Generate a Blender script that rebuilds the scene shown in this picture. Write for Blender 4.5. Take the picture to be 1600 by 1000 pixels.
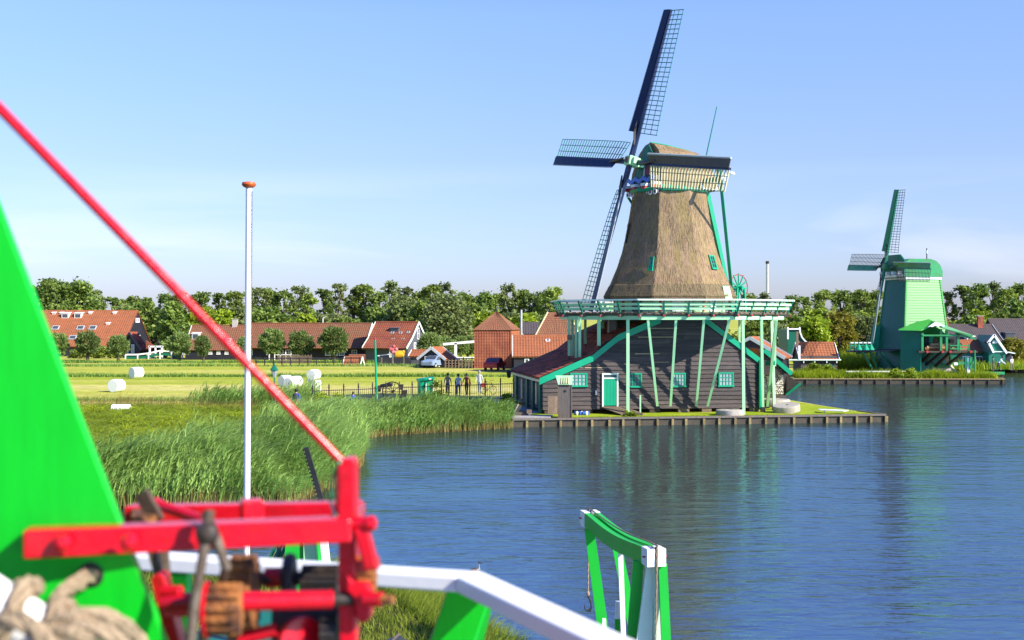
import bpy, math, random
import numpy as np
from mathutils import Vector, Matrix, noise as mnoise
from mathutils.geometry import tessellate_polygon

for o in list(bpy.data.objects):
    bpy.data.objects.remove(o, do_unlink=True)
scene = bpy.context.scene
COL = scene.collection
R = math.radians
rng = random.Random(7)

# ------------------------------------------------------------------ camera, sky, sun, exposure
CAM_Z = 6.5
cam_d = bpy.data.cameras.new("camera")
cam_d.sensor_width = 36.0
cam_d.lens = 45.0
cam_d.clip_start = 0.05
cam_d.clip_end = 6000.0
cam_d.dof.use_dof = True
cam_d.dof.focus_distance = 78.0
cam_d.dof.aperture_fstop = 3.8
cam = bpy.data.objects.new("camera", cam_d)
COL.objects.link(cam)
cam.location = (0, 0, CAM_Z)
cam.rotation_euler = (R(90 - 0.143), 0, 0)
scene.camera = cam

SUN_EL = R(33.0)
SUN_AZ = R(122.0)          # clockwise from +Y: from the right, a little behind the camera
SUN_DIR = Vector((math.sin(SUN_AZ) * math.cos(SUN_EL), math.cos(SUN_AZ) * math.cos(SUN_EL), math.sin(SUN_EL)))
world = bpy.data.worlds.new("World")
scene.world = world
world.use_nodes = True
wn, wl = world.node_tree.nodes, world.node_tree.links
wn.clear()
sky = wn.new("ShaderNodeTexSky")
sky.sky_type = 'NISHITA'
sky.sun_disc = False
sky.sun_elevation = SUN_EL
sky.sun_rotation = SUN_AZ
sky.altitude = 0.0
sky.air_density = 1.0
sky.dust_density = 0.6
sky.ozone_density = 4.0
w_tc = wn.new("ShaderNodeTexCoord")
w_sep = wn.new("ShaderNodeSeparateXYZ")
wl.new(w_tc.outputs['Generated'], w_sep.inputs['Vector'])
w_tint = wn.new("ShaderNodeValToRGB")      # air near the horizon: a little more lavender, all the way round
cr = w_tint.color_ramp
cr.elements[0].position = 0.0
cr.elements[0].color = (0.51, 0.51, 0.72, 1)
cr.elements[1].position = 0.122
cr.elements[1].color = (0.61, 0.575, 0.70, 1)
e = cr.elements.new(0.035)
e.color = (0.53, 0.54, 0.76, 1)
e = cr.elements.new(0.228)
e.color = (0.70, 0.69, 0.84, 1)
e = cr.elements.new(0.36)
e.color = (0.50, 0.61, 0.95, 1)
e = cr.elements.new(0.6)
e.color = (0.36, 0.52, 0.95, 1)
wl.new(w_sep.outputs['Z'], w_tint.inputs['Fac'])
w_mul = wn.new("ShaderNodeMix")
w_mul.data_type = 'RGBA'
w_mul.blend_type = 'MULTIPLY'
w_mul.inputs['Factor'].default_value = 1.0
wl.new(sky.outputs['Color'], w_mul.inputs['A'])
wl.new(w_tint.outputs['Color'], w_mul.inputs['B'])
w_map = wn.new("ShaderNodeMapping")
w_map.inputs['Scale'].default_value = (1.5, 1.5, 10.0)
w_no = wn.new("ShaderNodeTexNoise")
w_no.inputs['Scale'].default_value = 1.5
w_no.inputs['Detail'].default_value = 8.0
w_no.inputs['Roughness'].default_value = 0.5
w_no.inputs['Distortion'].default_value = 0.6
w_rp = wn.new("ShaderNodeMapRange")        # thin cirrus, low in the sky
w_rp.inputs['From Min'].default_value = 0.49
w_rp.inputs['From Max'].default_value = 0.85
w_rp.inputs['To Max'].default_value = 0.6
w_band = wn.new("ShaderNodeMapRange")
w_band.inputs['From Min'].default_value = 0.12
w_band.inputs['From Max'].default_value = 0.05
w_cm = wn.new("ShaderNodeMath")
w_cm.operation = 'MULTIPLY'
w_mix = wn.new("ShaderNodeMix")
w_mix.data_type = 'RGBA'
w_mix.inputs['B'].default_value = (5.0, 4.8, 5.3, 1)
w_bg = wn.new("ShaderNodeBackground")
w_bg.inputs['Strength'].default_value = 0.145
w_out = wn.new("ShaderNodeOutputWorld")
wl.new(w_tc.outputs['Generated'], w_map.inputs['Vector'])
wl.new(w_map.outputs['Vector'], w_no.inputs['Vector'])
wl.new(w_no.outputs['Fac'], w_rp.inputs['Value'])
wl.new(w_sep.outputs['Z'], w_band.inputs['Value'])
wl.new(w_rp.outputs['Result'], w_cm.inputs[0])
wl.new(w_band.outputs['Result'], w_cm.inputs[1])
wl.new(w_cm.outputs[0], w_mix.inputs['Factor'])
wl.new(w_mul.outputs['Result'], w_mix.inputs['A'])
wl.new(w_mix.outputs['Result'], w_bg.inputs['Color'])
wl.new(w_bg.outputs['Background'], w_out.inputs['Surface'])

sun_d = bpy.data.lights.new("sun", 'SUN')
sun_d.energy = 5.0
sun_d.angle = R(0.53)
sun_d.color = (1.0, 0.92, 0.79)
sun = bpy.data.objects.new("sun", sun_d)
COL.objects.link(sun)
sun.location = (60, -40, 60)
sun.rotation_euler = (-SUN_DIR).to_track_quat('-Z', 'Y').to_euler()

scene.view_settings.view_transform = 'Standard'
scene.view_settings.look = 'None'
scene.view_settings.exposure = 0.93
scene.view_settings.gamma = 1.0
scene.view_settings.use_curve_mapping = False
scene.render.engine = 'CYCLES'
scene.cycles.max_bounces = 8
scene.cycles.transparent_max_bounces = 8
scene.cycles.use_denoising = True


# ------------------------------------------------------------------ helpers
def W(px, py, d):
    """point of the place at distance d along the view axis (photo pixels, 1600 wide)"""
    return Vector(((px - 800.0) / 2000.0 * d, d, CAM_Z - (py - 495.0) / 2000.0 * d))


def mat(name, col, rough=0.6, var=0.18, scale=2.0, bump=0.0, bscale=25.0, stretch=(1, 1, 1), rnd=0.0,
        spec=0.4, metal=0.0, col2=None, c2pos=(0.45, 0.65), c2scale=0.6, transl=0.0):
    m = bpy.data.materials.new(name)
    m.use_nodes = True
    nt = m.node_tree
    n, l = nt.nodes, nt.links
    b = n['Principled BSDF']
    b.inputs['Roughness'].default_value = rough
    b.inputs['Specular IOR Level'].default_value = spec
    b.inputs['Metallic'].default_value = metal
    tc = n.new("ShaderNodeTexCoord")
    mp = n.new("ShaderNodeMapping")
    mp.inputs['Scale'].default_value = stretch
    l.new(tc.outputs['Object'], mp.inputs['Vector'])
    no = n.new("ShaderNodeTexNoise")
    no.inputs['Scale'].default_value = scale
    no.inputs['Detail'].default_value = 5.0
    no.inputs['Roughness'].default_value = 0.6
    l.new(mp.outputs['Vector'], no.inputs['Vector'])
    mr = n.new("ShaderNodeMapRange")
    mr.inputs['From Min'].default_value = 0.25
    mr.inputs['From Max'].default_value = 0.75
    mr.inputs['To Min'].default_value = 1.0 - var
    mr.inputs['To Max'].default_value = 1.0 + var
    l.new(no.outputs['Fac'], mr.inputs['Value'])
    base = n.new("ShaderNodeRGB")
    base.outputs[0].default_value = (*col, 1)
    csock = base.outputs[0]
    if col2:
        n2 = n.new("ShaderNodeTexNoise")
        n2.inputs['Scale'].default_value = c2scale
        n2.inputs['Detail'].default_value = 6.0
        n2.inputs['Roughness'].default_value = 0.65
        l.new(mp.outputs['Vector'], n2.inputs['Vector'])
        r2 = n.new("ShaderNodeMapRange")
        r2.inputs['From Min'].default_value = c2pos[0]
        r2.inputs['From Max'].default_value = c2pos[1]
        l.new(n2.outputs['Fac'], r2.inputs['Value'])
        mx = n.new("ShaderNodeMix")
        mx.data_type = 'RGBA'
        mx.inputs['B'].default_value = (*col2, 1)
        l.new(r2.outputs['Result'], mx.inputs['Factor'])
        l.new(csock, mx.inputs['A'])
        csock = mx.outputs['Result']
    vsock = mr.outputs['Result']
    if rnd:
        oi = n.new("ShaderNodeObjectInfo")
        r3 = n.new("ShaderNodeMapRange")
        r3.inputs['To Min'].default_value = 1.0 - rnd
        r3.inputs['To Max'].default_value = 1.0 + rnd
        l.new(oi.outputs['Random'], r3.inputs['Value'])
        mm = n.new("ShaderNodeMath")
        mm.operation = 'MULTIPLY'
        l.new(vsock, mm.inputs[0])
        l.new(r3.outputs['Result'], mm.inputs[1])
        vsock = mm.outputs[0]
    vm = n.new("ShaderNodeVectorMath")
    vm.operation = 'SCALE'
    l.new(csock, vm.inputs[0])
    l.new(vsock, vm.inputs['Scale'])
    l.new(vm.outputs['Vector'], b.inputs['Base Color'])
    if bump:
        n4 = n.new("ShaderNodeTexNoise")
        n4.inputs['Scale'].default_value = bscale
        n4.inputs['Detail'].default_value = 4.0
        l.new(mp.outputs['Vector'], n4.inputs['Vector'])
        bp = n.new("ShaderNodeBump")
        bp.inputs['Strength'].default_value = bump
        bp.inputs['Distance'].default_value = 0.05
        l.new(n4.outputs['Fac'], bp.inputs['Height'])
        l.new(bp.outputs['Normal'], b.inputs['Normal'])
    if transl:
        tr = n.new("ShaderNodeBsdfTranslucent")
        l.new(vm.outputs['Vector'], tr.inputs['Color'])
        ms = n.new("ShaderNodeMixShader")
        ms.inputs['Fac'].default_value = transl
        l.new(b.outputs['BSDF'], ms.inputs[1])
        l.new(tr.outputs['BSDF'], ms.inputs[2])
        l.new(ms.outputs['Shader'], n['Material Output'].inputs['Surface'])
    return m


def leafmat(name, ca, cb, transl=0.35, rough=0.55, patch=None, vary=True):
    """foliage: tint varies leaf by leaf (attribute) and from plant to plant"""
    m = bpy.data.materials.new(name)
    m.use_nodes = True
    n, l = m.node_tree.nodes, m.node_tree.links
    b = n['Principled BSDF']
    b.inputs['Roughness'].default_value = rough
    b.inputs['Specular IOR Level'].default_value = 0.3
    at = n.new("ShaderNodeAttribute")
    at.attribute_name = "tint"
    fac = at.outputs['Fac']
    if patch:
        tc = n.new("ShaderNodeTexCoord")
        no = n.new("ShaderNodeTexNoise")
        no.inputs['Scale'].default_value = patch
        no.inputs['Detail'].default_value = 3.0
        l.new(tc.outputs['Object'], no.inputs['Vector'])
        mr = n.new("ShaderNodeMapRange")
        mr.inputs['From Min'].default_value = 0.35
        mr.inputs['From Max'].default_value = 0.65
        l.new(no.outputs['Fac'], mr.inputs['Value'])
        av = n.new("ShaderNodeMath")
        av.operation = 'MULTIPLY_ADD'
        av.inputs[1].default_value = 0.5
        hv = n.new("ShaderNodeMath")
        hv.operation = 'MULTIPLY'
        hv.inputs[1].default_value = 0.5
        l.new(mr.outputs['Result'], hv.inputs[0])
        l.new(fac, av.inputs[0])
        l.new(hv.outputs[0], av.inputs[2])
        fac = av.outputs[0]
    mx = n.new("ShaderNodeMix")
    mx.data_type = 'RGBA'
    mx.inputs['A'].default_value = (*ca, 1)
    mx.inputs['B'].default_value = (*cb, 1)
    l.new(fac, mx.inputs['Factor'])
    oi = n.new("ShaderNodeObjectInfo")
    hs = n.new("ShaderNodeHueSaturation")
    r1 = n.new("ShaderNodeMapRange")
    r1.inputs['To Min'].default_value = 0.78 if vary else 1.0
    r1.inputs['To Max'].default_value = 1.3 if vary else 1.0
    l.new(oi.outputs['Random'], r1.inputs['Value'])
    l.new(r1.outputs['Result'], hs.inputs['Value'])
    l.new(mx.outputs['Result'], hs.inputs['Color'])
    l.new(hs.outputs['Color'], b.inputs['Base Color'])
    tr = n.new("ShaderNodeBsdfTranslucent")
    l.new(hs.outputs['Color'], tr.inputs['Color'])
    ms = n.new("ShaderNodeMixShader")
    ms.inputs['Fac'].default_value = transl
    l.new(b.outputs['BSDF'], ms.inputs[1])
    l.new(tr.outputs['BSDF'], ms.inputs[2])
    l.new(ms.outputs['Shader'], n['Material Output'].inputs['Surface'])
    return m


def tag(o, label=None, cat=None, group=None, kind=None):
    if label: o['label'] = label
    if cat: o['category'] = cat
    if group: o['group'] = group
    if kind: o['kind'] = kind
    return o


def thing(name, label, cat, loc=(0, 0, 0), group=None):
    o = bpy.data.objects.new(name, None)
    o.empty_display_size = 0.2
    COL.objects.link(o)
    o.location = loc
    return tag(o, label, cat, group)


def top_loc(o):
    while o.parent: o = o.parent
    return Vector(o.location)


class MB:
    """collects shapes in world coordinates and links them as ONE mesh object"""
    def __init__(s):
        s.v, s.f, s.m, s.mi = [], [], [], 0

    def add(s, vs, fs):
        o = len(s.v)
        s.v += [tuple(p) for p in vs]
        s.f += [tuple(i + o for i in f) for f in fs]
        s.m += [s.mi] * len(fs)
        return s

    def box(s, c, sz, M=None):
        hx, hy, hz = sz[0] / 2, sz[1] / 2, sz[2] / 2
        c = Vector(c)
        vs = []
        for z in (-hz, hz):
            for x, y in ((-hx, -hy), (hx, -hy), (hx, hy), (-hx, hy)):
                p = Vector((x, y, z))
                if M is not None: p = M @ p
                vs.append(p + c)
        return s.add(vs, [(3, 2, 1, 0), (4, 5, 6, 7), (0, 1, 5, 4), (1, 2, 6, 5), (2, 3, 7, 6), (3, 0, 4, 7)])

    def beam(s, a, b, w, h, up=(0, 0, 1), w2=None, h2=None):
        a, b = Vector(a), Vector(b)
        t = (b - a).normalized()
        u = Vector(up)
        side = t.cross(u)
        if side.length < 1e-4: side = t.cross(Vector((0, 1, 0)))
        side.normalize()
        u = side.cross(t).normalized()
        w2 = w if w2 is None else w2
        h2 = h if h2 is None else h2
        vs = []
        for p, ww, hh in ((a, w, h), (b, w2, h2)):
            for i, j in ((-1, -1), (1, -1), (1, 1), (-1, 1)):
                vs.append(p + side * (i * ww / 2) + u * (j * hh / 2))
        return s.add(vs, [(0, 1, 2, 3), (7, 6, 5, 4), (4, 5, 1, 0), (5, 6, 2, 1), (6, 7, 3, 2), (7, 4, 0, 3)])

    def tube(s, pts, rad, n=8, caps=True):
        pts = [Vector(p) for p in pts]
        k = len(pts)
        rads = rad if isinstance(rad, (list, tuple)) else [rad] * k
        vs, fs = [], []
        ref = None
        for i, p in enumerate(pts):
            t = (pts[min(i + 1, k - 1)] - pts[max(i - 1, 0)]).normalized()
            if ref is None:
                ref = Vector((0, 0, 1)) if abs(t.z) < 0.9 else Vector((1, 0, 0))
            a = (ref - t * ref.dot(t)).normalized()
            b = t.cross(a)
            ref = a
            for j in range(n):
                q = 2 * math.pi * j / n
                vs.append(p + (a * math.cos(q) + b * math.sin(q)) * rads[i])
        for i in range(k - 1):
            for j in range(n):
                fs.append((i * n + j, i * n + (j + 1) % n, (i + 1) * n + (j + 1) % n, (i + 1) * n + j))
        if caps:
            fs.append(tuple(range(n - 1, -1, -1)))
            fs.append(tuple((k - 1) * n + j for j in range(n)))
        return s.add(vs, fs)

    def cyl(s, a, b, r, r2=None, n=12):
        return s.tube([a, b], [r, r if r2 is None else r2], n)

    def lathe(s, prof, o=(0, 0, 0), n=16, ax=None):
        """prof = [(radius, height)] about +Z (or the axis ax) through o"""
        o = Vector(o)
        q = Vector((0, 0, 1)).rotation_difference(Vector(ax)).to_matrix() if ax is not None else Matrix.Identity(3)
        vs, fs = [], []
        for r, z in prof:
            for j in range(n):
                a = 2 * math.pi * j / n
                vs.append(o + q @ Vector((r * math.cos(a), r * math.sin(a), z)))
        k = len(prof)
        for i in range(k - 1):
            for j in range(n):
                fs.append((i * n + j, i * n + (j + 1) % n, (i + 1) * n + (j + 1) % n, (i + 1) * n + j))
        fs.append(tuple(range(n - 1, -1, -1)))
        fs.append(tuple((k - 1) * n + j for j in range(n)))
        return s.add(vs, fs)

    def prism(s, poly, off):
        """polygon extruded by the vector off"""
        off = Vector(off)
        p = [Vector(q) for q in poly]
        n = len(p)
        vs = p + [q + off for q in p]
        fs = [tuple(range(n - 1, -1, -1)), tuple(range(n, 2 * n))]
        fs += [(i, (i + 1) % n, n + (i + 1) % n, n + i) for i in range(n)]
        if n > 4:
            tri = tessellate_polygon([p])
            fs = [tuple(t) for t in tri] + [tuple(n + i for i in t)[::-1] for t in tri] + fs[2:]
        return s.add(vs, fs)

    def loft(s, rings, closed=True, caps=True):
        n = len(rings[0])
        vs = [p for r in rings for p in r]
        fs = []
        for i in range(len(rings) - 1):
            for j in range(n if closed else n - 1):
                fs.append((i * n + j, i * n + (j + 1) % n, (i + 1) * n + (j + 1) % n, (i + 1) * n + j))
        if caps and closed:
            fs.append(tuple(range(n - 1, -1, -1)))
            fs.append(tuple((len(rings) - 1) * n + j for j in range(n)))
        return s.add(vs, fs)

    def quadgrid(s, f, nu, nv):
        vs = [f(i / nu, j / nv) for j in range(nv + 1) for i in range(nu + 1)]
        fs = [(j * (nu + 1) + i, j * (nu + 1) + i + 1, (j + 1) * (nu + 1) + i + 1, (j + 1) * (nu + 1) + i)
              for j in range(nv) for i in range(nu)]
        return s.add(vs, fs)

    def build(s, name, m, parent=None, smooth=False, bevel=0.0, org=None, fix=True):
        me = bpy.data.meshes.new(name)
        if parent is not None:
            o0 = top_loc(parent)
        elif org is not None:
            o0 = Vector(org)
        else:
            xs = [p[0] for p in s.v]; ys = [p[1] for p in s.v]; zs = [p[2] for p in s.v]
            o0 = Vector(((min(xs) + max(xs)) / 2, (min(ys) + max(ys)) / 2, min(zs)))
        me.from_pydata([(p[0] - o0.x, p[1] - o0.y, p[2] - o0.z) for p in s.v], [], s.f)
        ms = m if isinstance(m, (list, tuple)) else [m]
        for q in ms: me.materials.append(q)
        if len(ms) > 1: me.polygons.foreach_set("material_index", s.m)
        if fix:
            import bmesh
            bm = bmesh.new(); bm.from_mesh(me)
            bmesh.ops.recalc_face_normals(bm, faces=bm.faces)
            bm.to_mesh(me); bm.free()
        if smooth:
            me.polygons.foreach_set("use_smooth", [True] * len(me.polygons))
            try: me.set_sharp_from_angle(angle=R(40))
            except Exception: pass
        me.update()
        o = bpy.data.objects.new(name, me)
        COL.objects.link(o)
        if parent is not None: o.parent = parent
        else: o.location = o0
        if bevel:
            b = o.modifiers.new("bevel", 'BEVEL')
            b.width = bevel; b.segments = 2; b.limit_method = 'ANGLE'; b.angle_limit = R(40)
        return o


def copy_tree(o, parent=None):
    c = o.copy()
    COL.objects.link(c)
    c.parent = parent
    for ch in list(o.children):
        copy_tree(ch, c)
    return c


def raw_mesh(name, verts, faces_flat, nper, m, tint=None, parent=None, smooth=False):
    """fast mesh from numpy arrays; tint = one value per face"""
    me = bpy.data.meshes.new(name)
    nv, nf = len(verts), len(faces_flat) // nper
    me.vertices.add(nv)
    me.vertices.foreach_set("co", np.asarray(verts, dtype=np.float32).ravel())
    me.loops.add(nf * nper)
    me.loops.foreach_set("vertex_index", np.asarray(faces_flat, dtype=np.int32))
    me.polygons.add(nf)
    me.polygons.foreach_set("loop_start", np.arange(0, nf * nper, nper, dtype=np.int32))
    me.polygons.foreach_set("loop_total", np.full(nf, nper, dtype=np.int32))
    if tint is not None:
        a = me.attributes.new("tint", 'FLOAT', 'FACE')
        a.data.foreach_set("value", np.asarray(tint, dtype=np.float32))
    me.materials.append(m)
    me.update(calc_edges=True)
    me.validate()
    if smooth: me.polygons.foreach_set("use_smooth", np.ones(nf, dtype=bool))
    o = bpy.data.objects.new(name, me)
    COL.objects.link(o)
    if parent is not None: o.parent = parent
    return o


def blades(roots, h, w, bend, az, segs=3, seed=1, tip=0.15, face=None):
    """curved grass blades: roots (N,3), arrays h, w, bend (horizontal reach / height), az (direction of the bend)"""
    g = np.random.default_rng(seed)
    N = len(roots)
    dirv = np.stack([np.cos(az), np.sin(az), np.zeros(N)], 1)
    fa = g.uniform(0, 2 * np.pi, N) if face is None else face
    side = np.stack([np.cos(fa), np.sin(fa), np.zeros(N)], 1)
    V = np.zeros((N, segs + 1, 2, 3), dtype=np.float32)
    for k in range(segs + 1):
        t = k / segs
        c = roots + dirv * (h * bend * t * t)[:, None]
        c[:, 2] += h * (t - 0.38 * np.minimum(bend, 1.4) * t * t * t)
        ww = w * ((1 - t) * 0.85 + tip)
        V[:, k, 0] = c - side * ww[:, None] / 2
        V[:, k, 1] = c + side * ww[:, None] / 2
    base = (np.arange(N) * (segs + 1) * 2)[:, None, None]
    k = np.arange(segs)[None, :, None] * 2
    q = np.array([0, 1, 3, 2])[None, None, :]
    F = (base + k + q).reshape(-1)
    return V.reshape(-1, 3), F, segs

# ------------------------------------------------------------------ materials
M = {}
M['clap'] = mat('tarred_board', (0.048, 0.037, 0.038), 0.62, 0.3, 1.2, 0.5, 18, (0.5, 0.5, 6), rnd=0.3, col2=(0.115, 0.082, 0.066), c2pos=(0.5, 0.75), c2scale=1.6)
M['clap_far'] = mat('tarred_wall', (0.018, 0.018, 0.028), 0.6, 0.25, 1.0, 0.3, 6, (0.3, 0.3, 4))
M['slate_wall'] = mat('slate_blue_wall', (0.085, 0.09, 0.115), 0.7, 0.15, 1.0, 0.2, 8)
M['teal'] = mat('teal_paint', (0.0, 0.28, 0.145), 0.42, 0.10, 1.5, 0.05, 30)
M['mint'] = mat('mint_paint', (0.33, 0.62, 0.33), 0.45, 0.08, 1.5, 0.05, 30)
M['mintw'] = mat('pale_mint_paint', (0.64, 0.78, 0.64), 0.45, 0.08, 1.5, 0.04, 30)
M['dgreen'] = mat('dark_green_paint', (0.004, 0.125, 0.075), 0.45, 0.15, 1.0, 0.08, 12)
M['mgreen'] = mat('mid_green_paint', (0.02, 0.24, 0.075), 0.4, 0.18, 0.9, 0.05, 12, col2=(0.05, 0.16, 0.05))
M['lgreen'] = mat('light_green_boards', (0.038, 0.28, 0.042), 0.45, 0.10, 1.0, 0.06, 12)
M['vgreen'] = mat('vivid_green_gloss', (0.004, 0.46, 0.016), 0.36, 0.10, 5.0, 0.05, 30, stretch=(6, 1, .7), spec=0.35)
M['vgreen2'] = mat('vivid_green_paint', (0.012, 0.42, 0.035), 0.4, 0.08, 2.0, 0.03, 40)
M['white'] = mat('white_paint', (0.78, 0.78, 0.77), 0.4, 0.05, 3.0, 0.02, 40)
M['whitew'] = mat('weathered_white_paint', (0.70, 0.72, 0.70), 0.5, 0.12, 2.0, 0.04, 40)
M['red'] = mat('red_gloss_paint', (0.58, 0.004, 0.016), 0.25, 0.14, 9.0, 0.06, 40, spec=0.5, col2=(0.36, 0.012, 0.012), c2scale=14, c2pos=(.52, .72))
M['redm'] = mat('red_paint', (0.40, 0.03, 0.03), 0.45, 0.1, 4.0)
M['rust'] = mat('rusty_iron', (0.34, 0.125, 0.03), 0.75, 0.35, 30.0, 0.4, 120, col2=(0.07, 0.028, 0.015), c2scale=18, c2pos=(0.45, 0.6))
M['iron'] = mat('black_iron', (0.018, 0.017, 0.017), 0.5, 0.3, 15.0, 0.1, 60, col2=(0.05, 0.032, 0.02), c2scale=9)
M['brown_iron'] = mat('brown_weathered_iron', (0.075, 0.048, 0.03), 0.6, 0.3, 20.0, 0.2, 80, col2=(0.14, 0.11, 0.08), c2scale=14)
M['navy'] = mat('navy_paint', (0.004, 0.012, 0.055), 0.45, 0.15, 1.0)
M['navy2'] = mat('dark_navy_paint', (0.004, 0.010, 0.045), 0.45, 0.15, 1.0)
M['grey_edge'] = mat('grey_weathered_edge', (0.42, 0.46, 0.46), 0.6, 0.15, 1.5)
M['sailbrown'] = mat('brown_sail_board', (0.075, 0.062, 0.05), 0.65, 0.2, 1.2)
M['sail_teal'] = mat('teal_sail_bar', (0.012, 0.17, 0.15), 0.5, 0.1, 1.0)
M['sail_sunlit'] = mat('sunlit_sail_bar', (0.46, 0.40, 0.22), 0.55, 0.15, 1.0)  # sunlight on the bar sides, put into a cream colour
M['thatch'] = mat('reed_thatch', (0.27, 0.185, 0.115), 0.95, 0.34, 2.6, 0.8, 9.0, (3.2, 3.2, 0.6), col2=(0.225, 0.175, 0.065), c2pos=(0.44, 0.68), c2scale=0.55, spec=0.05)
M['thatchb'] = mat('mossy_thatch_edge', (0.17, 0.135, 0.075), 0.95, 0.45, 2.2, 1.0, 9.0, (3.2, 3.2, 0.8), spec=0.05)
M['tile'] = mat('red_clay_tile', (0.36, 0.085, 0.04), 0.75, 0.3, 5.0, 0.1, 12, col2=(0.07, 0.032, 0.026), c2scale=1.5)
M['tile_o'] = mat('orange_clay_tile', (0.32, 0.108, 0.043), 0.75, 0.28, 6.0, 0.1, 12, col2=(0.26, 0.095, 0.04), c2scale=0.7)
M['tile_b'] = mat('brown_clay_tile', (0.20, 0.080, 0.040), 0.78, 0.28, 5.0, 0.1, 12, col2=(0.19, 0.092, 0.045), c2scale=0.5)
M['tile_r'] = mat('brick_red_tile', (0.21, 0.058, 0.03), 0.78, 0.28, 5.0, 0.1, 12, col2=(0.28, 0.09, 0.04), c2scale=0.6)
M['tile_g'] = mat('grey_brown_tile', (0.085, 0.068, 0.068), 0.8, 0.25, 4.0, 0.1, 12)
M['glass'] = mat('window_glass', (0.06, 0.07, 0.08), 0.06, 0.1, 1.0, spec=0.8)
M['curtain'] = mat('white_curtained_glass', (0.30, 0.33, 0.36), 0.12, 0.25, 3.0, spec=0.6)
M['brick'] = mat('pale_brick', (0.42, 0.38, 0.36), 0.85, 0.2, 5.0, 0.2, 20)
M['stone'] = mat('grey_millstone', (0.36, 0.33, 0.28), 0.9, 0.25, 4.0, 0.4, 16)
M['wood'] = mat('weathered_wood', (0.16, 0.115, 0.078), 0.8, 0.3, 2.5, 0.3, 15, (4, 4, 0.6), rnd=0.2)
M['woodb'] = mat('brown_grey_wood', (0.125, 0.10, 0.085), 0.8, 0.3, 2.5, 0.3, 15, (4, 4, 0.5), rnd=0.2)
M['wooddk'] = mat('dark_wet_wood', (0.05, 0.036, 0.022), 0.7, 0.35, 3.0, 0.3, 15, rnd=0.25)
M['woodlt'] = mat('pale_sawn_wood', (0.36, 0.26, 0.15), 0.75, 0.25, 3.0, 0.2, 15, rnd=0.2)
M['pile'] = mat('yellowed_pile', (0.19, 0.135, 0.055), 0.8, 0.3, 4.0, 0.3, 15, rnd=0.3)
M['rope'] = mat('hemp_rope', (0.34, 0.25, 0.155), 0.9, 0.3, 40.0, 0.5, 150)
M['cream'] = mat('cream_paint', (0.72, 0.62, 0.36), 0.5, 0.15, 2.0)
M['bark'] = mat('bark', (0.09, 0.07, 0.05), 0.9, 0.3, 3.0, 0.5, 10, (2, 2, 0.5))
M['wrap'] = mat('white_bale_wrap', (0.74, 0.78, 0.76), 0.35, 0.06, 2.0, 0.12, 5)
M['concrete'] = mat('grey_paving', (0.33, 0.31, 0.32), 0.85, 0.15, 1.5, 0.1, 10)
M['sand'] = mat('pale_path', (0.42, 0.36, 0.30), 0.9, 0.15, 0.8)
M['purple'] = mat('plum_paint', (0.17, 0.015, 0.07), 0.5, 0.1, 2.0)
M['blue'] = mat('sky_blue_paint', (0.05, 0.16, 0.62), 0.45, 0.1, 2.0)
M['box'] = mat('green_plastic', (0.0, 0.34, 0.16), 0.4, 0.08, 1.0)
M['tarp'] = mat('black_tarpaulin', (0.02, 0.02, 0.022), 0.45, 0.3, 3.0, 0.4, 8)

M['leaf_dk'] = leafmat('dark_tree_leaf', (0.064, 0.131, 0.029), (0.234, 0.312, 0.054), 0.32)
M['leaf_md'] = leafmat('tree_leaf', (0.090, 0.159, 0.030), (0.305, 0.377, 0.063), 0.34)
M['leaf_gr'] = leafmat('grey_green_leaf', (0.085, 0.13, 0.04), (0.23, 0.27, 0.085), 0.34)
M['leaf_yl'] = leafmat('yellow_green_leaf', (0.135, 0.216, 0.016), (0.365, 0.459, 0.027), 0.4)
M['leaf_au'] = leafmat('olive_leaf', (0.150, 0.150, 0.018), (0.315, 0.285, 0.030), 0.35)
M['leaf_wi'] = leafmat('willow_leaf', (0.088, 0.154, 0.039), (0.242, 0.319, 0.088), 0.35)
M['reed'] = leafmat('reed_leaf', (0.113, 0.238, 0.028), (0.367, 0.529, 0.130), 0.38, patch=0.22, vary=False)
M['herb'] = leafmat('meadow_herb', (0.17, 0.26, 0.012), (0.46, 0.54, 0.025), 0.42, patch=0.3, vary=False)
M['straw'] = leafmat('dry_grass', (0.26, 0.19, 0.06), (0.42, 0.31, 0.09), 0.35)
M['grassb'] = leafmat('grass_blade', (0.143, 0.220, 0.013), (0.330, 0.396, 0.039), 0.4, patch=0.4, vary=False)

M['thatch_straw'] = leafmat('loose_thatch_straw', (0.23, 0.155, 0.095), (0.36, 0.26, 0.155), 0.15, 0.9, vary=False)


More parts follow.
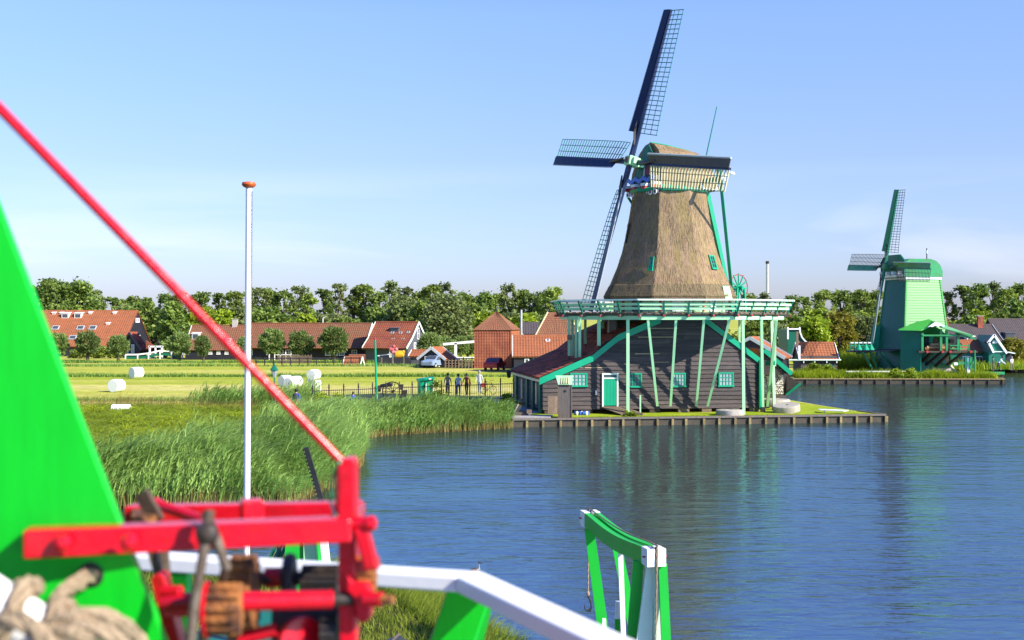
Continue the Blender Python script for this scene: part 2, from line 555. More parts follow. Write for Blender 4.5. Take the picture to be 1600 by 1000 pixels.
def ground_material():
    m = bpy.data.materials.new('meadow')
    m.use_nodes = True
    n, l = m.node_tree.nodes, m.node_tree.links
    b = n['Principled BSDF']
    b.inputs['Roughness'].default_value = 0.95
    b.inputs['Specular IOR Level'].default_value = 0.1
    tc = n.new("ShaderNodeTexCoord")
    mp = n.new("ShaderNodeMapping")
    mp.inputs['Scale'].default_value = (0.012, 0.11, 1)
    l.new(tc.outputs['Object'], mp.inputs['Vector'])
    n1 = n.new("ShaderNodeTexNoise")           # mown swaths lie across the view
    n1.inputs['Scale'].default_value = 1.0
    n1.inputs['Detail'].default_value = 5.0
    n1.inputs['Roughness'].default_value = 0.6
    l.new(mp.outputs['Vector'], n1.inputs['Vector'])
    r1 = n.new("ShaderNodeValToRGB")
    r1.color_ramp.elements[0].position = 0.36
    r1.color_ramp.elements[0].color = (0.28, 0.34, 0.028, 1)
    r1.color_ramp.elements[1].position = 0.62
    r1.color_ramp.elements[1].color = (0.53, 0.48, 0.15, 1)
    e = r1.color_ramp.elements.new(0.5)
    e.color = (0.38, 0.40, 0.05, 1)
    l.new(n1.outputs['Fac'], r1.inputs['Fac'])
    n2 = n.new("ShaderNodeTexNoise")
    n2.inputs['Scale'].default_value = 0.9
    n2.inputs['Detail'].default_value = 8.0
    n2.inputs['Roughness'].default_value = 0.7
    l.new(tc.outputs['Object'], n2.inputs['Vector'])
    mr = n.new("ShaderNodeMapRange")
    mr.inputs['From Min'].default_value = 0.3
    mr.inputs['From Max'].default_value = 0.7
    mr.inputs['To Min'].default_value = 0.7
    mr.inputs['To Max'].default_value = 1.2
    l.new(n2.outputs['Fac'], mr.inputs['Value'])
    vm = n.new("ShaderNodeVectorMath")
    vm.operation = 'SCALE'
    l.new(r1.outputs['Color'], vm.inputs[0])
    l.new(mr.outputs['Result'], vm.inputs['Scale'])
    l.new(vm.outputs['Vector'], b.inputs['Base Color'])
    bp = n.new("ShaderNodeBump")
    bp.inputs['Strength'].default_value = 0.6
    bp.inputs['Distance'].default_value = 0.15
    n3 = n.new("ShaderNodeTexNoise")
    n3.inputs['Scale'].default_value = 4.0
    n3.inputs['Detail'].default_value = 4.0
    l.new(tc.outputs['Object'], n3.inputs['Vector'])
    l.new(n3.outputs['Fac'], bp.inputs['Height'])
    l.new(bp.outputs['Normal'], b.inputs['Normal'])
    return m


def water_material():
    m = bpy.data.materials.new('river_water')
    m.use_nodes = True
    n, l = m.node_tree.nodes, m.node_tree.links
    n.remove(n['Principled BSDF'])
    body = n.new("ShaderNodeBsdfDiffuse")          # colour of the water body
    body.inputs['Color'].default_value = (0.056, 0.044, 0.032, 1)
    gl = n.new("ShaderNodeBsdfGlossy")
    gl.inputs['Color'].default_value = (0.36, 0.77, 1.0, 1)
    gl.inputs['Roughness'].default_value = 0.04
    fr = n.new("ShaderNodeFresnel")
    fr.inputs['IOR'].default_value = 5.8
    ms = n.new("ShaderNodeMixShader")
    l.new(fr.outputs['Fac'], ms.inputs['Fac'])
    l.new(body.outputs['BSDF'], ms.inputs[1])
    l.new(gl.outputs['BSDF'], ms.inputs[2])
    l.new(ms.outputs['Shader'], n['Material Output'].inputs['Surface'])
    tc = n.new("ShaderNodeTexCoord")
    hs = []
    for sc, st, wgt, det, ang in ((0.85, (0.55, 1.3, 1), 1.0, 2.0, 4), (3.0, (0.6, 1.2, 1), 0.40, 4.0, -9), (0.16, (0.7, 1.1, 1), 1.4, 2.0, 14)):
        mp = n.new("ShaderNodeMapping")
        mp.inputs['Scale'].default_value = st
        mp.inputs['Rotation'].default_value = (0, 0, R(ang))
        l.new(tc.outputs['Object'], mp.inputs['Vector'])
        no = n.new("ShaderNodeTexNoise")
        no.inputs['Scale'].default_value = sc
        no.inputs['Detail'].default_value = det
        no.inputs['Roughness'].default_value = 0.55
        no.inputs['Distortion'].default_value = 0.4
        l.new(mp.outputs['Vector'], no.inputs['Vector'])
        mu = n.new("ShaderNodeMath")
        mu.operation = 'MULTIPLY'
        mu.inputs[1].default_value = wgt
        l.new(no.outputs['Fac'], mu.inputs[0])
        hs.append(mu.outputs[0])
    a = n.new("ShaderNodeMath"); a.operation = 'ADD'
    l.new(hs[0], a.inputs[0]); l.new(hs[1], a.inputs[1])
    a2 = n.new("ShaderNodeMath"); a2.operation = 'ADD'
    l.new(a.outputs[0], a2.inputs[0]); l.new(hs[2], a2.inputs[1])
    # calmer and rougher patches of breeze
    mp = n.new("ShaderNodeMapping")
    mp.inputs['Scale'].default_value = (0.035, 0.09, 1)
    l.new(tc.outputs['Object'], mp.inputs['Vector'])
    no = n.new("ShaderNodeTexNoise")
    no.inputs['Scale'].default_value = 1.0
    no.inputs['Detail'].default_value = 3.0
    l.new(mp.outputs['Vector'], no.inputs['Vector'])
    mr = n.new("ShaderNodeMapRange")
    mr.inputs['From Min'].default_value = 0.35
    mr.inputs['From Max'].default_value = 0.65
    mr.inputs['To Min'].default_value = 0.40
    mr.inputs['To Max'].default_value = 1.0
    l.new(no.outputs['Fac'], mr.inputs['Value'])
    bp = n.new("ShaderNodeBump")
    bp.inputs['Distance'].default_value = 0.10
    l.new(mr.outputs['Result'], bp.inputs['Strength'])
    l.new(a2.outputs[0], bp.inputs['Height'])
    l.new(bp.outputs['Normal'], gl.inputs['Normal'])
    l.new(bp.outputs['Normal'], fr.inputs['Normal'])
    return m


M['ground'] = ground_material()
M['water'] = water_material()
M['lawn'] = mat('short_lawn', (0.23, 0.31, 0.012), 0.95, 0.22, 1.2, 0.5, 14, col2=(0.33, 0.37, 0.03), c2scale=0.5, spec=0.1)
M['soil'] = mat('dark_bank_soil', (0.035, 0.034, 0.014), 0.95, 0.4, 1.0, 0.4, 5, spec=0.1)

# ------------------------------------------------------------------ the setting: water, land, paths
GZ = 0.45
w = MB()
w.add([(-1500, -400, 0), (1500, -400, 0), (1500, 1500, 0), (-1500, 1500, 0)], [(0, 1, 2, 3)])
tag(w.build('water', M['water'], fix=False, org=(0, 0, 0)), 'rippled blue river water', None, kind='structure')


def land(name, pts, z, m, depth=1.6):
    tri = tessellate_polygon([[Vector((x, y, 0)) for x, y in pts]])
    n = len(pts)
    b = MB()
    b.add([(x, y, z) for x, y in pts] + [(x, y, z - depth) for x, y in pts],
          [tuple(t) for t in tri] + [(i, (i + 1) % n, n + (i + 1) % n, n + i) for i in range(n)])
    b.m = [0] * len(tri) + [1] * n
    o = b.build(name, [m, M['soil']], org=(0, 0, 0))
    o['kind'] = 'structure'
    return o


MAIN = [(-1500, 2500), (-1500, 43.5), (-60, 44), (-30, 43.2), (-16, 43.6), (-8.2, 44.2), (-7.2, 49), (-7.0, 56), (-7.6, 62), (-8.8, 68), (-6.5, 71.0), (-3, 73.2), (0.0, 75.4),
        (23.0, 79.1), (22.2, 82), (21.0, 88), (20.3, 92.5), (18.5, 104), (22, 120), (27.2, 124.2), (47.4, 123.4), (48.2, 128), (46.5, 150), (60, 152.5), (1500, 158), (1500, 2500)]
land('ground', MAIN, GZ, M['ground'])
land('lawn', [(1.0, 75.95), (22.6, 79.35), (21.9, 82), (20.7, 88), (20.0, 92.3), (8, 92), (6, 84), (1.2, 80)], GZ + 0.012, M['lawn'], 0.011)
land('near_bank', [(-60, 33.5), (-60, -30), (3.6, -30), (3.4, 22.8), (0.3, 23.2), (-1.0, 25.5), (-1.8, 28.2), (-3.4, 30.4), (-6, 31.5), (-12, 32)], 0.42, M['soil'])
land('path', [(-6.5, 86.5), (-2.2, 88.2), (-1.2, 95.5), (0.7, 104), (2.6, 116), (4.2, 116), (2.6, 104), (0.4, 94), (-1.0, 87.2), (-6.3, 85)], GZ + 0.02, M['sand'], 0.015)
land('paving', [(-1.9, 76.6), (0.3, 76.3), (2.6, 76.7), (2.7, 83), (-0.6, 89), (-3.2, 89), (-2.0, 82)], GZ + 0.008, M['concrete'], 0.006)


def quay(label, pts, top, step, side, beam=M['woodb'], pile=M['pile'], gap=0.0):
    """timber quay along a line: capping beam, sheet boards and piles standing proud of them"""
    a0 = Vector((*pts[0], 0))
    t = thing('timber_quay', label, 'quay', a0)
    for (x0, y0), (x1, y1) in zip(pts[:-1], pts[1:]):
        a, b = Vector((x0, y0, 0)), Vector((x1, y1, 0))
        d = (b - a).normalized()
        nrm = Vector((d.y, -d.x, 0)) * side
        MB().beam(a + Vector((0, 0, top)) + nrm * 0.03, b + Vector((0, 0, top)) + nrm * 0.03, 0.26, 0.10).build('capping_beam', beam, t)
        MB().beam(a + Vector((0, 0, top / 2 - 0.35)) + nrm * 0.02, b + Vector((0, 0, top / 2 - 0.35)) + nrm * 0.02, 0.06, top + 0.55).build('sheet_boards', M['wooddk'], t)
        L = (b - a).length
        k = int(L / step)
        for i in range(k + 1):
            p = a + d * (i * L / max(k, 1) + rng.uniform(-0.12, 0.12)) + nrm * 0.12
            MB().beam(p + Vector((0, 0, -0.7)), p + Vector((0, 0, top - 0.06 + rng.uniform(-0.03, 0.0))), rng.uniform(0.13, 0.19), 0.14, up=d).build('pile', pile, t)
    return t


quay('low timber quay edging the lawn in front of the thatched windmill', [(0.0, 75.4), (23.0, 79.1), (22.2, 82)], GZ, 0.97, 1)
quay('far timber quay with yellowed edge below the green windmill', [(27.2, 124.2), (47.4, 123.4), (48.2, 128)], GZ + 0.05, 1.3, 1, M['pile'], M['wooddk'])
quay('distant dark quay edge at the far side of the river', [(47.5, 151), (60, 152.5), (110, 154)], GZ + 0.1, 2.2, 1)

# ------------------------------------------------------------------ shared builders: pantiles, sails, windows
def pantiles(b, p00, p10, p01, p11, tw=0.26, th=0.34, amp=0.035, step=0.03, sub=4):
    """tiled slope as one surface: p00-p10 along the eave, p01-p11 along the ridge"""
    p00, p10, p01, p11 = (Vector(p) for p in (p00, p10, p01, p11))
    nrm = (p10 - p00).cross(p01 - p00).normalized()
    if nrm.z < 0: nrm = -nrm
    L = max((p10 - p00).length, (p11 - p01).length)
    H = ((p01 + p11) / 2 - (p00 + p10) / 2).length
    nc, nr = max(2, int(L / tw)), max(2, int(H / th))
    vs, fs = [], []
    wid = nc * sub + 1
    rows = 0
    for r in range(nr):
        for e, dz in ((0.0, step), (0.999, 0.0)):
            t = (r + e) / nr
            for i in range(wid):
                s = i / (wid - 1)
                q = (p00.lerp(p10, s)).lerp(p01.lerp(p11, s), t)
                ph = 2 * math.pi * (i % sub) / sub
                vs.append(q + nrm * (dz + amp * (0.5 + 0.5 * math.cos(ph)) + 0.006 * math.sin(r * 12.9 + (i // sub) * 7.3)))
            rows += 1
    for j in range(rows - 1):
        for i in range(wid - 1):
            fs.append((j * wid + i, j * wid + i + 1, (j + 1) * wid + i + 1, (j + 1) * wid + i))
    b.add(vs, fs)
    # closed underside so that the slope has thickness
    off = nrm * -0.09
    b.add([p00 + off, p10 + off, p11 + off, p01 + off, p00, p10, p11, p01],
          [(3, 2, 1, 0), (0, 1, 5, 4), (1, 2, 6, 5), (2, 3, 7, 6), (3, 0, 4, 7)])
    return b


def make_sails(root, hub, A, S, incl, phi, Rl, r0, nbar, mats, wl=1.45, wb=0.5, pitch=(20, 3), bar=0.045, stock=0.30, special=None):
    """four sails: each stock is a part with its wind board, battens and every bar as sub-parts"""
    Z = Vector((0, 0, 1))
    n = A * math.cos(incl) + Z * math.sin(incl)
    up = Z * math.cos(incl) - A * math.sin(incl)
    mstock, mboard, medge, mbar = mats
    for k in range(4):
        a = phi + k * math.pi / 2
        er = up * math.cos(a) + S * math.sin(a)
        et = -up * math.sin(a) + S * math.cos(a)        # trailing side, where the lattice is
        h = hub + (n * 0.16 if k % 2 == 0 else n * -0.16)
        sail = MB().beam(h, h + er * Rl, stock, stock * 0.95, up=n, w2=stock * 0.5, h2=stock * 0.5).build('sail', mstock, root)

        def fr(r):
            q = (r - r0) / (Rl - r0)
            be = R(pitch[0] + (pitch[1] - pitch[0]) * q ** 0.7)
            return et * math.cos(be) - n * math.sin(be), q
        steps = 10
        rings_v = []
        for i in range(steps + 1):
            r = r0 + (Rl - r0) * i / steps
            d, q = fr(r)
            nn = er.cross(d).normalized()
            c = h + er * r
            base = c - d * 0.02 + n * 0.10
            tipp = c - d * (wb * (0.9 + 0.1 * q)) + n * (0.10 + 0.10 * (1 - q))
            rings_v.append([base + nn * 0.02, tipp + nn * 0.02, tipp - nn * 0.02, base - nn * 0.02])
        near = special is not None and k == 1
        bd = MB().loft(rings_v).build('wind_board', special[0] if near else mboard, sail)
        pts = [(q[1] + q[2]) / 2 for q in rings_v]
        MB().tube(pts, 0.07 if near else 0.035, 6).build('board_edge', medge, sail)
        # bars
        for i in range(nbar):
            r = r0 + (Rl - r0 - 0.05) * i / (nbar - 1)
            d, q = fr(r)
            c = h + er * r
            wl_r = wl * (1.0 - 0.12 * q)
            MB().beam(c - d * 0.1, c + d * wl_r, bar * (1.7 if near else 1), bar * (1.7 if near else 1), up=n).build('bar', special[1] if near else mbar, sail)  # one sail gets thicker bars in a colour that paints sunlight on them
        for fr_w in (0.34, 0.67, 0.985):
            pts = []
            for i in range(steps + 1):
                r = r0 + (Rl - r0 - 0.05) * i / steps
                d, q = fr(r)
                pts.append(h + er * r + d * (wl * (1.0 - 0.12 * q) * fr_w) + n * 0.03)
            MB().tube(pts, bar * 0.5, 4).build('batten', mbar, sail)
        # furled strip of sail cloth near the hub
        d, q = fr(r0)
        MB().tube([h + er * (r0 * 0.55) + n * 0.2 + et * 0.22, h + er * (r0 * 0.95) + n * 0.24, h + er * (r0 + 0.75) + n * 0.22 - et * 0.16],
                  [0.05, 0.085, 0.05], 6).build('furled_cloth', M['sailbrown'], sail)
    return n, up


def grid_window(parent, fn, u0, u1, z0, z1, nu, nz, fm, gm, fw=0.09, proud=0.06, bar=0.035, name='window'):
    """window in a wall: fn(u, out, z) gives the point; frame is the part, muntins and pane its sub-parts"""
    b = MB()

    def rect(b, a0, a1, c0, c1, o0, o1):
        q = [fn(a0, o0, c0), fn(a1, o0, c0), fn(a1, o0, c1), fn(a0, o0, c1), fn(a0, o1, c0), fn(a1, o1, c0), fn(a1, o1, c1), fn(a0, o1, c1)]
        b.add(q, [(3, 2, 1, 0), (4, 5, 6, 7), (0, 1, 5, 4), (1, 2, 6, 5), (2, 3, 7, 6), (3, 0, 4, 7)])
    rect(b, u0, u1, z1 - fw, z1, 0, proud)
    rect(b, u0 - 0.03, u1 + 0.03, z0 - 0.02, z0 + fw, 0, proud + 0.03)
    rect(b, u0, u0 + fw, z0 + fw, z1 - fw, 0, proud)
    rect(b, u1 - fw, u1, z0 + fw, z1 - fw, 0, proud)
    fr = b.build(name, fm, parent)
    g = MB()
    rect(g, u0 + fw, u1 - fw, z0 + fw, z1 - fw, 0.004, 0.012)
    g.build('pane', gm, fr)
    if nu > 1 or nz > 1:
        k = MB()
        for i in range(1, nu):
            u = u0 + fw + (u1 - u0 - 2 * fw) * i / nu
            rect(k, u - bar / 2, u + bar / 2, z0 + fw, z1 - fw, 0.014, proud - 0.012)
        for j in range(1, nz):
            z = z0 + fw + (z1 - z0 - 2 * fw) * j / nz
            rect(k, u0 + fw, u1 - fw, z - bar / 2, z + bar / 2, 0.013, proud - 0.018)
        k.build('muntin', fm, fr)
    return fr


# ------------------------------------------------------------------ the thatched windmill
CX, CY = 10.41, 85.0
mill = thing('thatched_windmill', 'large windmill with thatched body, dark boarded mill house and mint green stage on posts', 'windmill', (CX, CY, GZ))
c9, s9 = math.cos(R(9)), math.sin(R(9))


def H(u, v, z):
    return Vector((CX + u * c9 - v * s9, CY + u * s9 + v * c9, z))


def OC(deg, r, z):
    return Vector((CX + r * math.sin(R(deg)), CY - r * math.cos(R(deg)), z))


VF, VB = -4.15, 7.5
UL, UR = -9.25, 4.72
LP = [(-9.45, 2.60), (-6.1, 4.02), (-4.5, 5.27), (-2.1, 6.32)]
RP = [(1.35, 6.32), (4.9, 3.62)]


def inv(prof, z):
    ps = sorted(prof, key=lambda q: q[1])
    if z <= ps[0][1]: return ps[0][0]
    for (u0, z0), (u1, z1) in zip(ps[:-1], ps[1:]):
        if z0 <= z <= z1: return u0 + (u1 - u0) * (z - z0) / (z1 - z0)
    return ps[-1][0]


def ul(z): return max(UL, inv(LP, z))
def ur(z): return min(UR, inv(RP, z))


# backing wall of the mill house
poly = [(UL + .03, 0.75), (UR - .03, 0.75), (UR - .03, 3.6), (1.4, 6.2), (-2.1, 6.2), (-4.5, 5.15), (-6.1, 3.9), (UL + .03, 2.55)]
MB().prism([H(u, VF + 0.05, z) for u, z in poly], H(0, 1, 0) * (VB - VF - 0.1) - H(0, 0, 0) * (VB - VF - 0.1)).build('house_core', M['clap'], mill)
# lapped planks of the front
z = 0.72
dz = 0.272
while z < 6.3:
    z1 = min(z + dz, 6.36)
    cuts = [0.0, 1.0]
    if rng.random() < 0.75: cuts = [0.0, rng.uniform(0.25, 0.75), 1.0]
    for c0, c1 in zip(cuts[:-1], cuts[1:]):
        a0, a1 = ul(z) + (ur(z) - ul(z)) * c0, ul(z) + (ur(z) - ul(z)) * c1
        b0, b1 = (ul(z1) + (ur(z1) - ul(z1)) * c0, ul(z1) + (ur(z1) - ul(z1)) * c1)
        if c0 > 0: b0 = a0
        if c1 < 1: b1 = a1 - 0.006; a1 -= 0.006
        lo, hi = VF - 0.055 - rng.uniform(0, 0.008), VF + 0.005
        MB().add([H(a0, lo, z), H(a1, lo, z), H(b1, hi, z1 + .01), H(b0, hi, z1 + .01), H(a0, VF + .06, z), H(a1, VF + .06, z), H(b1, VF + .06, z1 + .01), H(b0, VF + .06, z1 + .01)],
                 [(3, 2, 1, 0), (4, 5, 6, 7), (0, 1, 5, 4), (1, 2, 6, 5), (2, 3, 7, 6), (3, 0, 4, 7)]).build('plank', M['clap'], mill)
    z = z1
# left and right side planks
for uu, sg, ztop in ((UL, -1, 2.6), (UR, 1, 3.6)):
    z = 0.72
    while z < ztop:
        lo, hi = uu + sg * 0.05, uu - sg * 0.005
        z1 = z + dz
        MB().add([H(lo, VF - 0.02, z), H(lo, VB, z), H(hi, VB, z1 + .01), H(hi, VF - 0.02, z1 + .01), H(uu - sg * .06, VF, z), H(uu - sg * .06, VB, z), H(uu - sg * .06, VB, z1), H(uu - sg * .06, VF, z1)],
                 [(0, 1, 2, 3), (7, 6, 5, 4), (0, 4, 5, 1), (1, 5, 6, 2), (2, 6, 7, 3), (3, 7, 4, 0)]).build('plank', M['clap'], mill)
        z = z1
# bare lath lines where tar has worn off
for u0, u1, zz in ((-7.4, -6.8, 3.32), (-6.6, -5.2, 3.30), (-2.5, -0.6, 5.75), (-3.2, -0.9, 5.20), (-3.4, -1.8, 4.15), (-2.2, -1.2, 3.62)):
    MB().add([H(u0, VF - 0.068, zz), H(u1, VF - 0.068, zz), H(u1, VF - 0.06, zz + .05), H(u0, VF - 0.06, zz + .05)], [(0, 1, 2, 3)]).build('bare_lath', M['woodlt'], mill)
# piers under the house
for u in (-8.9, -6.4, -2.1, -0.2, 1.3, 3.2, 4.45):
    wdt = rng.uniform(0.45, 1.0) if u not in (-6.4,) else 0.6
    MB().box(H(u, VF + 0.35, 0.55), (wdt, 0.7, 0.62), Matrix.Rotation(R(9), 3, 'Z')).build('pier', M['wood'] if u > -2 else M['wooddk'], mill, bevel=0.03)
MB().box(H(-2.2, VF + 3, 0.5), (13.2, 4.0, 0.5), Matrix.Rotation(R(9), 3, 'Z')).build('plinth', M['wooddk'], mill)

# roofs
tb = MB()
for (u0, z0), (u1, z1) in zip(LP[:-1], LP[1:]):
    pantiles(tb, H(u0, VB, z0 + .1), H(u0, VF - .06, z0 + .1), H(u1, VB, z1 + .1), H(u1, VF - .06, z1 + .1))
roof = tb.build('roof', M['tile'], mill, fix=False)
tb = MB()
(u0, z0), (u1, z1) = RP[1], RP[0]
pantiles(tb, H(u0 + .12, VF - .06, z0 + .02), H(u0 + .12, VB, z0 + .02), H(u1, VF - .06, z1 + .1), H(u1, VB, z1 + .1))
tb.build('roof', M['tile'], mill, fix=False)


def strip_board(prof, v, h, th, dz=0.12):
    up_ = [H(u, v, z + dz) for u, z in prof]
    dn = [H(u, v, z + dz - h) for u, z in prof]
    b = MB()
    off = H(0, th, 0) - H(0, 0, 0)
    for i in range(len(prof) - 1):
        b.prism([dn[i], dn[i + 1], up_[i + 1], up_[i]], off)
    return b


strip_board([(-9.5, 2.58)] + LP[1:-1] + [(-1.75, 6.42)], VF - 0.16, 0.42, 0.085).build('verge_board', M['teal'], mill)
strip_board([(1.0, 6.45), (4.98, 3.58)], VF - 0.16, 0.40, 0.085, 0.16).build('verge_board', M['teal'], mill)
strip_board(LP, VB + 0.0, 0.3, 0.08, 0.2).build('verge_board', M['teal'], mill)
MB().beam(H(UR + .05, VF - .09, 0.6), H(UR + .05, VF - .09, 3.75), 0.30, 0.12, up=H(1, 0, 0) - H(0, 0, 0)).build('corner_board', M['teal'], mill)
MB().beam(H(UL - .12, VF - .1, 2.5), H(UL - .12, VB, 2.5), 0.10, 0.16).build('eave_board', M['cream'], mill)
for v, hh, m_ in ((-3.6, 2.45, 'dgreen'), (-1.0, 2.45, 'dgreen'), (1.2, 2.5, 'dgreen'), (5.8, 2.4, 'dgreen')):
    MB().beam(H(UL - .09, v, .5), H(UL - .09, v, hh), 0.5 if v < 2 else .8, 0.12, up=H(1, 0, 0) - H(0, 0, 0)).build('side_door_post', M[m_], mill)
for v in (-2.2, 3.4):
    MB().beam(H(UL - .08, v, 0.95), H(UL - .08, v, 2.3), 0.28, 0.08, up=H(1, 0, 0) - H(0, 0, 0)).build('side_shutter', M['cream'], mill)

# chimney on the tiled slope: courses of pale brick
ch = Vector(W(956, 525, 83.4))
for i in range(9):
    MB().box(ch + Vector((0, 0, i * 0.145 + 0.0)), (0.52 - 0.012 * i, 0.52 - 0.012 * i, 0.135), Matrix.Rotation(R(9), 3, 'Z')).build('chimney_course', M['brick'], mill)
MB().box(ch + Vector((0, 0, -.25)), (0.7, 0.62, 0.35), Matrix.Rotation(R(9), 3, 'Z')).build('chimney_flashing', M['grey_edge'], mill)

# windows and door of the front
front = lambda u, o, z: H(u, VF - 0.05 - o, z)
grid_window(mill, front, -7.55, -6.45, 2.15, 3.0, 4, 3, M['teal'], M['curtain'])
grid_window(mill, front, -3.85, -2.95, 2.08, 2.97, 4, 3, M['teal'], M['glass'])
grid_window(mill, front, -1.0, -0.1, 2.08, 2.97, 4, 3, M['teal'], M['curtain'])
grid_window(mill, front, 2.05, 3.05, 2.08, 2.98, 4, 3, M['teal'], M['curtain'])


def front_box(u0, u1, z0, z1, o0, o1, name, m, parent=mill):
    b = MB()
    q = [front(u0, o0, z0), front(u1, o0, z0), front(u1, o0, z1), front(u0, o0, z1), front(u0, o1, z0), front(u1, o1, z0), front(u1, o1, z1), front(u0, o1, z1)]
    b.add(q, [(3, 2, 1, 0), (4, 5, 6, 7), (0, 1, 5, 4), (1, 2, 6, 5), (2, 3, 7, 6), (3, 0, 4, 7)])
    return b.build(name, m, parent)


door = front_box(-5.42, -4.58, 0.95, 2.62, 0.0, 0.05, 'door', M['teal'])
for i in range(1, 4): front_box(-5.42 + .21 * i - .006, -5.42 + .21 * i + .006, 1.0, 2.6, .051, .056, 'door_groove', M['dgreen'], door)
front_box(-5.52, -5.42, 0.9, 2.98, 0, 0.09, 'door_frame', M['mintw'], door)
front_box(-4.58, -4.48, 0.9, 2.98, 0, 0.09, 'door_frame', M['mintw'], door)
front_box(-5.42, -4.58, 2.88, 2.98, 0, 0.09, 'door_frame', M['mintw'], door)
front_box(-5.42, -4.58, 2.62, 2.70, 0, 0.08, 'door_frame', M['mintw'], door)
front_box(-5.40, -4.60, 2.70, 2.88, 0, 0.03, 'transom_pane', M['glass'], door)
front_box(-5.52, -4.48, 0.80, 0.9, 0, 0.14, 'door_sill', M['wood'], door)
front_box(-5.95, -5.85, 1.62, 1.9, 0, 0.12, 'wall_bracket', M['whitew'])
# ramp of planks before the door
for i in range(7):
    u = -5.5 + i * 0.22
    MB().beam(H(u, VF - 0.15, 0.86), H(u + 0.85, VF - 1.9, 0.52), 0.20, 0.05).build('ramp_plank', M['wood'], mill)
MB().beam(H(-3.35, VF - 1.2, 0.45), H(-3.35, VF - 1.2, 1.65), 0.09, 0.09, up=(0, 1, 0)).build('ramp_post', M['mint'], mill)
MB().beam(H(-4.6, VF - 1.85, .5), H(-3.4, VF - 1.85, .5), 0.12, 0.16).build('ramp_beam', M['wooddk'], mill)

# open lean-to behind, with its own verge
lt = lambda px, py, d=90.0: W(px, py, d)
MB().prism([lt(1186, 545), lt(1200, 550), lt(1232, 584), lt(1186, 584)], (0.0, 0.15, 0)).build('lean_to_wall', M['clap'], mill)
for j in range(7):
    y0 = 553 + j * 4.6
    xr = 1197 + (y0 - 550) * 0.95
    MB().beam(lt(1186, y0 + 2.3, 89.93), lt(min(xr, 1230), y0 + 2.3, 89.93), 0.05, 0.2, up=(0, -.25, 1)).build('plank', M['clap'], mill)
MB().beam(lt(1194, 547, 89.8), lt(1237, 584, 89.8), 0.12, 0.30).build('verge_board', M['teal'], mill)
MB().prism([lt(1194, 546, 89.9), lt(1237, 583, 89.9), lt(1237, 583, 89.9) + Vector((-.6, 4, 0)), lt(1194, 546, 89.9) + Vector((-.6, 4, 0))], (0.02, 0, 0.08)).build('lean_to_roof', M['tile'], mill)
MB().beam(lt(1227, 584, 89.7), lt(1227, 618, 89.7), 0.22, 0.2, up=(0, 1, 0)).build('lean_to_post', M['clap'], mill)
MB().prism([lt(1186, 584, 92.2), lt(1229, 584, 92.2), lt(1229, 622, 92.2), lt(1186, 622, 92.2)], (0, 0.1, 0)).build('lean_to_back', M['clap'], mill)
MB().prism([lt(1229, 586, 89.6), lt(1251, 599, 89.0), lt(1229, 616, 89.4)], (0.05, 0.5, 0)).build('hatch_panel', M['woodb'], mill)
MB().beam(lt(1251, 599, 88.9), lt(1229, 617, 89.2), 0.06, 0.16).build('hatch_edge', M['teal'], mill)

# ---- dark octagonal base above the roofs
ring = lambda r, z: [OC(-20 + 45 * k, r, z) for k in range(8)]
MB().loft([ring(3.82, 0.6), ring(3.82, 6.6)]).build('base_core', M['clap'], mill)
for k in (5, 6, 7, 0, 1, 2):
    zz = 3.4
    while zz < 6.55:
        a0, a1 = OC(-20 + 45 * k, 3.93, zz), OC(-20 + 45 * (k + 1), 3.93, zz)
        b0, b1 = OC(-20 + 45 * k, 3.86, zz + .28), OC(-20 + 45 * (k + 1), 3.86, zz + .28)
        i0, i1 = OC(-20 + 45 * k, 3.8, zz), OC(-20 + 45 * (k + 1), 3.8, zz)
        MB().add([a0, a1, b1, b0, i0, i1], [(0, 1, 2, 3), (0, 4, 5, 1)]).build('base_plank', M['clap'], mill)
        zz += .27

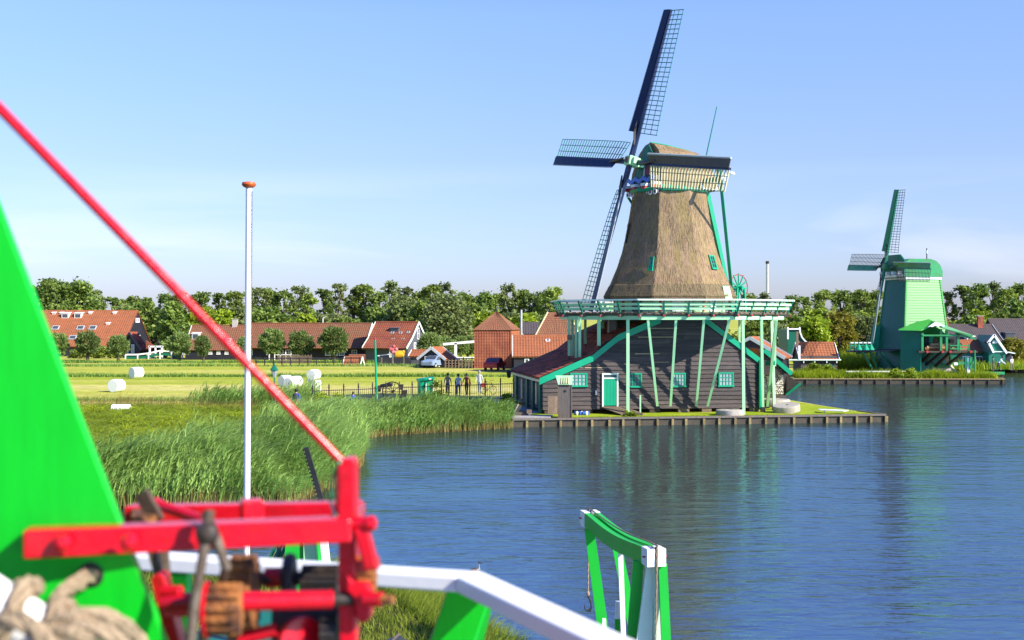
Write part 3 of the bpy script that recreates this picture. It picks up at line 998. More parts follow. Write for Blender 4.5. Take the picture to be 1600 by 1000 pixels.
# ---- stage
SR = 7.75
DZ = 6.74
deck = MB()
deck.loft([ring(3.9, DZ - .09), ring(SR, DZ - .09), ring(SR, DZ), ring(3.9, DZ)], caps=False)
deck.build('stage_deck', M['wood'], mill)
for k in range(8):
    a, b = OC(-20 + 45 * k, SR - .28, DZ - .30), OC(25 + 45 * k, SR - .28, DZ - .30)
    MB().beam(a, b, 0.20, 0.24).build('edge_beam', M['mint'], mill)
    a, b = OC(-20 + 45 * k, 5.6, DZ - .32), OC(25 + 45 * k, 5.6, DZ - .32)
    MB().beam(a, b, 0.18, 0.22).build('inner_beam', M['mint'], mill)
    e0, e1 = OC(-20 + 45 * k, SR, DZ), OC(25 + 45 * k, SR, DZ)
    t0, t1 = OC(-20 + 45 * k, SR + .42, DZ + .80), OC(25 + 45 * k, SR + .42, DZ + .80)
    for j in range(4):
        s_ = j / 4
        p, q = e0.lerp(e1, s_), t0.lerp(t1, s_)
        inn = (Vector((CX, CY, DZ)) - p).normalized()
        MB().beam(p + Vector((0, 0, -.1)), q, 0.09, 0.09, up=e1 - e0).build('rail_post', M['dgreen'], mill)
        jo = MB().beam(p + inn * 3.9 + Vector((0, 0, -.165)), p - inn * 0.16 + Vector((0, 0, -.165)), 0.14, 0.15).build('joist', M['woodb'], mill)
        MB().beam(p - inn * 0.16 + Vector((0, 0, -.165)), p - inn * 0.22 + Vector((0, 0, -.165)), 0.11, 0.12).build('joist_tip', M['redm'], jo)
    MB().beam(t0, t1, 0.16, 0.09).build('top_rail', M['mintw'], mill)
    for f in (0.34, 0.66):
        MB().beam(e0.lerp(t0, f) , e1.lerp(t1, f), 0.05, 0.15).build('middle_rail', M['mint'], mill)
    for j in range(11):       # short deck boards peeping out under the rail
        p = e0.lerp(e1, (j + .5) / 11)
        inn = (Vector((CX, CY, DZ)) - p).normalized()
        MB().beam(p + inn * .9 + Vector((0, 0, .035)), p - inn * .05 + Vector((0, 0, .035)), .42, .05).build('deck_board', M['wood'], mill)

# ---- posts that carry the stage
def edge_pt(px, py=496, r=SR - .28):
    """point under the edge beam seen at photo column px on the near side"""
    best = None
    for k in (-2, -1, 0, 1, 2):
        a, b = OC(-20 + 45 * k, r, 0), OC(25 + 45 * k, r, 0)
        for i in range(41):
            p = a.lerp(b, i / 40)
            e = abs(800 + 2000 * p.x / p.y - px) + 0.02 * p.y
            if best is None or e < best[0]: best = (e, p)
    p = best[1]
    return Vector((p.x, p.y, DZ - .42))


def post(top, bot, w_=0.17, foot=None):
    po = MB().beam(bot, top, w_, w_, up=(0, 1, 0)).build('stage_post', M['mint'], mill)
    if foot: MB().beam(bot + Vector((0, 0, -.02)), bot + Vector((0, 0, .28)), w_ + .1, w_ + .1, up=(0, 1, 0)).build('post_foot', foot, po)
    return po


post(edge_pt(980), Vector((W(981, 640, 78.7).x, 78.7, .55)), .19)
for pt_, pb in ((1014, 1027), (1056, 1047.6), (1099, 1088), (1140, 1105.6)):
    d0 = 80.1 + (pb - 1027) * .0066
    post(edge_pt(pt_), W(pb, 634, d0), .15)
post(edge_pt(1161.5), Vector((W(1162, 650, 78.6).x, 78.6, .5)), .18)
post(edge_pt(1190), Vector((W(1192, 643, 81.2).x, 81.2, .5)), .17, M['iron'])
post(OC(62, 7.3, DZ - .42), Vector((W(1198.6, 637, 84.5).x, 84.5, .5)), .18, M['iron'])
post(edge_pt(1206), Vector((W(1210, 641, 83.0).x, 83.0, .5)), .18, M['iron'])
post(OC(95, 7.2, DZ - .42), OC(95, 7.2, 3.2), .15)
post(OC(130, 7.2, DZ - .42), OC(130, 7.2, 2.8), .15)
MB().beam(W(1196, 568, 83.6), W(1211, 567, 83.2), .12, .3).build('post_tie', M['teal'], mill)
for px, pyb, d in ((889.3, 556, 81.9), (894.5, 558, 83.6), (900, 559, 81.6), (905.8, 558, 80.6), (914.5, 537, 84.5), (935.8, 540, 80.3), (942, 513, 84.5)):
    bot = W(px, pyb, d)
    po = post(Vector((bot.x, bot.y, DZ - .3)), bot, .17 if px != 935.8 else .21)
    MB().beam(bot + Vector((0, 0, -.35)), bot + Vector((0, 0, .02)), .07, .07, up=(0, 1, 0)).build('post_spike', M['iron'], po)
MB().box(W(890, 527, 81.7), (.3, .3, .3)).build('lamp_box', M['wood'], mill)

# ---- pale green ring between stage and thatch, with doors and shutters
MB().loft([ring(3.74, DZ), ring(3.80, 8.0)]).build('skirt_wall', M['mint'], mill)
for k in range(8):
    for f, wd, m_ in ((0.12, .16, 'redm'), (0.5, .75, 'mintw'), (0.88, .16, 'mint')):
        a, b = OC(-20 + 45 * k, 3.80, 0), OC(25 + 45 * k, 3.80, 0)
        p = a.lerp(b, f)
        d = (b - a).normalized()
        mm = M[m_]
        if k == 7 and m_ == 'mintw': mm = M['slate_wall']
        MB().beam(p + Vector((0, 0, DZ + .1)), p + Vector((0, 0, 7.85)), wd, .06, up=d.cross(Vector((0, 0, 1)))).build('skirt_panel', mm, mill)

# ---- thatched body
PR = [(7.68, 4.36), (7.86, 4.44), (8.1, 4.30), (8.8, 3.98), (9.7, 3.58), (10.7, 3.25), (11.6, 3.02), (12.4, 2.85), (13.4, 2.67), (14.2, 2.55), (14.66, 2.50), (14.80, 2.3)]


def thatch_ring(r, z, seed=0):
    out = []
    for k in range(8):
        a, b = -20 + 45 * k, 25 + 45 * k
        A_, B_ = OC(a, r, z), OC(b, r, z)
        for s_ in (0.02, 0.07, 0.2, 0.4, 0.6, 0.8, 0.93, 0.98):
            p = A_.lerp(B_, s_)
            c = Vector((CX, CY, z))
            nrm_ = p - c
            j = mnoise.noise(Vector((p.x * 1.3, p.y * 1.3, z * 0.5 + seed))) * 0.045
            sag = 1.0 + 0.010 * math.sin(math.pi * s_)
            out.append(c + nrm_ * (sag + j / max(r, .1)))
    return out


prof = []
for (z0, r0_), (z1, r1_) in zip(PR[:-1], PR[1:]):
    for i in range(3):
        prof.append((z0 + (z1 - z0) * i / 3, r0_ + (r1_ - r0_) * i / 3))
prof.append(PR[-1])
low = [q for q in prof if q[0] <= 8.62]
body = MB().loft([thatch_ring(3.7, 7.75)] + [thatch_ring(r, z) for z, r in prof]).build('thatched_body', M['thatch'], mill)
MB().loft([thatch_ring(3.75, 7.62, 5), thatch_ring(4.43, 7.60, 5)] + [thatch_ring(r + .07, z - .02, 5) for z, r in low] + [thatch_ring(low[-1][1] - .05, low[-1][0] + .06, 5)]).build('thatch_skirt', M['thatchb'], mill)


def facet_fn(k, frac):
    """surface frame on thatch facet k: (u, out, z) -> point"""
    def fn(u, o, z):
        r = PR[0][1]
        for (z0, r0_), (z1, r1_) in zip(PR[:-1], PR[1:]):
            if z0 <= z <= z1: r = r0_ + (r1_ - r0_) * (z - z0) / (z1 - z0)
        a, b = OC(-20 + 45 * k, r, z), OC(25 + 45 * k, r, z)
        d = (b - a).normalized()
        nn = d.cross(Vector((0, 0, 1)))
        return a.lerp(b, frac) + d * u + nn * (o + 0.07)
    return fn


grid_window(mill, facet_fn(-1, .88), -.17, .17, 9.45, 10.35, 2, 3, M['teal'], M['curtain'], .06, .08)
grid_window(mill, facet_fn(1, .60), -.30, .30, 9.6, 10.5, 2, 3, M['teal'], M['glass'], .09, .07)
grid_window(mill, facet_fn(-2, .62), -.2, .2, 11.4, 12.7, 1, 2, M['wooddk'], M['glass'], .07, .04)
fn = facet_fn(1, .72)
MB().prism([fn(-.4, .14, 7.6), fn(.4, .14, 7.6), fn(.4, .14, 8.5), fn(-.4, .14, 8.5)], (0, .2, 0)).build('thatch_opening', M['mint'], mill)

# ---- cap
A = Vector((-math.sin(R(60)), -math.cos(R(60)), 0))
S = Vector((math.cos(R(60)), -math.sin(R(60)), 0))
CAPC = Vector((CX, CY, 0))


def K(t, s, z): return CAPC + A * t + S * s + Vector((0, 0, z))


ZB = 14.82
secs = [(1.72, 1.72, 3.13, .38), (1.3, 1.9, 3.12, 0), (0.3, 2.5, 3.02, 0), (-0.7, 2.62, 2.90, 0), (-1.7, 2.45, 2.74, 0), (-2.3, 2.05, 2.05, 0), (-2.9, 1.5, 1.25, 0), (-3.35, .85, .55, 0)]
rings = []
for t, bw, h, ln in secs:
    r_ = []
    for f, g in ((1.0, 0.0), (1.03, .16), (.98, .36), (.83, .60), (.60, .81), (.30, .95), (0.0, 1.0), (-.30, .95), (-.60, .81), (-.83, .60), (-.98, .36), (-1.03, .16), (-1.0, 0.0)):
        p = K(t + ln * (0.5 - g), bw * f, ZB + .08 + (h - .08) * g)
        r_.append(p + Vector((0, 0, mnoise.noise(p * 1.4) * .04)))
    rings.append(r_)
MB().loft(rings).build('thatched_cap', M['thatch'], mill)
MB().tube([K(1.5, 0, ZB + 3.17), K(.3, 0, ZB + 3.08), K(-1.7, 0, ZB + 2.8)], .04, 6).build('ridge_board', M['teal'], mill)
# cap ring beam and rear boards
capring = [[CAPC + Vector((math.sin(R(a)) * r, -math.cos(R(a)) * r, z_)) for a in range(0, 360, 15)] for r, z_ in ((2.3, 14.62), (2.56, 14.68), (2.62, 14.86), (2.3, 15.0))]
MB().loft(capring).build('cap_ring', M['teal'], mill)
for sd in (-1, 1):
    MB().beam(K(1.9, 1.72 * sd, ZB + .12), K(.7, 2.05 * sd, ZB + .12), .12, .2).build('cap_beam', M['teal'], mill)
MB().beam(K(-.6, 2.66, ZB + .12), K(-3.1, 1.8, ZB + .12), .08, .2).build('cap_trim', M['whitew'], mill)
MB().beam(K(-2.5, 2.1, ZB + 1.05), K(-3.4, 1.2, ZB + .9), .3, .7).build('cap_hatch', M['dgreen'], mill)
# painted front of the cap: boards, plum hatch, blue wave, red and white blocks, row of roundels
for i in range(9):
    s0 = -1.72 + i * .382
    s1 = s0 + .375
    def topz(s): return ZB + .3 + 2.83 * (1 - min(1, abs(s) / 1.8) ** 1.25)
    MB().prism([K(2.05, s0, ZB + .1), K(2.05, s1, ZB + .1), K(1.72, s1, max(topz(s1), ZB + .3)), K(1.72, s0, max(topz(s0), ZB + .3))], A * .06).build('front_board', M['dgreen'], mill)
hat = MB().beam(K(2.14, .55, ZB + .95), K(2.08, .55, ZB + 1.65), .6, .06, up=A).build('front_hatch', M['purple'], mill)
for sx in (.22, .88): MB().beam(K(2.17, sx, ZB + .9), K(2.10, sx, ZB + 1.7), .07, .07, up=A).build('hatch_frame', M['whitew'], hat)
wave = []
for i in range(25):
    s = -1.8 + 3.6 * i / 24
    wave.append((s, ZB + .52 + .10 * math.sin(i * math.pi / 3)))
b = MB()
for (sa, za), (sb, zb) in zip(wave[:-1], wave[1:]):
    b.prism([K(2.2, sa, za), K(2.2, sb, zb), K(2.2, sb, zb + .28), K(2.2, sa, za + .28)], A * .08)
b.build('wave_board', M['blue'], mill)
for i, s in enumerate((-1.65, -.55, .55, 1.65)):
    for j, mm in ((0, 'redm'), (1, 'white')):
        MB().beam(K(2.0, s, ZB + .10 + .19 * j), K(2.55, s, ZB + .10 + .19 * j), .42, .18).build('beam_end', M[mm], mill)
MB().beam(K(2.15, -1.7, ZB - .15), K(2.15, 1.7, ZB - .15), .1, .34).build('front_sill', M['slate_wall'], mill)
for i in range(7):
    s = -1.5 + i * .5
    rd = MB().lathe([(.20, 0), (.20, .05), (.13, .06), (.13, .03)], K(2.22, s, ZB - .22), 12, ax=A).build('roundel', M['white'], mill)
    MB().lathe([(.10, .035), (.10, .05)], K(2.22, s, ZB - .22), 10, ax=A).build('roundel_centre', M['redm'] if i % 2 else M['slate_wall'], rd)
MB().beam(K(2.1, -1.75, ZB - .3), K(1.4, -2.0, ZB - .9), .12, .12).build('brace', M['teal'], mill)

# loose straw over the thatch: shaggy surface and ragged lower edges
gs = np.random.default_rng(12)


def prof_r(z_):
    for (z0, r0_), (z1, r1_) in zip(PR[:-1], PR[1:]):
        if z0 <= z_ <= z1: return r0_ + (r1_ - r0_) * (z_ - z0) / (z1 - z0)
    return PR[0][1]


SV, ST = [], []
for i in range(6500):
    k_ = int(gs.integers(-3, 4)); f_ = gs.uniform(0, 1)
    edge_ = i % 5 == 0
    zt_ = gs.uniform(7.9, 8.1) if edge_ else gs.uniform(8.0, 14.6)
    ln_ = gs.uniform(.25, .55)
    zb_ = max(zt_ - ln_, 7.42)
    rt_, rb_ = prof_r(zt_), prof_r(max(zb_, 7.69))
    lift = .075 if zt_ < 8.75 else .0
    a_, b_ = OC(-20 + 45 * k_, 1, 0), OC(25 + 45 * k_, 1, 0)
    d_ = (a_.lerp(b_, f_) - Vector((CX, CY, 0)))
    tg = (b_ - a_).normalized()
    sag = 1 + .010 * math.sin(math.pi * f_)
    p_ = Vector((CX, CY, zt_)) + d_ * (rt_ * sag + .0 + lift)
    q_ = Vector((CX, CY, zb_)) + d_ * (rb_ * sag + gs.uniform(.006, .032) + lift) + tg * gs.normal(0, .03)
    w_ = gs.uniform(.015, .035)
    SV += [p_ - tg * w_ / 2, p_ + tg * w_ / 2, q_ + tg * w_ / 3, q_ - tg * w_ / 3]
    ST.append(gs.uniform(0, 1))
off0 = Vector(mill.location)
so = raw_mesh('loose_straw', np.array([tuple(v_ - off0) for v_ in SV]), np.arange(len(SV)), 4, M['thatch_straw'], ST, parent=mill)
so['kind'] = 'stuff'
SV, ST = [], []
for i in range(2200):
    si = int(gs.integers(0, len(rings) - 1)); fi = gs.uniform(0, 1); j_ = int(gs.integers(0, 12)); fj = gs.uniform(0, 1)
    def cp(fj_):
        u0_ = rings[si][j_].lerp(rings[si][j_ + 1], fj_); u1_ = rings[si + 1][j_].lerp(rings[si + 1][j_ + 1], fj_)
        return u0_.lerp(u1_, fi)
    dn = 0.0 if j_ < 6 else 1.0
    p_, q_ = cp(fj), cp(min(1, max(0, fj + (.45 if dn else -.45))))
    out_ = (p_ - Vector((CX, CY, 15.4))).normalized()
    tg = (rings[si + 1][j_] - rings[si][j_]).normalized()
    w_ = gs.uniform(.02, .045)
    p_ = p_ + out_ * .005; q_ = q_ + out_ * gs.uniform(.01, .035) + Vector((0, 0, -.02))
    SV += [p_ - tg * w_ / 2, p_ + tg * w_ / 2, q_ + tg * w_ / 3, q_ - tg * w_ / 3]
    ST.append(gs.uniform(0, 1))
so = raw_mesh('loose_straw', np.array([tuple(v_ - off0) for v_ in SV]), np.arange(len(SV)), 4, M['thatch_straw'], ST, parent=mill)
so['kind'] = 'stuff'

# ---- sails
HUB = K(2.95, 0, 16.62)
n_ax, up_ax = make_sails(mill, HUB, A, S, R(12.5), R(8.4), 10.15, 1.9, 27,
                         (M['navy'], M['navy2'], M['grey_edge'], M['sail_teal']), 1.55, .62, special=(M['sailbrown'], M['sail_sunlit']))
MB().beam(HUB - n_ax * 2.6, HUB + n_ax * .2, .5, .5).build('wind_shaft', M['dgreen'], mill)
poll = MB().beam(HUB - n_ax * .42, HUB + n_ax * .45, .62, .62).build('poll_end', M['mint'], mill, bevel=.05)
MB().lathe([(.20, 0), (.2, .05), (.1, .07)], HUB + n_ax * .45, 12, ax=n_ax).build('poll_boss', M['pile'], poll)
for sd in (-1, 1):
    MB().beam(HUB + S * (.42 * sd) - n_ax * .2, HUB + S * (.42 * sd) + n_ax * .25, .22, .4).build('poll_wedge', M['mint'], poll)

# ---- tail poles, winding wheel, rod
MB().beam(K(-3.0, 0, 15.55), K(-5.45, 0, 6.85), .30, .34, w2=.22, h2=.24).build('tail_pole', M['teal'], mill)
for sd in (-1, 1):
    MB().beam(K(-.9, 4.25 * sd, 15.3), K(-5.2, .3 * sd, 7.7), .19, .2).build('tail_brace', M['teal'], mill)
    MB().beam(K(-.9, 1.2 * sd, 15.32), K(-.9, 4.5 * sd, 15.32), .24, .28).build('cross_beam', M['teal'], mill)
    MB().beam(K(-.9, 4.5 * sd, 15.32), K(-.9, 4.62 * sd, 15.32), .25, .29).build('cross_beam_tip', M['white'], mill)
    MB().beam(K(-2.6, 2.2 * sd, 15.2), K(-5.25, .2 * sd, 7.6), .15, .16).build('tail_brace', M['teal'], mill)
wc = W(1154, 450, 87.6)
wax = Vector((.62, -.78, 0)).normalized()
wu = wax.cross(Vector((0, 0, 1))).normalized()
wheel = MB().tube([wc + (wu * math.cos(q) + Vector((0, 0, 1)) * math.sin(q)) * .92 for q in [i * math.pi / 12 for i in range(25)]], .035, 6, caps=False).build('winding_wheel', M['redm'], mill)
for i in range(12):
    q = i * math.pi / 6
    MB().beam(wc, wc + (wu * math.cos(q) + Vector((0, 0, 1)) * math.sin(q)) * 1.0, .07, .07, up=wax).build('spoke', M['teal'], wheel)
MB().cyl(wc - wax * .4, wc + wax * .4, .13, n=10).build('wheel_axle', M['teal'], wheel)
for q in (-1, 1): MB().beam(wc + wu * (.35 * q) + wax * .2, Vector((wc.x, wc.y, DZ)) + wu * (.5 * q) + wax * .2, .12, .12).build('wheel_stand', M['teal'], mill)
MB().cyl(W(1103, 246, 86.2), W(1120, 167, 86.4), .05, .035, 8).build('lightning_rod', M['sail_teal'], mill)
MB().beam(K(-3.2, .6, 15.6), W(1142, 271, 87.4), .06, .06).build('hoist_arm', M['mintw'], mill)
MB().lathe([(.05, -.1), (.22, -.08), (.24, .02), (.1, .12)], W(1143, 271, 87.4), 10).build('hoist_cap', M['white'], mill)

# ------------------------------------------------------------------ the green windmill across the water
GX, GY = 40.7, 130.0
gm = thing('green_windmill', 'smaller all green boarded windmill with rounded cap and saw deck across the river', 'windmill', (GX, GY, GZ))
NA = Vector((-.968, -.25, 0))        # side that carries the sails
NB = Vector((.25, -.968, 0))         # pale side


def G(a, b, z): return Vector((GX, GY, z)) + NA * a + NB * b


def hs(z): return 1.88 + (10.3 - z) / 7.0 * 0.66


# lapped cladding of each side: real laps, one part per side
def side_clad(na, nb, z0, z1, row, m, name):
    b = MB()
    z = z0
    while z < z1 - .01:
        zt = min(z + row, z1)
        h0, h1 = hs(z) + .05, hs(zt) + .005
        def pt(h, s, zz, o=0):
            p = na * (h + o) + nb * (h * s)
            return Vector((GX, GY, zz)) + p
        b.add([pt(h0, -1, z), pt(h0, 1, z), pt(h1, 1, zt), pt(h1, -1, zt), pt(h0, -1, z, -.09), pt(h0, 1, z, -.09)], [(0, 1, 2, 3), (4, 5, 1, 0)])
        z = zt
    o = b.build(name, m, gm, fix=False)
    o['kind'] = 'stuff'
    return o


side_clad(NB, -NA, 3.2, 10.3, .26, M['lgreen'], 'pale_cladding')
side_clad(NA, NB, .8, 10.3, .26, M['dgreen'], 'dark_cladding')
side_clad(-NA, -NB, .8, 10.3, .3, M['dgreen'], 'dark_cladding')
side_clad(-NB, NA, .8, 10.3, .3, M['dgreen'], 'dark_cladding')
MB().loft([[G(sa * (hs(z) - .04), sb * (hs(z) - .04), z) for sa, sb in ((1, 1), (1, -1), (-1, -1), (-1, 1))] for z in (.6, 10.3)]).build('body_core', M['dgreen'], gm)
for sa, sb in ((1, 1), (-1, 1), (1, -1)):
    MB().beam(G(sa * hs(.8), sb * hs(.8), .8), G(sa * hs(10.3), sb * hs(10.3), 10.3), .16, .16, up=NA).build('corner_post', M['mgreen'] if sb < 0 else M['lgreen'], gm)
# white band and rounded cap
MB().loft([[G(sa * 2.0, sb * 2.0, z) for sa, sb in ((1, 1), (1, -1), (-1, -1), (-1, 1))] for z in (10.25, 10.55)]).build('white_band', M['white'], gm)
prof = [(2.05, 10.5), (2.05, 12.0), (1.5, 12.3), (-.7, 12.3), (-1.35, 12.12), (-1.8, 11.75), (-2.1, 11.1), (-2.1, 10.5)]
MB().prism([G(a, 2.05, z) for a, z in prof], NB * -4.1).build('rounded_cap', M['mgreen'], gm, smooth=True)
MB().prism([G(2.2, -2.25, 10.4), G(2.2, 2.25, 10.4), G(2.2, 2.25, 12.1), G(2.2, 1.4, 12.75), G(2.2, -1.4, 12.75), G(2.2, -2.25, 12.1)], NA * .12).build('cap_front', M['dgreen'], gm)
for s in (-1.6, -.5, .6, 1.7): MB().beam(G(2.3, s, 10.9), G(2.75, s, 10.9), .3, .3).build('beam_end', M['white'], gm)
MB().beam(G(2.36, -2.1, 10.6), G(2.36, 2.1, 10.6), .1, .25).build('front_trim', M['whitew'], gm)
fin = MB().cyl(G(-1.6, 0, 12.2), G(-1.6, 0, 13.5), .06, .05, 8).build('finial', M['iron'], gm)
MB().cyl(G(-1.6, 0, 12.95), G(-1.6, 0, 13.25), .09, .09, 8).build('finial_collar', M['whitew'], fin)
HUB2 = G(3.0, 0, 11.55)
n2, u2 = make_sails(gm, HUB2, NA, Vector((.25, -.968, 0)), R(9), R(3.5), 7.85, 1.5, 25, (M['dgreen'], M['mgreen'], M['grey_edge'], M['iron']), 1.4, .55, bar=.04, stock=.26)
MB().beam(HUB2 - n2 * 2.5, HUB2 + n2 * .2, .4, .4).build('wind_shaft', M['dgreen'], gm)
MB().beam(HUB2 - n2 * .35, HUB2 + n2 * .35, .5, .5).build('poll_end', M['mgreen'], gm, bevel=.04)

# lower body wing, open saw deck and its awnings
q = lambda px, py, d: W(px, py, d)
MB().prism([q(1407, 514, 126.6), q(1440, 520, 125.6), q(1438, 580, 125.6), q(1407, 580, 126.6)], (0.5, 1.2, 0)).build('porch_wall', M['dgreen'], gm)
MB().prism([q(1404, 516, 125.6), q(1440, 517, 125.1), q(1463, 505, 126.6), q(1447, 498, 128.4)], (0, .04, .09)).build('porch_roof', M['lgreen'], gm)
MB().prism([q(1440, 517, 125.1), q(1462, 503, 125.2), q(1476, 508, 125.2), q(1521, 524, 125.2), q(1518, 527, 125.2), q(1475, 513, 125.1), q(1460, 508, 125.1)], (.3, 2.6, .12)).build('saw_deck_roof', M['mgreen'], gm)
MB().prism([q(1500, 522, 125.3), q(1526, 528, 125.3), q(1524, 531, 125.3), q(1498, 525, 125.3)], (.2, 1.8, .1)).build('saw_deck_awning', M['mgreen'], gm)
b = MB()
pts = [q(1450, 512, 125.0)]
for i in range(9):
    x = 1450 + i * 3.4
    pts.append(q(x, 511 - (4 if 2 < i < 7 else 1.5) + (i % 2) * 1.6 - 2 * math.sin(i / 8 * math.pi), 125.0))
b.prism([q(1449, 511.5, 124.95), q(1462, 502.5, 124.95), q(1477, 509, 124.95), q(1474, 510.5, 124.95), q(1470, 509, 124.95), q(1466, 510.5, 124.95), q(1462, 508.5, 124.95), q(1457, 511, 124.95), q(1453, 510, 124.95)], (0, .08, 0))
b.build('scalloped_gable', M['white'], gm)
dk = MB().beam(q(1428, 549, 126.8), q(1519, 549, 126.8), 3.0, .16).build('saw_deck', M['wooddk'], gm)
for px in (1449, 1473, 1485, 1517):
    MB().box(q(px, 549.5, 125.2), (.22, .1, .22)).build('joist_tip', M['redm'], dk)
MB().prism([q(1442, 522, 129.4), q(1500, 522, 129.4), q(1500, 549, 129.4), q(1442, 549, 129.4)], (0, .1, 0)).build('saw_room_back', M['clap_far'], gm)
for px, y0, y1 in ((1441, 520, 548), (1470, 514, 548), (1479, 516, 548), (1497, 520, 548)):
    MB().beam(q(px, y0, 125.6), q(px, y1, 125.6), .22, .22, up=(0, 1, 0)).build('deck_post', M['mgreen'], gm)
for px, y0, y1, m_ in ((1447, 528, 544, 'clap_far'), (1454, 523, 546, 'teal'), (1460, 530, 547, 'rust'), (1466, 533, 547, 'wood'), (1475, 524, 546, 'dgreen'), (1486, 530, 547, 'wood')):
    MB().beam(q(px, y0, 127.2), q(px, y1, 127.2), .42, .5, up=(0, 1, 0)).build('saw_frame', M[m_], gm)
for i in range(4):
    MB().cyl(q(1445 + i * 3, 545 - i * 2.2, 126.2), q(1490 + i * 4, 545 - i * 2.2, 126.2), .16, n=10).build('sawn_log', M['woodlt'] if i % 2 else M['rust'], gm)
MB().beam(q(1441, 524, 125.5), q(1500, 524, 125.5), .2, .16).build('deck_rail', M['mgreen'], gm)
for yy in (540, 545):
    MB().beam(q(1484, yy, 125.5), q(1515, yy, 125.5), .08, .1).build('deck_rail', M['mgreen'], gm)
for px in (1500, 1514): MB().beam(q(px, 538, 125.5), q(px, 549, 125.5), .1, .1, up=(0, 1, 0)).build('rail_post', M['mgreen'], gm)
for x0, y0, x1, y1 in ((1456, 551, 1440, 566), (1470, 551, 1446, 571), (1505, 551, 1480, 570), (1484, 551, 1462, 572)):
    MB().beam(q(x0, y0, 126), q(x1, y1, 127.5), .22, .22).build('deck_brace', M['wooddk'], gm)
MB().prism([q(1461, 570, 128), q(1466, 556, 128), q(1483, 554, 128), q(1483, 570, 128)], (0, 1.5, 0)).build('plank_stack', M['woodlt'], gm)
MB().prism([q(1428, 570, 127.5), q(1484, 569, 127.5), q(1486, 574, 127.5), q(1428, 577, 127.5)], (0, 2.5, 0)).build('turning_ring', M['mgreen'], gm)
MB().prism([q(1428, 577, 127.6), q(1486, 574, 127.6), q(1487, 583, 127.6), q(1428, 583, 127.6)], (0, 2.3, 0)).build('brick_base', M['brick'], gm)
MB().beam(q(1485, 571, 126.4), q(1494, 583, 125.4), .2, .2).build('prop', M['cream'], gm)
# balcony on the sail side
MB().beam(q(1327, 549, 128.5), q(1412, 546, 128.5), 2.6, .14).build('balcony_deck', M['clap_far'], gm)
for yy, mm in ((535.5, 'whitew'), (540, 'teal'), (544, 'dgreen')):
    MB().beam(q(1327, yy, 127.4), q(1362, yy, 127.4), .09, .12).build('balcony_rail', M[mm], gm)
for i in range(6):
    MB().beam(q(1328 + i * 6.8, 534, 127.4), q(1328 + i * 6.8, 549, 127.4), .12, .1, up=(0, 1, 0)).build('rail_post', M['dgreen'], gm)
for px in (1342, 1353, 1361):
    MB().lathe([(.05, .5), (.16, .3), (.32, 0), (.34, -.08)], q(px, 545.5, 127.0), 10).build('bell_drip', M['teal'], gm)
for x0, x1 in ((1347, 1365), (1360, 1372), (1376, 1400), (1360, 1338)):
    MB().beam(q(x0, 549, 127.6), q(x1, 579 if x1 != 1338 else 552, 128.4), .2, .2).build('balcony_brace', M['dgreen'], gm)
MB().prism([q(1362, 510, 131.5), q(1380, 505, 131.5), q(1380, 545, 131.5), q(1358, 545, 131.5)], (1.0, 1.0, 0)).build('stair_house', M['teal'], gm)
# low green beams along the shore
MB().beam(q(1322, 580.5, 125.9), q(1430, 580.5, 125.9), .3, .12).build('shore_rail', M['whitew'], gm)
MB().beam(q(1322, 584, 126), q(1368, 584, 126), .25, .28).build('shore_beam', M['teal'], gm)
MB().beam(q(1425, 583.5, 125.6), q(1569, 583, 125.9), .3, .26).build('shore_beam', M['mgreen'], gm)
for px in (1322, 1365, 1428, 1470, 1522, 1536, 1566):
    MB().beam(q(px, 582, 126.0), q(px, 590, 126.0), .2, .2, up=(0, 1, 0)).build('shore_post', M['wooddk'] if px not in (1522, 1536) else M['whitew'], gm)

cr_ = thing('log_crane', 'small green wooden log crane with white post beside the saw deck', 'crane', q(1513, 584, 124.9))
MB().beam(q(1513, 584, 124.9), q(1513, 559, 124.9), .3, .3, up=(0, 1, 0)).build('post', M['whitew'], cr_)
MB().beam(q(1509, 576, 124.8), q(1509, 558, 124.8), .28, .3, up=(0, 1, 0)).build('cheek', M['dgreen'], cr_)
MB().beam(q(1517, 576, 124.8), q(1517, 558, 124.8), .28, .3, up=(0, 1, 0)).build('cheek', M['mgreen'], cr_)
MB().beam(q(1497, 567.5, 124.8), q(1514, 567.5, 124.8), .25, .25).build('arm', M['mgreen'], cr_)
MB().cyl(q(1490, 569, 124.7), q(1496, 569, 124.7), .16, n=8).build('roller', M['whitew'], cr_)
pump = thing('green_pump', 'thin green pump post with two stays beside the log crane', 'pump', q(1523, 580, 124.6))
MB().cyl(q(1523, 582, 124.6), q(1523, 547, 124.6), .09, .07, 8).build('post', M['mgreen'], pump)
for sx in (-1, 1): MB().beam(q(1523, 562, 124.6), q(1523 + 6 * sx, 570, 124.6), .07, .07).build('stay', M['mgreen'], pump)

# ------------------------------------------------------------------ houses
TILE_STUFF = {}


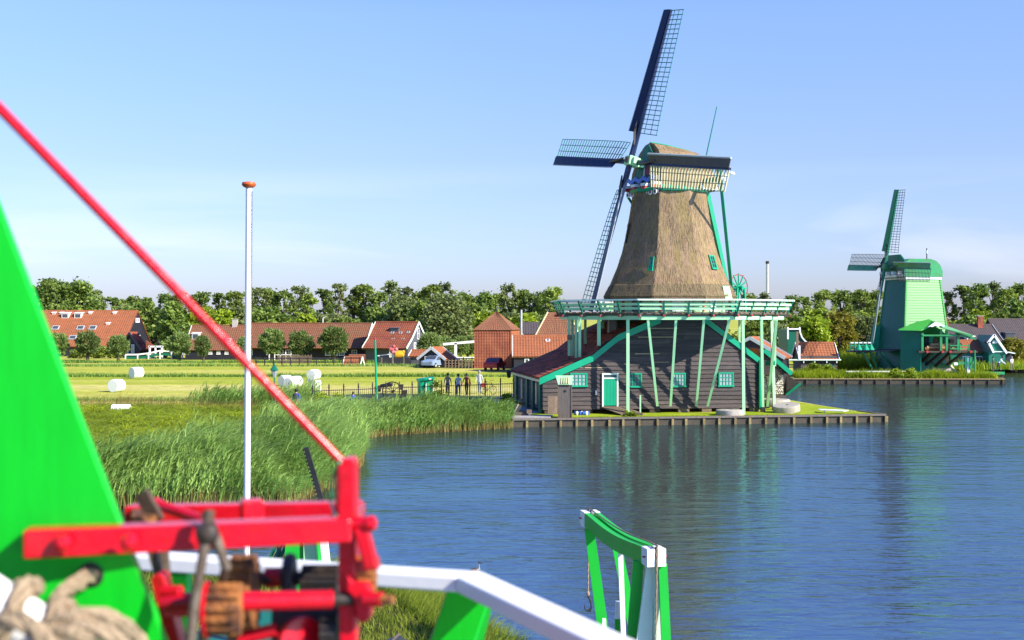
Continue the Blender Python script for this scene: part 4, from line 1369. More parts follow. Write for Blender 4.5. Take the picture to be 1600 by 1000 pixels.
def gable_house(name, label, x0, x1, yf, W_, base, eave, ridge, rot=0.0, wall='clap_far', tile='tile_b', trim='whitew', windows=(), gable=(), group=None,
                over=.25, bell=0.0, chim=(), near_end=False, cat='house', tw=.3, sill=True, verge=.16):
    """long house: x0..x1 along its front, W_ deep, ridge parallel to the front; rot turns it about its front right corner"""
    px = x1
    t = thing(name, label, cat, (px, yf, base), group)
    c, s = math.cos(R(rot)), math.sin(R(rot))

    def P(u, v, z):      # u from -L..0 along the front, v depth
        return Vector((px + u * c - v * s, yf + u * s + v * c, z))
    L = x1 - x0
    # walls
    poly = [(0, base), (W_, base), (W_, eave), (W_ / 2, ridge - .05), (0, eave)]
    b = MB()
    b.loft([[P(-L, v, z) for v, z in poly], [P(0, v, z) for v, z in poly]])
    b.build('wall', M[wall], t)
    # roof, both slopes; bell > 0 kicks the eave outwards
    rb = MB()
    mid = .62
    if bell:
        vm, zm = W_ * .5 * mid * .92, eave + (ridge - eave) * mid * .80
        segs = [((-over - bell, eave - .05), (vm * .55, eave + (ridge - eave) * .36)), ((vm * .55, eave + (ridge - eave) * .36), (W_ / 2, ridge))]
    else:
        segs = [((-over, eave - over * (ridge - eave) / (W_ / 2)), (W_ / 2, ridge))]
    for (va, za), (vb, zb) in segs:
        pantiles(rb, P(-L - .15, va, za + .1), P(.15, va, za + .1), P(-L - .15, vb, zb + .1), P(.15, vb, zb + .1), tw, .36)
        pantiles(rb, P(.15, W_ - va, za + .1), P(-L - .15, W_ - va, za + .1), P(.15, W_ - vb, zb + .1), P(-L - .15, W_ - vb, zb + .1), tw * 2, .6, sub=2)
    rf = rb.build('roof', M[tile], t, fix=False)
    MB().tube([P(-L - .15, W_ / 2, ridge + .13), P(.15, W_ / 2, ridge + .13)], .13, 6).build('ridge_tile', M[tile], rf)
    if trim:
        for u in (-L - .17, .17):
            for (va, za), (vb, zb) in segs:
                MB().beam(P(u, va, za + .12), P(u, vb, zb + .12), .06, verge * 1.6).build('verge_board', M[trim], t)
                MB().beam(P(u, W_ - va, za + .12), P(u, W_ - vb, zb + .12), .06, verge * 1.6).build('verge_board', M[trim], t)
    fw = lambda u, o, z: P(u, -o, z)
    for (u0, u1, z0, z1, nu, nz, fm, gmn) in windows:
        grid_window(t, fw, u0, u1, z0, z1, nu, nz, M[fm], M[gmn], .10, .06, .05)
    gw = (lambda u, o, z: P(-L - o, W_ - u, z)) if near_end else (lambda u, o, z: P(o, u, z))
    for (u0, u1, z0, z1, nu, nz, fm, gmn) in gable:
        grid_window(t, gw, u0, u1, z0, z1, nu, nz, M[fm], M[gmn], .10, .06, .05)
    for (u, v, z0, z1, m_) in chim:
        cp = P(u, v, 0)
        cc = MB().box((cp.x, cp.y, (z0 + z1) / 2), (.7, .6, z1 - z0)).build('chimney', M[m_], t)
        MB().box((cp.x, cp.y, z1 + .05), (.82, .72, .1)).build('chimney_cap', M['stone'], cc)
    t['_p'] = 0
    del t['_p']
    return t, P


def sky_light(t, P, W_, eave, ridge, u, f, w_=.9, h_=.09, fm='grey_edge', gl='glass'):
    """roof window lying in the front slope"""
    def sp(uu, ff, o):
        n_ = Vector((0, -(ridge - eave), W_ / 2)).normalized()
        base_ = P(uu, W_ / 2 * ff, eave + (ridge - eave) * ff)
        return base_ + Vector((0, n_.y, n_.z)) * (o + .14)
    a = [sp(u - w_ / 2, f - h_, 0), sp(u + w_ / 2, f - h_, 0), sp(u + w_ / 2, f + h_, 0), sp(u - w_ / 2, f + h_, 0)]
    fr = MB().prism(a, sp(u, f, .1) - sp(u, f, 0)).build('roof_window', M[fm], t)
    k = .12
    g_ = [sp(u - w_ / 2 + k, f - h_ * .72, .105), sp(u + w_ / 2 - k, f - h_ * .72, .105), sp(u + w_ / 2 - k, f + h_ * .72, .105), sp(u - w_ / 2 + k, f + h_ * .72, .105)]
    MB().prism(g_, sp(u, f, .115) - sp(u, f, .105)).build('pane', M[gl], fr)


def dormer(t, P, W_, eave, ridge, u, f, w_=1.0, h_=.9, dep=1.2, m_='white'):
    z = eave + (ridge - eave) * f
    v = W_ / 2 * f
    dm = MB().prism([P(u - w_ / 2, v - .1, z), P(u + w_ / 2, v - .1, z), P(u + w_ / 2, v - .1, z + h_), P(u - w_ / 2, v - .1, z + h_)], P(0, dep, 0) - P(0, 0, 0)).build('dormer', M[m_], t)
    MB().prism([P(u - w_ / 2 + .14, v - .13, z + .14), P(u + w_ / 2 - .14, v - .13, z + .14), P(u + w_ / 2 - .14, v - .13, z + h_ - .14), P(u - w_ / 2 + .14, v - .13, z + h_ - .14)], P(0, .025, 0) - P(0, 0, 0)).build('pane', M['glass'], dm)
    MB().prism([P(u - w_ / 2 - .1, v - .2, z + h_), P(u + w_ / 2 + .1, v - .2, z + h_), P(u + w_ / 2 + .1, v + dep, z + h_ + .12), P(u - w_ / 2 - .1, v + dep, z + h_ + .12)], (0, 0, .08)).build('dormer_roof', M[m_], dm)


def X(px, d): return (px - 800) / 2000 * d
def Zp(py, d): return CAM_Z - (py - 495) / 2000 * d


# long orange roofed barn at the left
D = 196
t, P = gable_house('orange_roofed_barn', 'big barn with long bright orange tiled roof, roof windows and tarred gable', X(20, D), X(192, D), D, 15.0, GZ, Zp(541, D), Zp(487, D + 7), 0,
                   tile='tile_o', trim=None, gable=((6.6, 8.6, 5.6, 6.3, 2, 1, 'white', 'curtain'), (7.3, 9.0, 2.3, 3.6, 2, 2, 'white', 'curtain')), tw=.34, wall='clap_far')
ev, rd = Zp(541, D), Zp(487, D + 7)
for px, f in ((88, .50), (127, .50), (146, .50), (122, .22)):
    sky_light(t, P, 15, ev, rd, X(px, D + 4) - X(192, D), f, 1.1, .055)
for px, f in ((102, .80), (122, .80)):
    dormer(t, P, 15, ev, rd, X(px, D + 6) - X(192, D), f, 1.1, .8)
for px, f in ((83, .91), (95, .91), (140, .92), (178, .92), (175, .60)):
    dormer(t, P, 15, ev, rd, X(px, D + 6.5) - X(192, D), f, .5, .28, .5)
MB().beam(P(.15, -.1, 2.2), P(.15, 4, 2.2), .05, 2.4).build('barn_door', M['dgreen'], t)

# grey roof behind, dark little gabled house and the white gate house beside the barn
D = 215
gable_house('grey_roofed_barn', 'barn with plain grey tiled roof half hidden behind dark trees', X(206, D), X(262, D), D, 11, GZ, Zp(545, D), Zp(505, D + 5), 0, tile='tile_g', trim=None)
D = 190
t, P = gable_house('small_black_house', 'small black house with dark red roof beside the orange barn', X(216, D), X(229, D), D, 4.2, GZ, Zp(545, D), Zp(521, D), 62, tile='tile', trim='slate_wall', wall='clap_far', near_end=True,
                   gable=((1.2, 1.8, 1.2, 2.4, 1, 2, 'whitew', 'curtain'), (2.4, 3.0, 1.2, 2.4, 1, 2, 'whitew', 'curtain')))
t = thing('white_footbridge', 'white and green railed footbridge rising beside the orange barn', 'bridge', W(225, 560, 183))
br = [(196, 554), (215, 554), (232, 552), (250, 548), (268, 549), (285, 556)]
for (xa, ya), (xb, yb) in zip(br[:-1], br[1:]):
    MB().beam(W(xa, ya, 183), W(xb, yb, 183), .2, .22).build('hand_rail', M['white'], t)
    MB().beam(W(xa, ya + 5, 183.0), W(xb, yb + 5, 183.0), .15, .35).build('deck_beam', M['dgreen'], t)
for px, py in br: MB().beam(W(px, py, 182.9), Vector((W(px, py, 182.9).x, 182.9, GZ)), .16, .16, up=(0, 1, 0)).build('post', M['whitew'], t)
t = thing('white_gate', 'white wooden gate frame before the dark little house', 'gate', W(243, 556, 184))
for px in (234, 243, 253): MB().beam(W(px, 541, 184), Vector((W(px, 541, 184).x, 184, GZ)), .22, .2, up=(0, 1, 0)).build('post', M['white'], t)
MB().beam(W(232, 541.5, 184), W(255, 541.5, 184), .2, .24).build('lintel', M['white'], t)
MB().prism([W(228, 532, 185), W(240, 540, 185), W(236, 545, 185), W(228, 545, 185)], (0, .4, 0)).build('side_roof', M['tile_r'], t)

# the long red-brown farm range: three houses end to end
D = 180
ev, rd = Zp(546, D), Zp(510, D + 3.6)
t, P = gable_house('farm_range', 'low farm building with brown tiled roof, brick chimney and white verge at its end', X(288, D), X(377, D), D, 7.4, GZ, ev, rd, -3, tile='tile_b', trim='whitew', wall='clap_far',
                   windows=tuple((-8.4 + i * 1.15 + (2.6 if i > 0 else 0), -7.9 + i * 1.15 + (2.6 if i > 0 else 0), 1.2, 1.75, 2, 2, 'white', 'glass') for i in range(4)),
                   chim=((-1.9, 3.7, rd - .4, rd + 1.0, 'brick'),))
dormer(t, P, 7.4, ev, rd, -7.0, .42, 1.0, .85, 1.0)
sky_light(t, P, 7.4, ev, rd, -2.3, .35, 1.0, .08)
D = 178
ev, rd = Zp(545, D), Zp(507, D + 3.4)
wins = tuple((-18.0 + u, -17.2 + u, 1.1, 1.9, 2, 2, 'whitew', 'glass') for u in (1.0, 5.5, 6.6, 7.7, 12.4, 13.4, 14.4, 16.2))
t, P = gable_house('farm_range', 'longest farm building with brown tiled roof and bell shaped white gable', X(366, D), X(569, D), D, 7.4, GZ, ev, rd, -9, tile='tile_b', trim='mintw', wall='clap_far', windows=wins, bell=.5,
                   gable=((3.2, 4.0, 3.2, 4.6, 1, 2, 'white', 'curtain'), (4.6, 5.4, .7, 2.2, 2, 2, 'white', 'curtain')), verge=.2)
for u in (-14.5, -8.7): sky_light(t, P, 7.4, ev, rd, u, .42, .8, .07)
for i in range(5): MB().beam(P(-13.6 + i * .8, -.5, .45), P(-13.6 + i * .8, -.5, 1.6), .12, .12, up=(0, 1, 0)).build('porch_post', M['white'], t)
MB().beam(P(-14.0, -.5, 1.2), P(-10, -.5, 1.2), .1, .14).build('porch_rail', M['white'], t)
D = 172
ev, rd = Zp(545, D), Zp(505, D + 3.4)
t, P = gable_house('farm_range', 'red-brown roofed farm house with slate blue bell gable and green white verge', X(566, D), X(637, D), D, 7.6, GZ, ev, rd, -17, tile='tile_r', trim='mintw', wall='slate_wall', bell=.6,
                   gable=((3.5, 4.2, 3.4, 5.0, 1, 2, 'white', 'slate_wall'), (2.2, 3.0, 1.9, 3.0, 1, 2, 'white', 'curtain'), (4.4, 5.2, 1.9, 3.0, 1, 2, 'white', 'curtain'), (6.3, 7.0, .7, 2.6, 1, 2, 'white', 'slate_wall')), verge=.2,
                   windows=((-2.2, -1.2, .9, 2.0, 2, 2, 'whitew', 'glass'),))
dormer(t, P, 7.6, ev, rd, -2.9, .62, 1.3, .6, 1.3, 'slate_wall')
for u, f in ((-3.1, .58), (-1.9, .58), (-.8, .6), (-2.6, .32), (-1.2, .32)): sky_light(t, P, 7.6, ev, rd, u, f, .45, .035)

# slate gable wall between the two bell gables
# little buildings on the far side of the meadow
D = 158
t, P = gable_house('hen_house', 'tiny hen house with orange roof and white edged gable by the field fence', X(536, D), X(561, D), D, 1.6, GZ, Zp(573, D), Zp(560, D), -12, tile='tile_o', trim='mintw', wall='clap_far')
t, P = gable_house('wooden_shed', 'low wooden shed with mossy orange roof behind the hen house', X(545, D + 2), X(567, D + 2), D + 2.4, 2.0, GZ, Zp(568, D), Zp(558, D), 0, tile='tile_b', trim=None, wall='wood')
t = thing('dark_board_fence', 'tall dark board fence of a yard beside the farm gable', 'fence', W(615, 576, 160))
for i in range(22):
    x = 589 + i * 2.48
    MB().beam(W(x, 576.5, 160), W(x, 558.5 + (i % 7 == 0) * .8, 160), .185, .06, up=(0, 1, 0)).build('board', M['woodb'] if i % 7 == 3 else M['clap_far'], t)
t, P = gable_house('yard_shed', 'grey yard shed with orange tiled roof and white edge beside the board fence', X(641, 161), X(663, 161), 160, 3.0, GZ, Zp(557, 160), Zp(549, 161), -10, tile='tile_o', trim='white', wall='slate_wall')
D = 154
t, P = gable_house('black_cottage', 'small black cottage with white edged gable and orange roof beside the parked cars', X(676, D), X(709, D), D + 3, 3.3, GZ, Zp(560, D), Zp(544.5, D), 66, tile='tile_o', trim='white', wall='clap_far', verge=.2, near_end=True,
                   gable=((.7, 1.2, 1.1, 1.8, 1, 1, 'white', 'glass'), (2.0, 2.7, .55, 1.9, 1, 1, 'white', 'glass')))
t.location = (X(709, D) , D, GZ)
# drawbridge balance beam
t = thing('white_drawbridge', 'white drawbridge with long balance beam behind the black cottage', 'bridge', W(711, 563, 172))
MB().beam(W(692, 538, 172), W(743, 533.5, 172), .3, .32).build('balance_beam', M['white'], t)
MB().beam(W(712, 536, 172), Vector((W(712, 536, 172).x, 172, GZ)), .34, .3, up=(0, 1, 0)).build('tower_post', M['white'], t)
MB().beam(W(700, 559, 172), W(745, 559, 172), .2, .24).build('hand_rail', M['white'], t)
for px in (720, 731, 742): MB().beam(W(px, 559, 172), Vector((W(px, 559, 172).x, 172, GZ)), .14, .14, up=(0, 1, 0)).build('rail_post', M['white'], t)

# tall tile hung hay barn
D = 150
t = thing('tile_hung_barn', 'tall square hay barn hung all over with red tiles under a pyramid roof', 'barn', (X(770, D), D + 2, GZ))
x0, x1, zt = X(741, D), X(798, D), Zp(516, D)
dep, tilt = 5.0, .35
c0, c1, c2, c3 = Vector((x0, D, GZ)), Vector((x1, D + .0, GZ)), Vector((x1 + 1.05, D + dep, GZ)), Vector((x0 + .6, D + dep, GZ))
upv = Vector((0, 0, zt - GZ))
b = MB()
pantiles(b, c0, c1, c0 + upv, c1 + upv, .30, .34, .03, .03)
b.build('front_tiles', M['tile_r'], t, fix=False)  # same cladding in a darker red: grazing light put into the colour
b = MB()
pantiles(b, c1, c2, c1 + upv, c2 + upv, .30, .34, .03, .03)
b.build('side_tiles', M['tile_o'], t, fix=False)  # brighter orange paints the stronger sun on this side
MB().loft([[c0, c1, c2, c3], [c0 + upv, c1 + upv, c2 + upv, c3 + upv]]).build('barn_core', M['tile_r'], t)
ap = (c0 + c1 + c2 + c3) / 4
ap.z = Zp(487, D + 2.5)
ov = lambda p: p + (p - Vector((ap.x, ap.y, p.z))) * .06
for a_, b_ in ((c0, c1), (c1, c2), (c2, c3), (c3, c0)):
    b = MB()
    pa, pb = ov(a_ + upv), ov(b_ + upv)
    pantiles(b, pa, pb, ap + (pa - ap) * .02, ap + (pb - ap) * .02, .30, .34, .03, .03)
    b.build('roof_slope', M['tile_b'], t, fix=False)
MB().cyl(ap + Vector((0, 0, -.1)), ap + Vector((0, 0, .5)), .05, n=6).build('finial', M['iron'], t)
for p in (c1, ):
    MB().beam(p + Vector((.02, -.03, 0)), p + upv + Vector((.02, -.03, 0)), .12, .12, up=(0, 1, 0)).build('corner_tile', M['tile_o'], t)

# orange farmhouse behind the mill
D = 138
t, P = gable_house('orange_farmhouse', 'low orange tiled farmhouse wing with white framed black front behind the mill', X(803, D), X(892, D), D, 8, GZ, Zp(557, D), Zp(527, D + 3), 0, tile='tile_o', trim='whitew', wall='clap_far',
                   windows=((-5.0, -4.5, .6, 2.0, 1, 2, 'white', 'glass'), (-4.1, -3.3, 1.0, 2.0, 2, 2, 'white', 'glass'), (-2.8, -2.0, 1.0, 2.0, 2, 2, 'white', 'glass')))
sky_light(t, P, 8, Zp(557, D), Zp(527, D + 3), -2.4, .75, .5, .05, 'white')
D = 147
t = thing('steep_farmhouse_roof', 'steep hipped orange tiled roof of the farmhouse rising behind its low wing', 'farmhouse', (X(862, D), D + 3, GZ))
e0, e1 = Vector((X(826, D), D, Zp(545, D))), Vector((X(915, D), D, Zp(545, D)))
r0_, r1_ = Vector((X(856, D + 4), D + 4, Zp(488, D + 4))), Vector((X(888, D + 4), D + 4, Zp(488, D + 4)))
e2, e3 = e1 + Vector((0, 8, 0)), e0 + Vector((0, 8, 0))
b = MB(); pantiles(b, e0, e1, r0_, r1_, .3, .34); b.build('roof_slope', M['tile_b'], t, fix=False)
b = MB(); pantiles(b, e1, e2, r1_, r1_ + Vector((0, .02, 0)), .3, .34); b.build('roof_slope', M['tile_o'], t, fix=False)
b = MB(); pantiles(b, e3, e0, r0_ + Vector((0, .02, 0)), r0_, .3, .34); b.build('roof_slope', M['tile_b'], t, fix=False)
MB().beam(e0, r0_, .12, .2).build('hip_board', M['cream'], t)
MB().beam(e1, r1_, .12, .2).build('hip_board', M['cream'], t)
MB().loft([[Vector((p.x, p.y, GZ)) for p in (e0, e1, e2, e3)], [e0, e1, e2, e3]]).build('wall', M['clap_far'], t)
D = 160
t, P = gable_house('grey_house', 'small grey roofed house peeping out between hay barn and farmhouse', X(816, D), X(842, D), D, 6, GZ, Zp(522, D), Zp(506, D + 3), 0, tile='tile_g', trim=None, wall='slate_wall')
t = thing('grey_mast', 'thin pale mast standing behind the orange farmhouse roof', 'mast', W(814.5, 526, 155))
MB().cyl(Vector((W(814.5, 526, 155).x, 155, GZ)), W(814.5, 484, 155), .14, .12, 8).build('pole', M['grey_edge'], t)
MB().beam(W(815, 519, 155), W(819, 525, 155), .1, .1).build('bracket', M['grey_edge'], t)
t = thing('factory_chimney', 'distant pale steel chimney rising over the treetops', 'chimney', (X(1199, 420), 420, GZ))
MB().cyl((X(1199, 420), 420, GZ), (X(1199, 420), 420, Zp(409, 420)), .55, .45, 12).build('flue', M['grey_edge'], t)
MB().cyl((X(1199, 420), 420, Zp(412, 420)), (X(1199, 420), 420, Zp(408, 420)), .6, .6, 12).build('flue_head', M['iron'], t)
t = thing('tall_street_light', 'pale street light standing among the trees behind the farm range', 'street light', (X(504.5, 195), 195, GZ))
MB().cyl((X(504.5, 195), 195, GZ), W(504.5, 497, 195), .1, .07, 8).build('pole', M['whitew'], t)
MB().beam(W(504.5, 497, 195), W(507, 496, 195), .2, .1).build('lamp_head', M['white'], t)

# black house on the far quay
D = 128
t, P = gable_house('black_quay_house', 'black boarded house with striped orange pantile roof on the far quay', X(1251, D), X(1308, D), D, 3.4, GZ, Zp(561, D), Zp(538.5, D), 0, tile='tile_o', trim='white', wall='clap', tw=.30, verge=.14)
MB().beam(P(-4.9, -.32, Zp(562, D)), P(.3, -.32, Zp(562, D)), .14, .12).build('gutter', M['mintw'], t)
for u in (-3.4, -2.3, -1.1, -.1): MB().beam(P(u, -.28, Zp(562, D)), P(u, -.28, Zp(567, D)), .09, .08, up=(0, 1, 0)).build('gutter_hook', M['mintw'], t)
for i in range(9):
    zz = GZ + .1 + i * .23
    MB().beam(P(-3.65, -.03, zz + .1), P(0, -.03, zz + .1), .06, .21, up=(0, .22, 1)).build('plank', M['clap'], t)
nt = MB()
for i in range(5): nt.beam(P(-1.15 + i * .15, -.09, 1.55), P(-1.15 + i * .15, -.09, 1.72), .09, .02, up=(0, 1, 0))
nt.build('name_board', M['teal'], t)
t, P = gable_house('black_quay_house', 'black gabled house with white verge and small orange roof beside the striped pantile roof', X(1206, D + 3), X(1240, D + 3), D + 3.6, 6.6, GZ, Zp(557, D + 3), Zp(529, D + 3), 62, tile='tile_o', trim='whitew', wall='clap_far', verge=.2, near_end=True,
                   gable=((4.6, 5.6, 1.9, 3.0, 3, 1, 'white', 'curtain'),), chim=())
t.location = (X(1240, D + 3) - 1.0, D + .5, GZ)
MB().beam(W(1245.5, 518, 129), W(1245.5, 541, 129), .24, .2, up=(0, 1, 0)).build('stove_pipe', M['wood'], t)
MB().beam(W(1249, 540, 127.6), W(1249, 561, 127.6), .2, .1, up=(0, 1, 0)).build('white_edge', M['white'], t)
# green stepped gable showing above it
t = thing('green_gable_house', 'green bell shaped gable with white edge rising behind the black houses', 'house', (X(1244, 140), 140, GZ))
gp = [(1231, 533), (1231, 515), (1233, 515), (1249, 515), (1249.5, 518), (1252, 526), (1257, 532), (1263, 537), (1263, 560), (1231, 560)]
MB().prism([W(a_, b_, 140) for a_, b_ in gp], (0, 5, 0)).build('wall', M['dgreen'], t)
MB().beam(W(1230, 514, 139.9), W(1250.5, 514, 139.9), .2, .16).build('coping', M['white'], t)
for (xa, ya), (xb, yb) in (((1231, 511), (1231, 530)), ((1249.5, 511), (1250, 519)), ((1250, 519), (1253, 527)), ((1253, 527), (1258, 533)), ((1258, 533), (1264, 537))):
    MB().beam(W(xa, ya, 139.9), W(xb, yb, 139.9), .16, .16, up=(0, 1, 0)).build('edge_board', M['white'], t)

# houses behind the green mill
D = 150
t, P = gable_house('green_mill_house', 'low green house with orange pantile roof behind the saw deck', X(1478, D), X(1548, D), D, 5, GZ, Zp(550, D), Zp(534, D + 2), 0, tile='tile_o', trim='mintw', wall='dgreen', tw=.34,
                   windows=((-3.3, -2.4, 1.0, 1.9, 2, 1, 'white', 'glass'), (-1.8, -.9, 1.0, 1.9, 2, 1, 'white', 'glass'), (-2.6, -2.2, .5, .9, 1, 1, 'white', 'curtain')))
D = 148
t = thing('green_gabled_house', 'dark green gabled house front with white verges and one small window', 'house', (X(1558, D), D, GZ))
gp = [(1545, 578), (1545, 550), (1553, 523.5), (1571, 550), (1571, 578)]
MB().prism([W(a_, b_, D) for a_, b_ in gp], (0, 5, 0)).build('wall', M['dgreen'], t)
for (xa, ya), (xb, yb) in (((1553, 523), (1573, 552)), ((1553.5, 523), (1543, 536)), ((1544, 534), (1552.5, 551))):
    MB().beam(W(xa, ya, D - .15), W(xb, yb, D - .15), .24, .26, up=(0, 1, 0)).build('verge_board', M['white'], t)
MB().beam(W(1551, 549.5, D - .1), W(1571, 549.5, D - .1), .1, .1).build('band', M['mintw'], t)
MB().prism([W(1538, 534.5, D + 1), W(1553, 523, D + .1), W(1553, 523, D + 5), W(1538, 534.5, D + 5)], (0, 0, -.1)).build('roof_slope', M['tile'], t)
grid_window(t, lambda u, o, z: Vector((X(1552.5, D) + u, D - .02 - o, z)), -.1, .38, Zp(536, D), Zp(532.5, D), 1, 1, M['white'], M['glass'], .09, .06)
MB().beam(W(1573, 550, D + .5), W(1584, 552, D + .5), .9, .12).build('awning', M['whitew'], t)
MB().prism([W(1572, 552, D + 1), W(1580, 553, D + 1), W(1580, 566, D + 1), W(1572, 566, D + 1)], (0, 1, 0)).build('annex', M['clap_far'], t)
D = 172
ev, rd = Zp(540, D), Zp(509, D + 5)
t, P = gable_house('brown_roofed_house', 'big house with grey-brown tiled roof and two chimneys behind the green house', X(1478, D), X(1570, D), D, 10, GZ, ev, rd, 0, tile='tile_g', trim='grey_edge', wall='clap_far',
                   chim=((-6.5, 4.5, rd - .6, rd + 1.1, 'tile'), (-1.7, 4.5, rd - .6, rd + 1.3, 'tile'), ))
dormer(t, P, 10, ev, rd, -4.4, .1, 1.0, .95, 1.4)
D = 186
t, P = gable_house('hipped_brown_house', 'broad grey-brown roof with a small dormer at the picture edge beyond the trees', X(1569, D), X(1640, D), D, 12, GZ, Zp(545, D), Zp(500, D + 6), 0, tile='tile_g', trim=None, wall='clap_far')
dormer(t, P, 12, Zp(545, D), Zp(500, D + 6), -5.0, .3, 1.4, 1.0, 2.0, 'slate_wall')

# ------------------------------------------------------------------ trees and plants
def leaf_cloud(centers, radii, counts, size, seed, up_bias=0.0, squash=0.85):
    """small bent leaf faces spread through clumps"""
    g = np.random.default_rng(seed)
    C, T = [], []
    for c, r, k in zip(centers, radii, counts):
        d = g.normal(size=(k, 3))
        d /= np.linalg.norm(d, axis=1)[:, None]
        rr = r * np.minimum(np.abs(g.normal(.62, .30, k)), 1.55)
        an = np.array([g.uniform(.7, 1.35), g.uniform(.7, 1.35), squash * g.uniform(.65, 1.1)])
        p = np.asarray(c)[None] + d * rr[:, None] * an
        C.append(p)
        base_t = g.uniform(0.1, 0.9)
        T.append(np.clip(base_t * .5 + g.uniform(0, .5, k), 0, 1))
    C = np.concatenate(C); T = np.concatenate(T)
    N = len(C)
    a = g.normal(size=(N, 3)); a[:, 2] *= .6
    a /= np.linalg.norm(a, axis=1)[:, None]
    b = np.cross(a, g.normal(size=(N, 3)))
    b /= np.linalg.norm(b, axis=1)[:, None]
    s = size * g.uniform(.6, 1.35, N)[:, None]
    V = np.stack([C - a * s * .6, C + b * s * .34, C + a * s * .6, C - b * s * .34], 1).reshape(-1, 3)
    F = np.arange(N * 4)
    return V, F, T


def make_tree(name, seed, height, crown_w, crown_b, leaf, m, nclump=34, per=95, lean=0.0, top=0.75, trunk_r=.22, shape=1.0):
    """tapered trunk, limbs to the clumps, crown of leaf faces with gaps; built at the origin"""
    g = random.Random(seed)
    root = bpy.data.objects.new(name, None)
    root.empty_display_size = .3
    COL.objects.link(root)
    cen, rad, cnt = [], [], []
    nclump = int(nclump * 1.6)
    for i in range(nclump):
        f = (i + .5) / nclump
        z = crown_b + (height - crown_b) * (f ** .9)
        prof_ = math.sin(math.pi * min(1, max(0.06, (f * .82 + .14) ** shape))) ** .6
        a = g.uniform(0, 2 * math.pi)
        r = crown_w * prof_ * g.uniform(.15, .95) ** .6
        rr = crown_w * g.uniform(.17, .40)
        z = min(z, height - rr * .8)
        cen.append((math.cos(a) * r * .8, math.sin(a) * r * .8, z))
        rad.append(rr)
        cnt.append(int(per * g.uniform(.6, 1.4) * (rr / crown_w / .34) ** 1.6))
    V, F, T = leaf_cloud(cen, rad, cnt, leaf, seed)
    b = MB()
    b.tube([(0, 0, -.3), (0.05, 0, crown_b * .6), (lean, 0, crown_b), (lean * 1.3, .1, height * top)], [trunk_r * 1.25, trunk_r, trunk_r * .8, trunk_r * .15], 7)
    for c in cen[::2]:
        zb = crown_b * .85 + (c[2] - crown_b) * .45
        b.tube([(lean * .8, 0, zb), (c[0] * .5, c[1] * .5, zb + (c[2] - zb) * .6), c], [trunk_r * .42, trunk_r * .25, trunk_r * .08], 4, caps=False)
    tr = b.build('trunk', M['bark'], org=(0, 0, 0), smooth=True)
    tr.parent = root
    cr = raw_mesh('crown', V, F, 4, m, T, parent=root)
    return root


def place(proto, used, px, py_base, d, sc=1.0, rot=None, label=None, cat='tree', group=None, z=GZ, sx=1.0):
    o = proto if id(proto) not in used else copy_tree(proto)
    used.add(id(proto))
    o.location = (X(px, d), d, z)
    o.rotation_euler = (0, 0, rng.uniform(0, 6.28) if rot is None else rot)
    sv = rng.uniform(.82, 1.2) if cat == 'tree' and group and 'pollard' not in group else 1.0
    o.scale = (sc * sx * sv, sc * sx / sv, sc)
    tag(o, label, cat, group)
    return o


used = set()
tall = [make_tree('tall_tree', 10 + i, h, w_, cb, .50, M[m_], nc, 95, top=.8, trunk_r=.27, shape=sh) for i, (h, w_, cb, m_, nc, sh) in enumerate((
    (12.5, 3.0, 4.2, 'leaf_md', 22, 1.0), (12.0, 2.4, 4.6, 'leaf_dk', 18, .95), (13.0, 2.7, 5.2, 'leaf_gr', 18, .9), (12.2, 3.3, 3.6, 'leaf_dk', 24, 1.05), (11.5, 2.6, 5.0, 'leaf_md', 16, .9)))]
GT = 'trees of the distant row'
LT = 'tall leafy tree of the distant row along the horizon'
# (column, top row in the photo, distance)
row = []
x = -150
while x < 880:
    row.append(x)
    x += rng.uniform(15, 27)
for i, x in enumerate(row):
    d = rng.uniform(226, 250)
    ytop = ((447 + rng.uniform(-4, 9) + (8 if x < 240 else 0)))
    h = (495 - ytop) / 2000 * d + CAM_Z - GZ
    p = tall[rng.randrange(5)]
    place(p, used, x, 0, d, h / p.children[1].dimensions.z * 1.0 * .74 if False else h / 12.6, label=LT, group=GT)
x = 1172
while x < 1640:
    if not (1392 < x < 1470):
        d = rng.uniform(225, 255)
        ytop = 447 + rng.uniform(-5, 12) + (12 if x < 1240 else 0) - (6 if x > 1500 else 0)
        h = (495 - ytop) / 2000 * d + CAM_Z - GZ
        p = tall[rng.randrange(5)]
        place(p, used, x, 0, d, h / 12.6, label=LT, group=GT)
    x += rng.uniform(16, 30)
# lower second row: bushy mid trees that close the gaps
bush = [make_tree('bushy_tree', 40 + i, h, w_, .8, .55, M[m_], 26, 90, trunk_r=.2) for i, (h, w_, m_) in enumerate(((7.5, 3.4, 'leaf_gr'), (6.5, 3.2, 'leaf_md'), (7.0, 3.0, 'leaf_yl'), (8.0, 3.6, 'leaf_dk')))]
LB, GB = 'low bushy tree filling the foot of the distant tree row', 'bushy trees below the distant row'
x = -140
while x < 900:
    d = rng.uniform(204, 222)
    p = bush[rng.choice((0, 1, 1, 2, 3, 3, 0))]
    place(p, used, x, 0, d, rng.uniform(.75, 1.12), label=LB, group=GB)
    x += rng.uniform(14, 26)
x = 1180
while x < 1620:
    d = rng.uniform(192, 222)
    p = bush[rng.choice((0, 1, 1, 2, 3))]
    place(p, used, x, 0, d, rng.uniform(.75, 1.15), label=LB, group=GB)
    x += rng.uniform(13, 24)
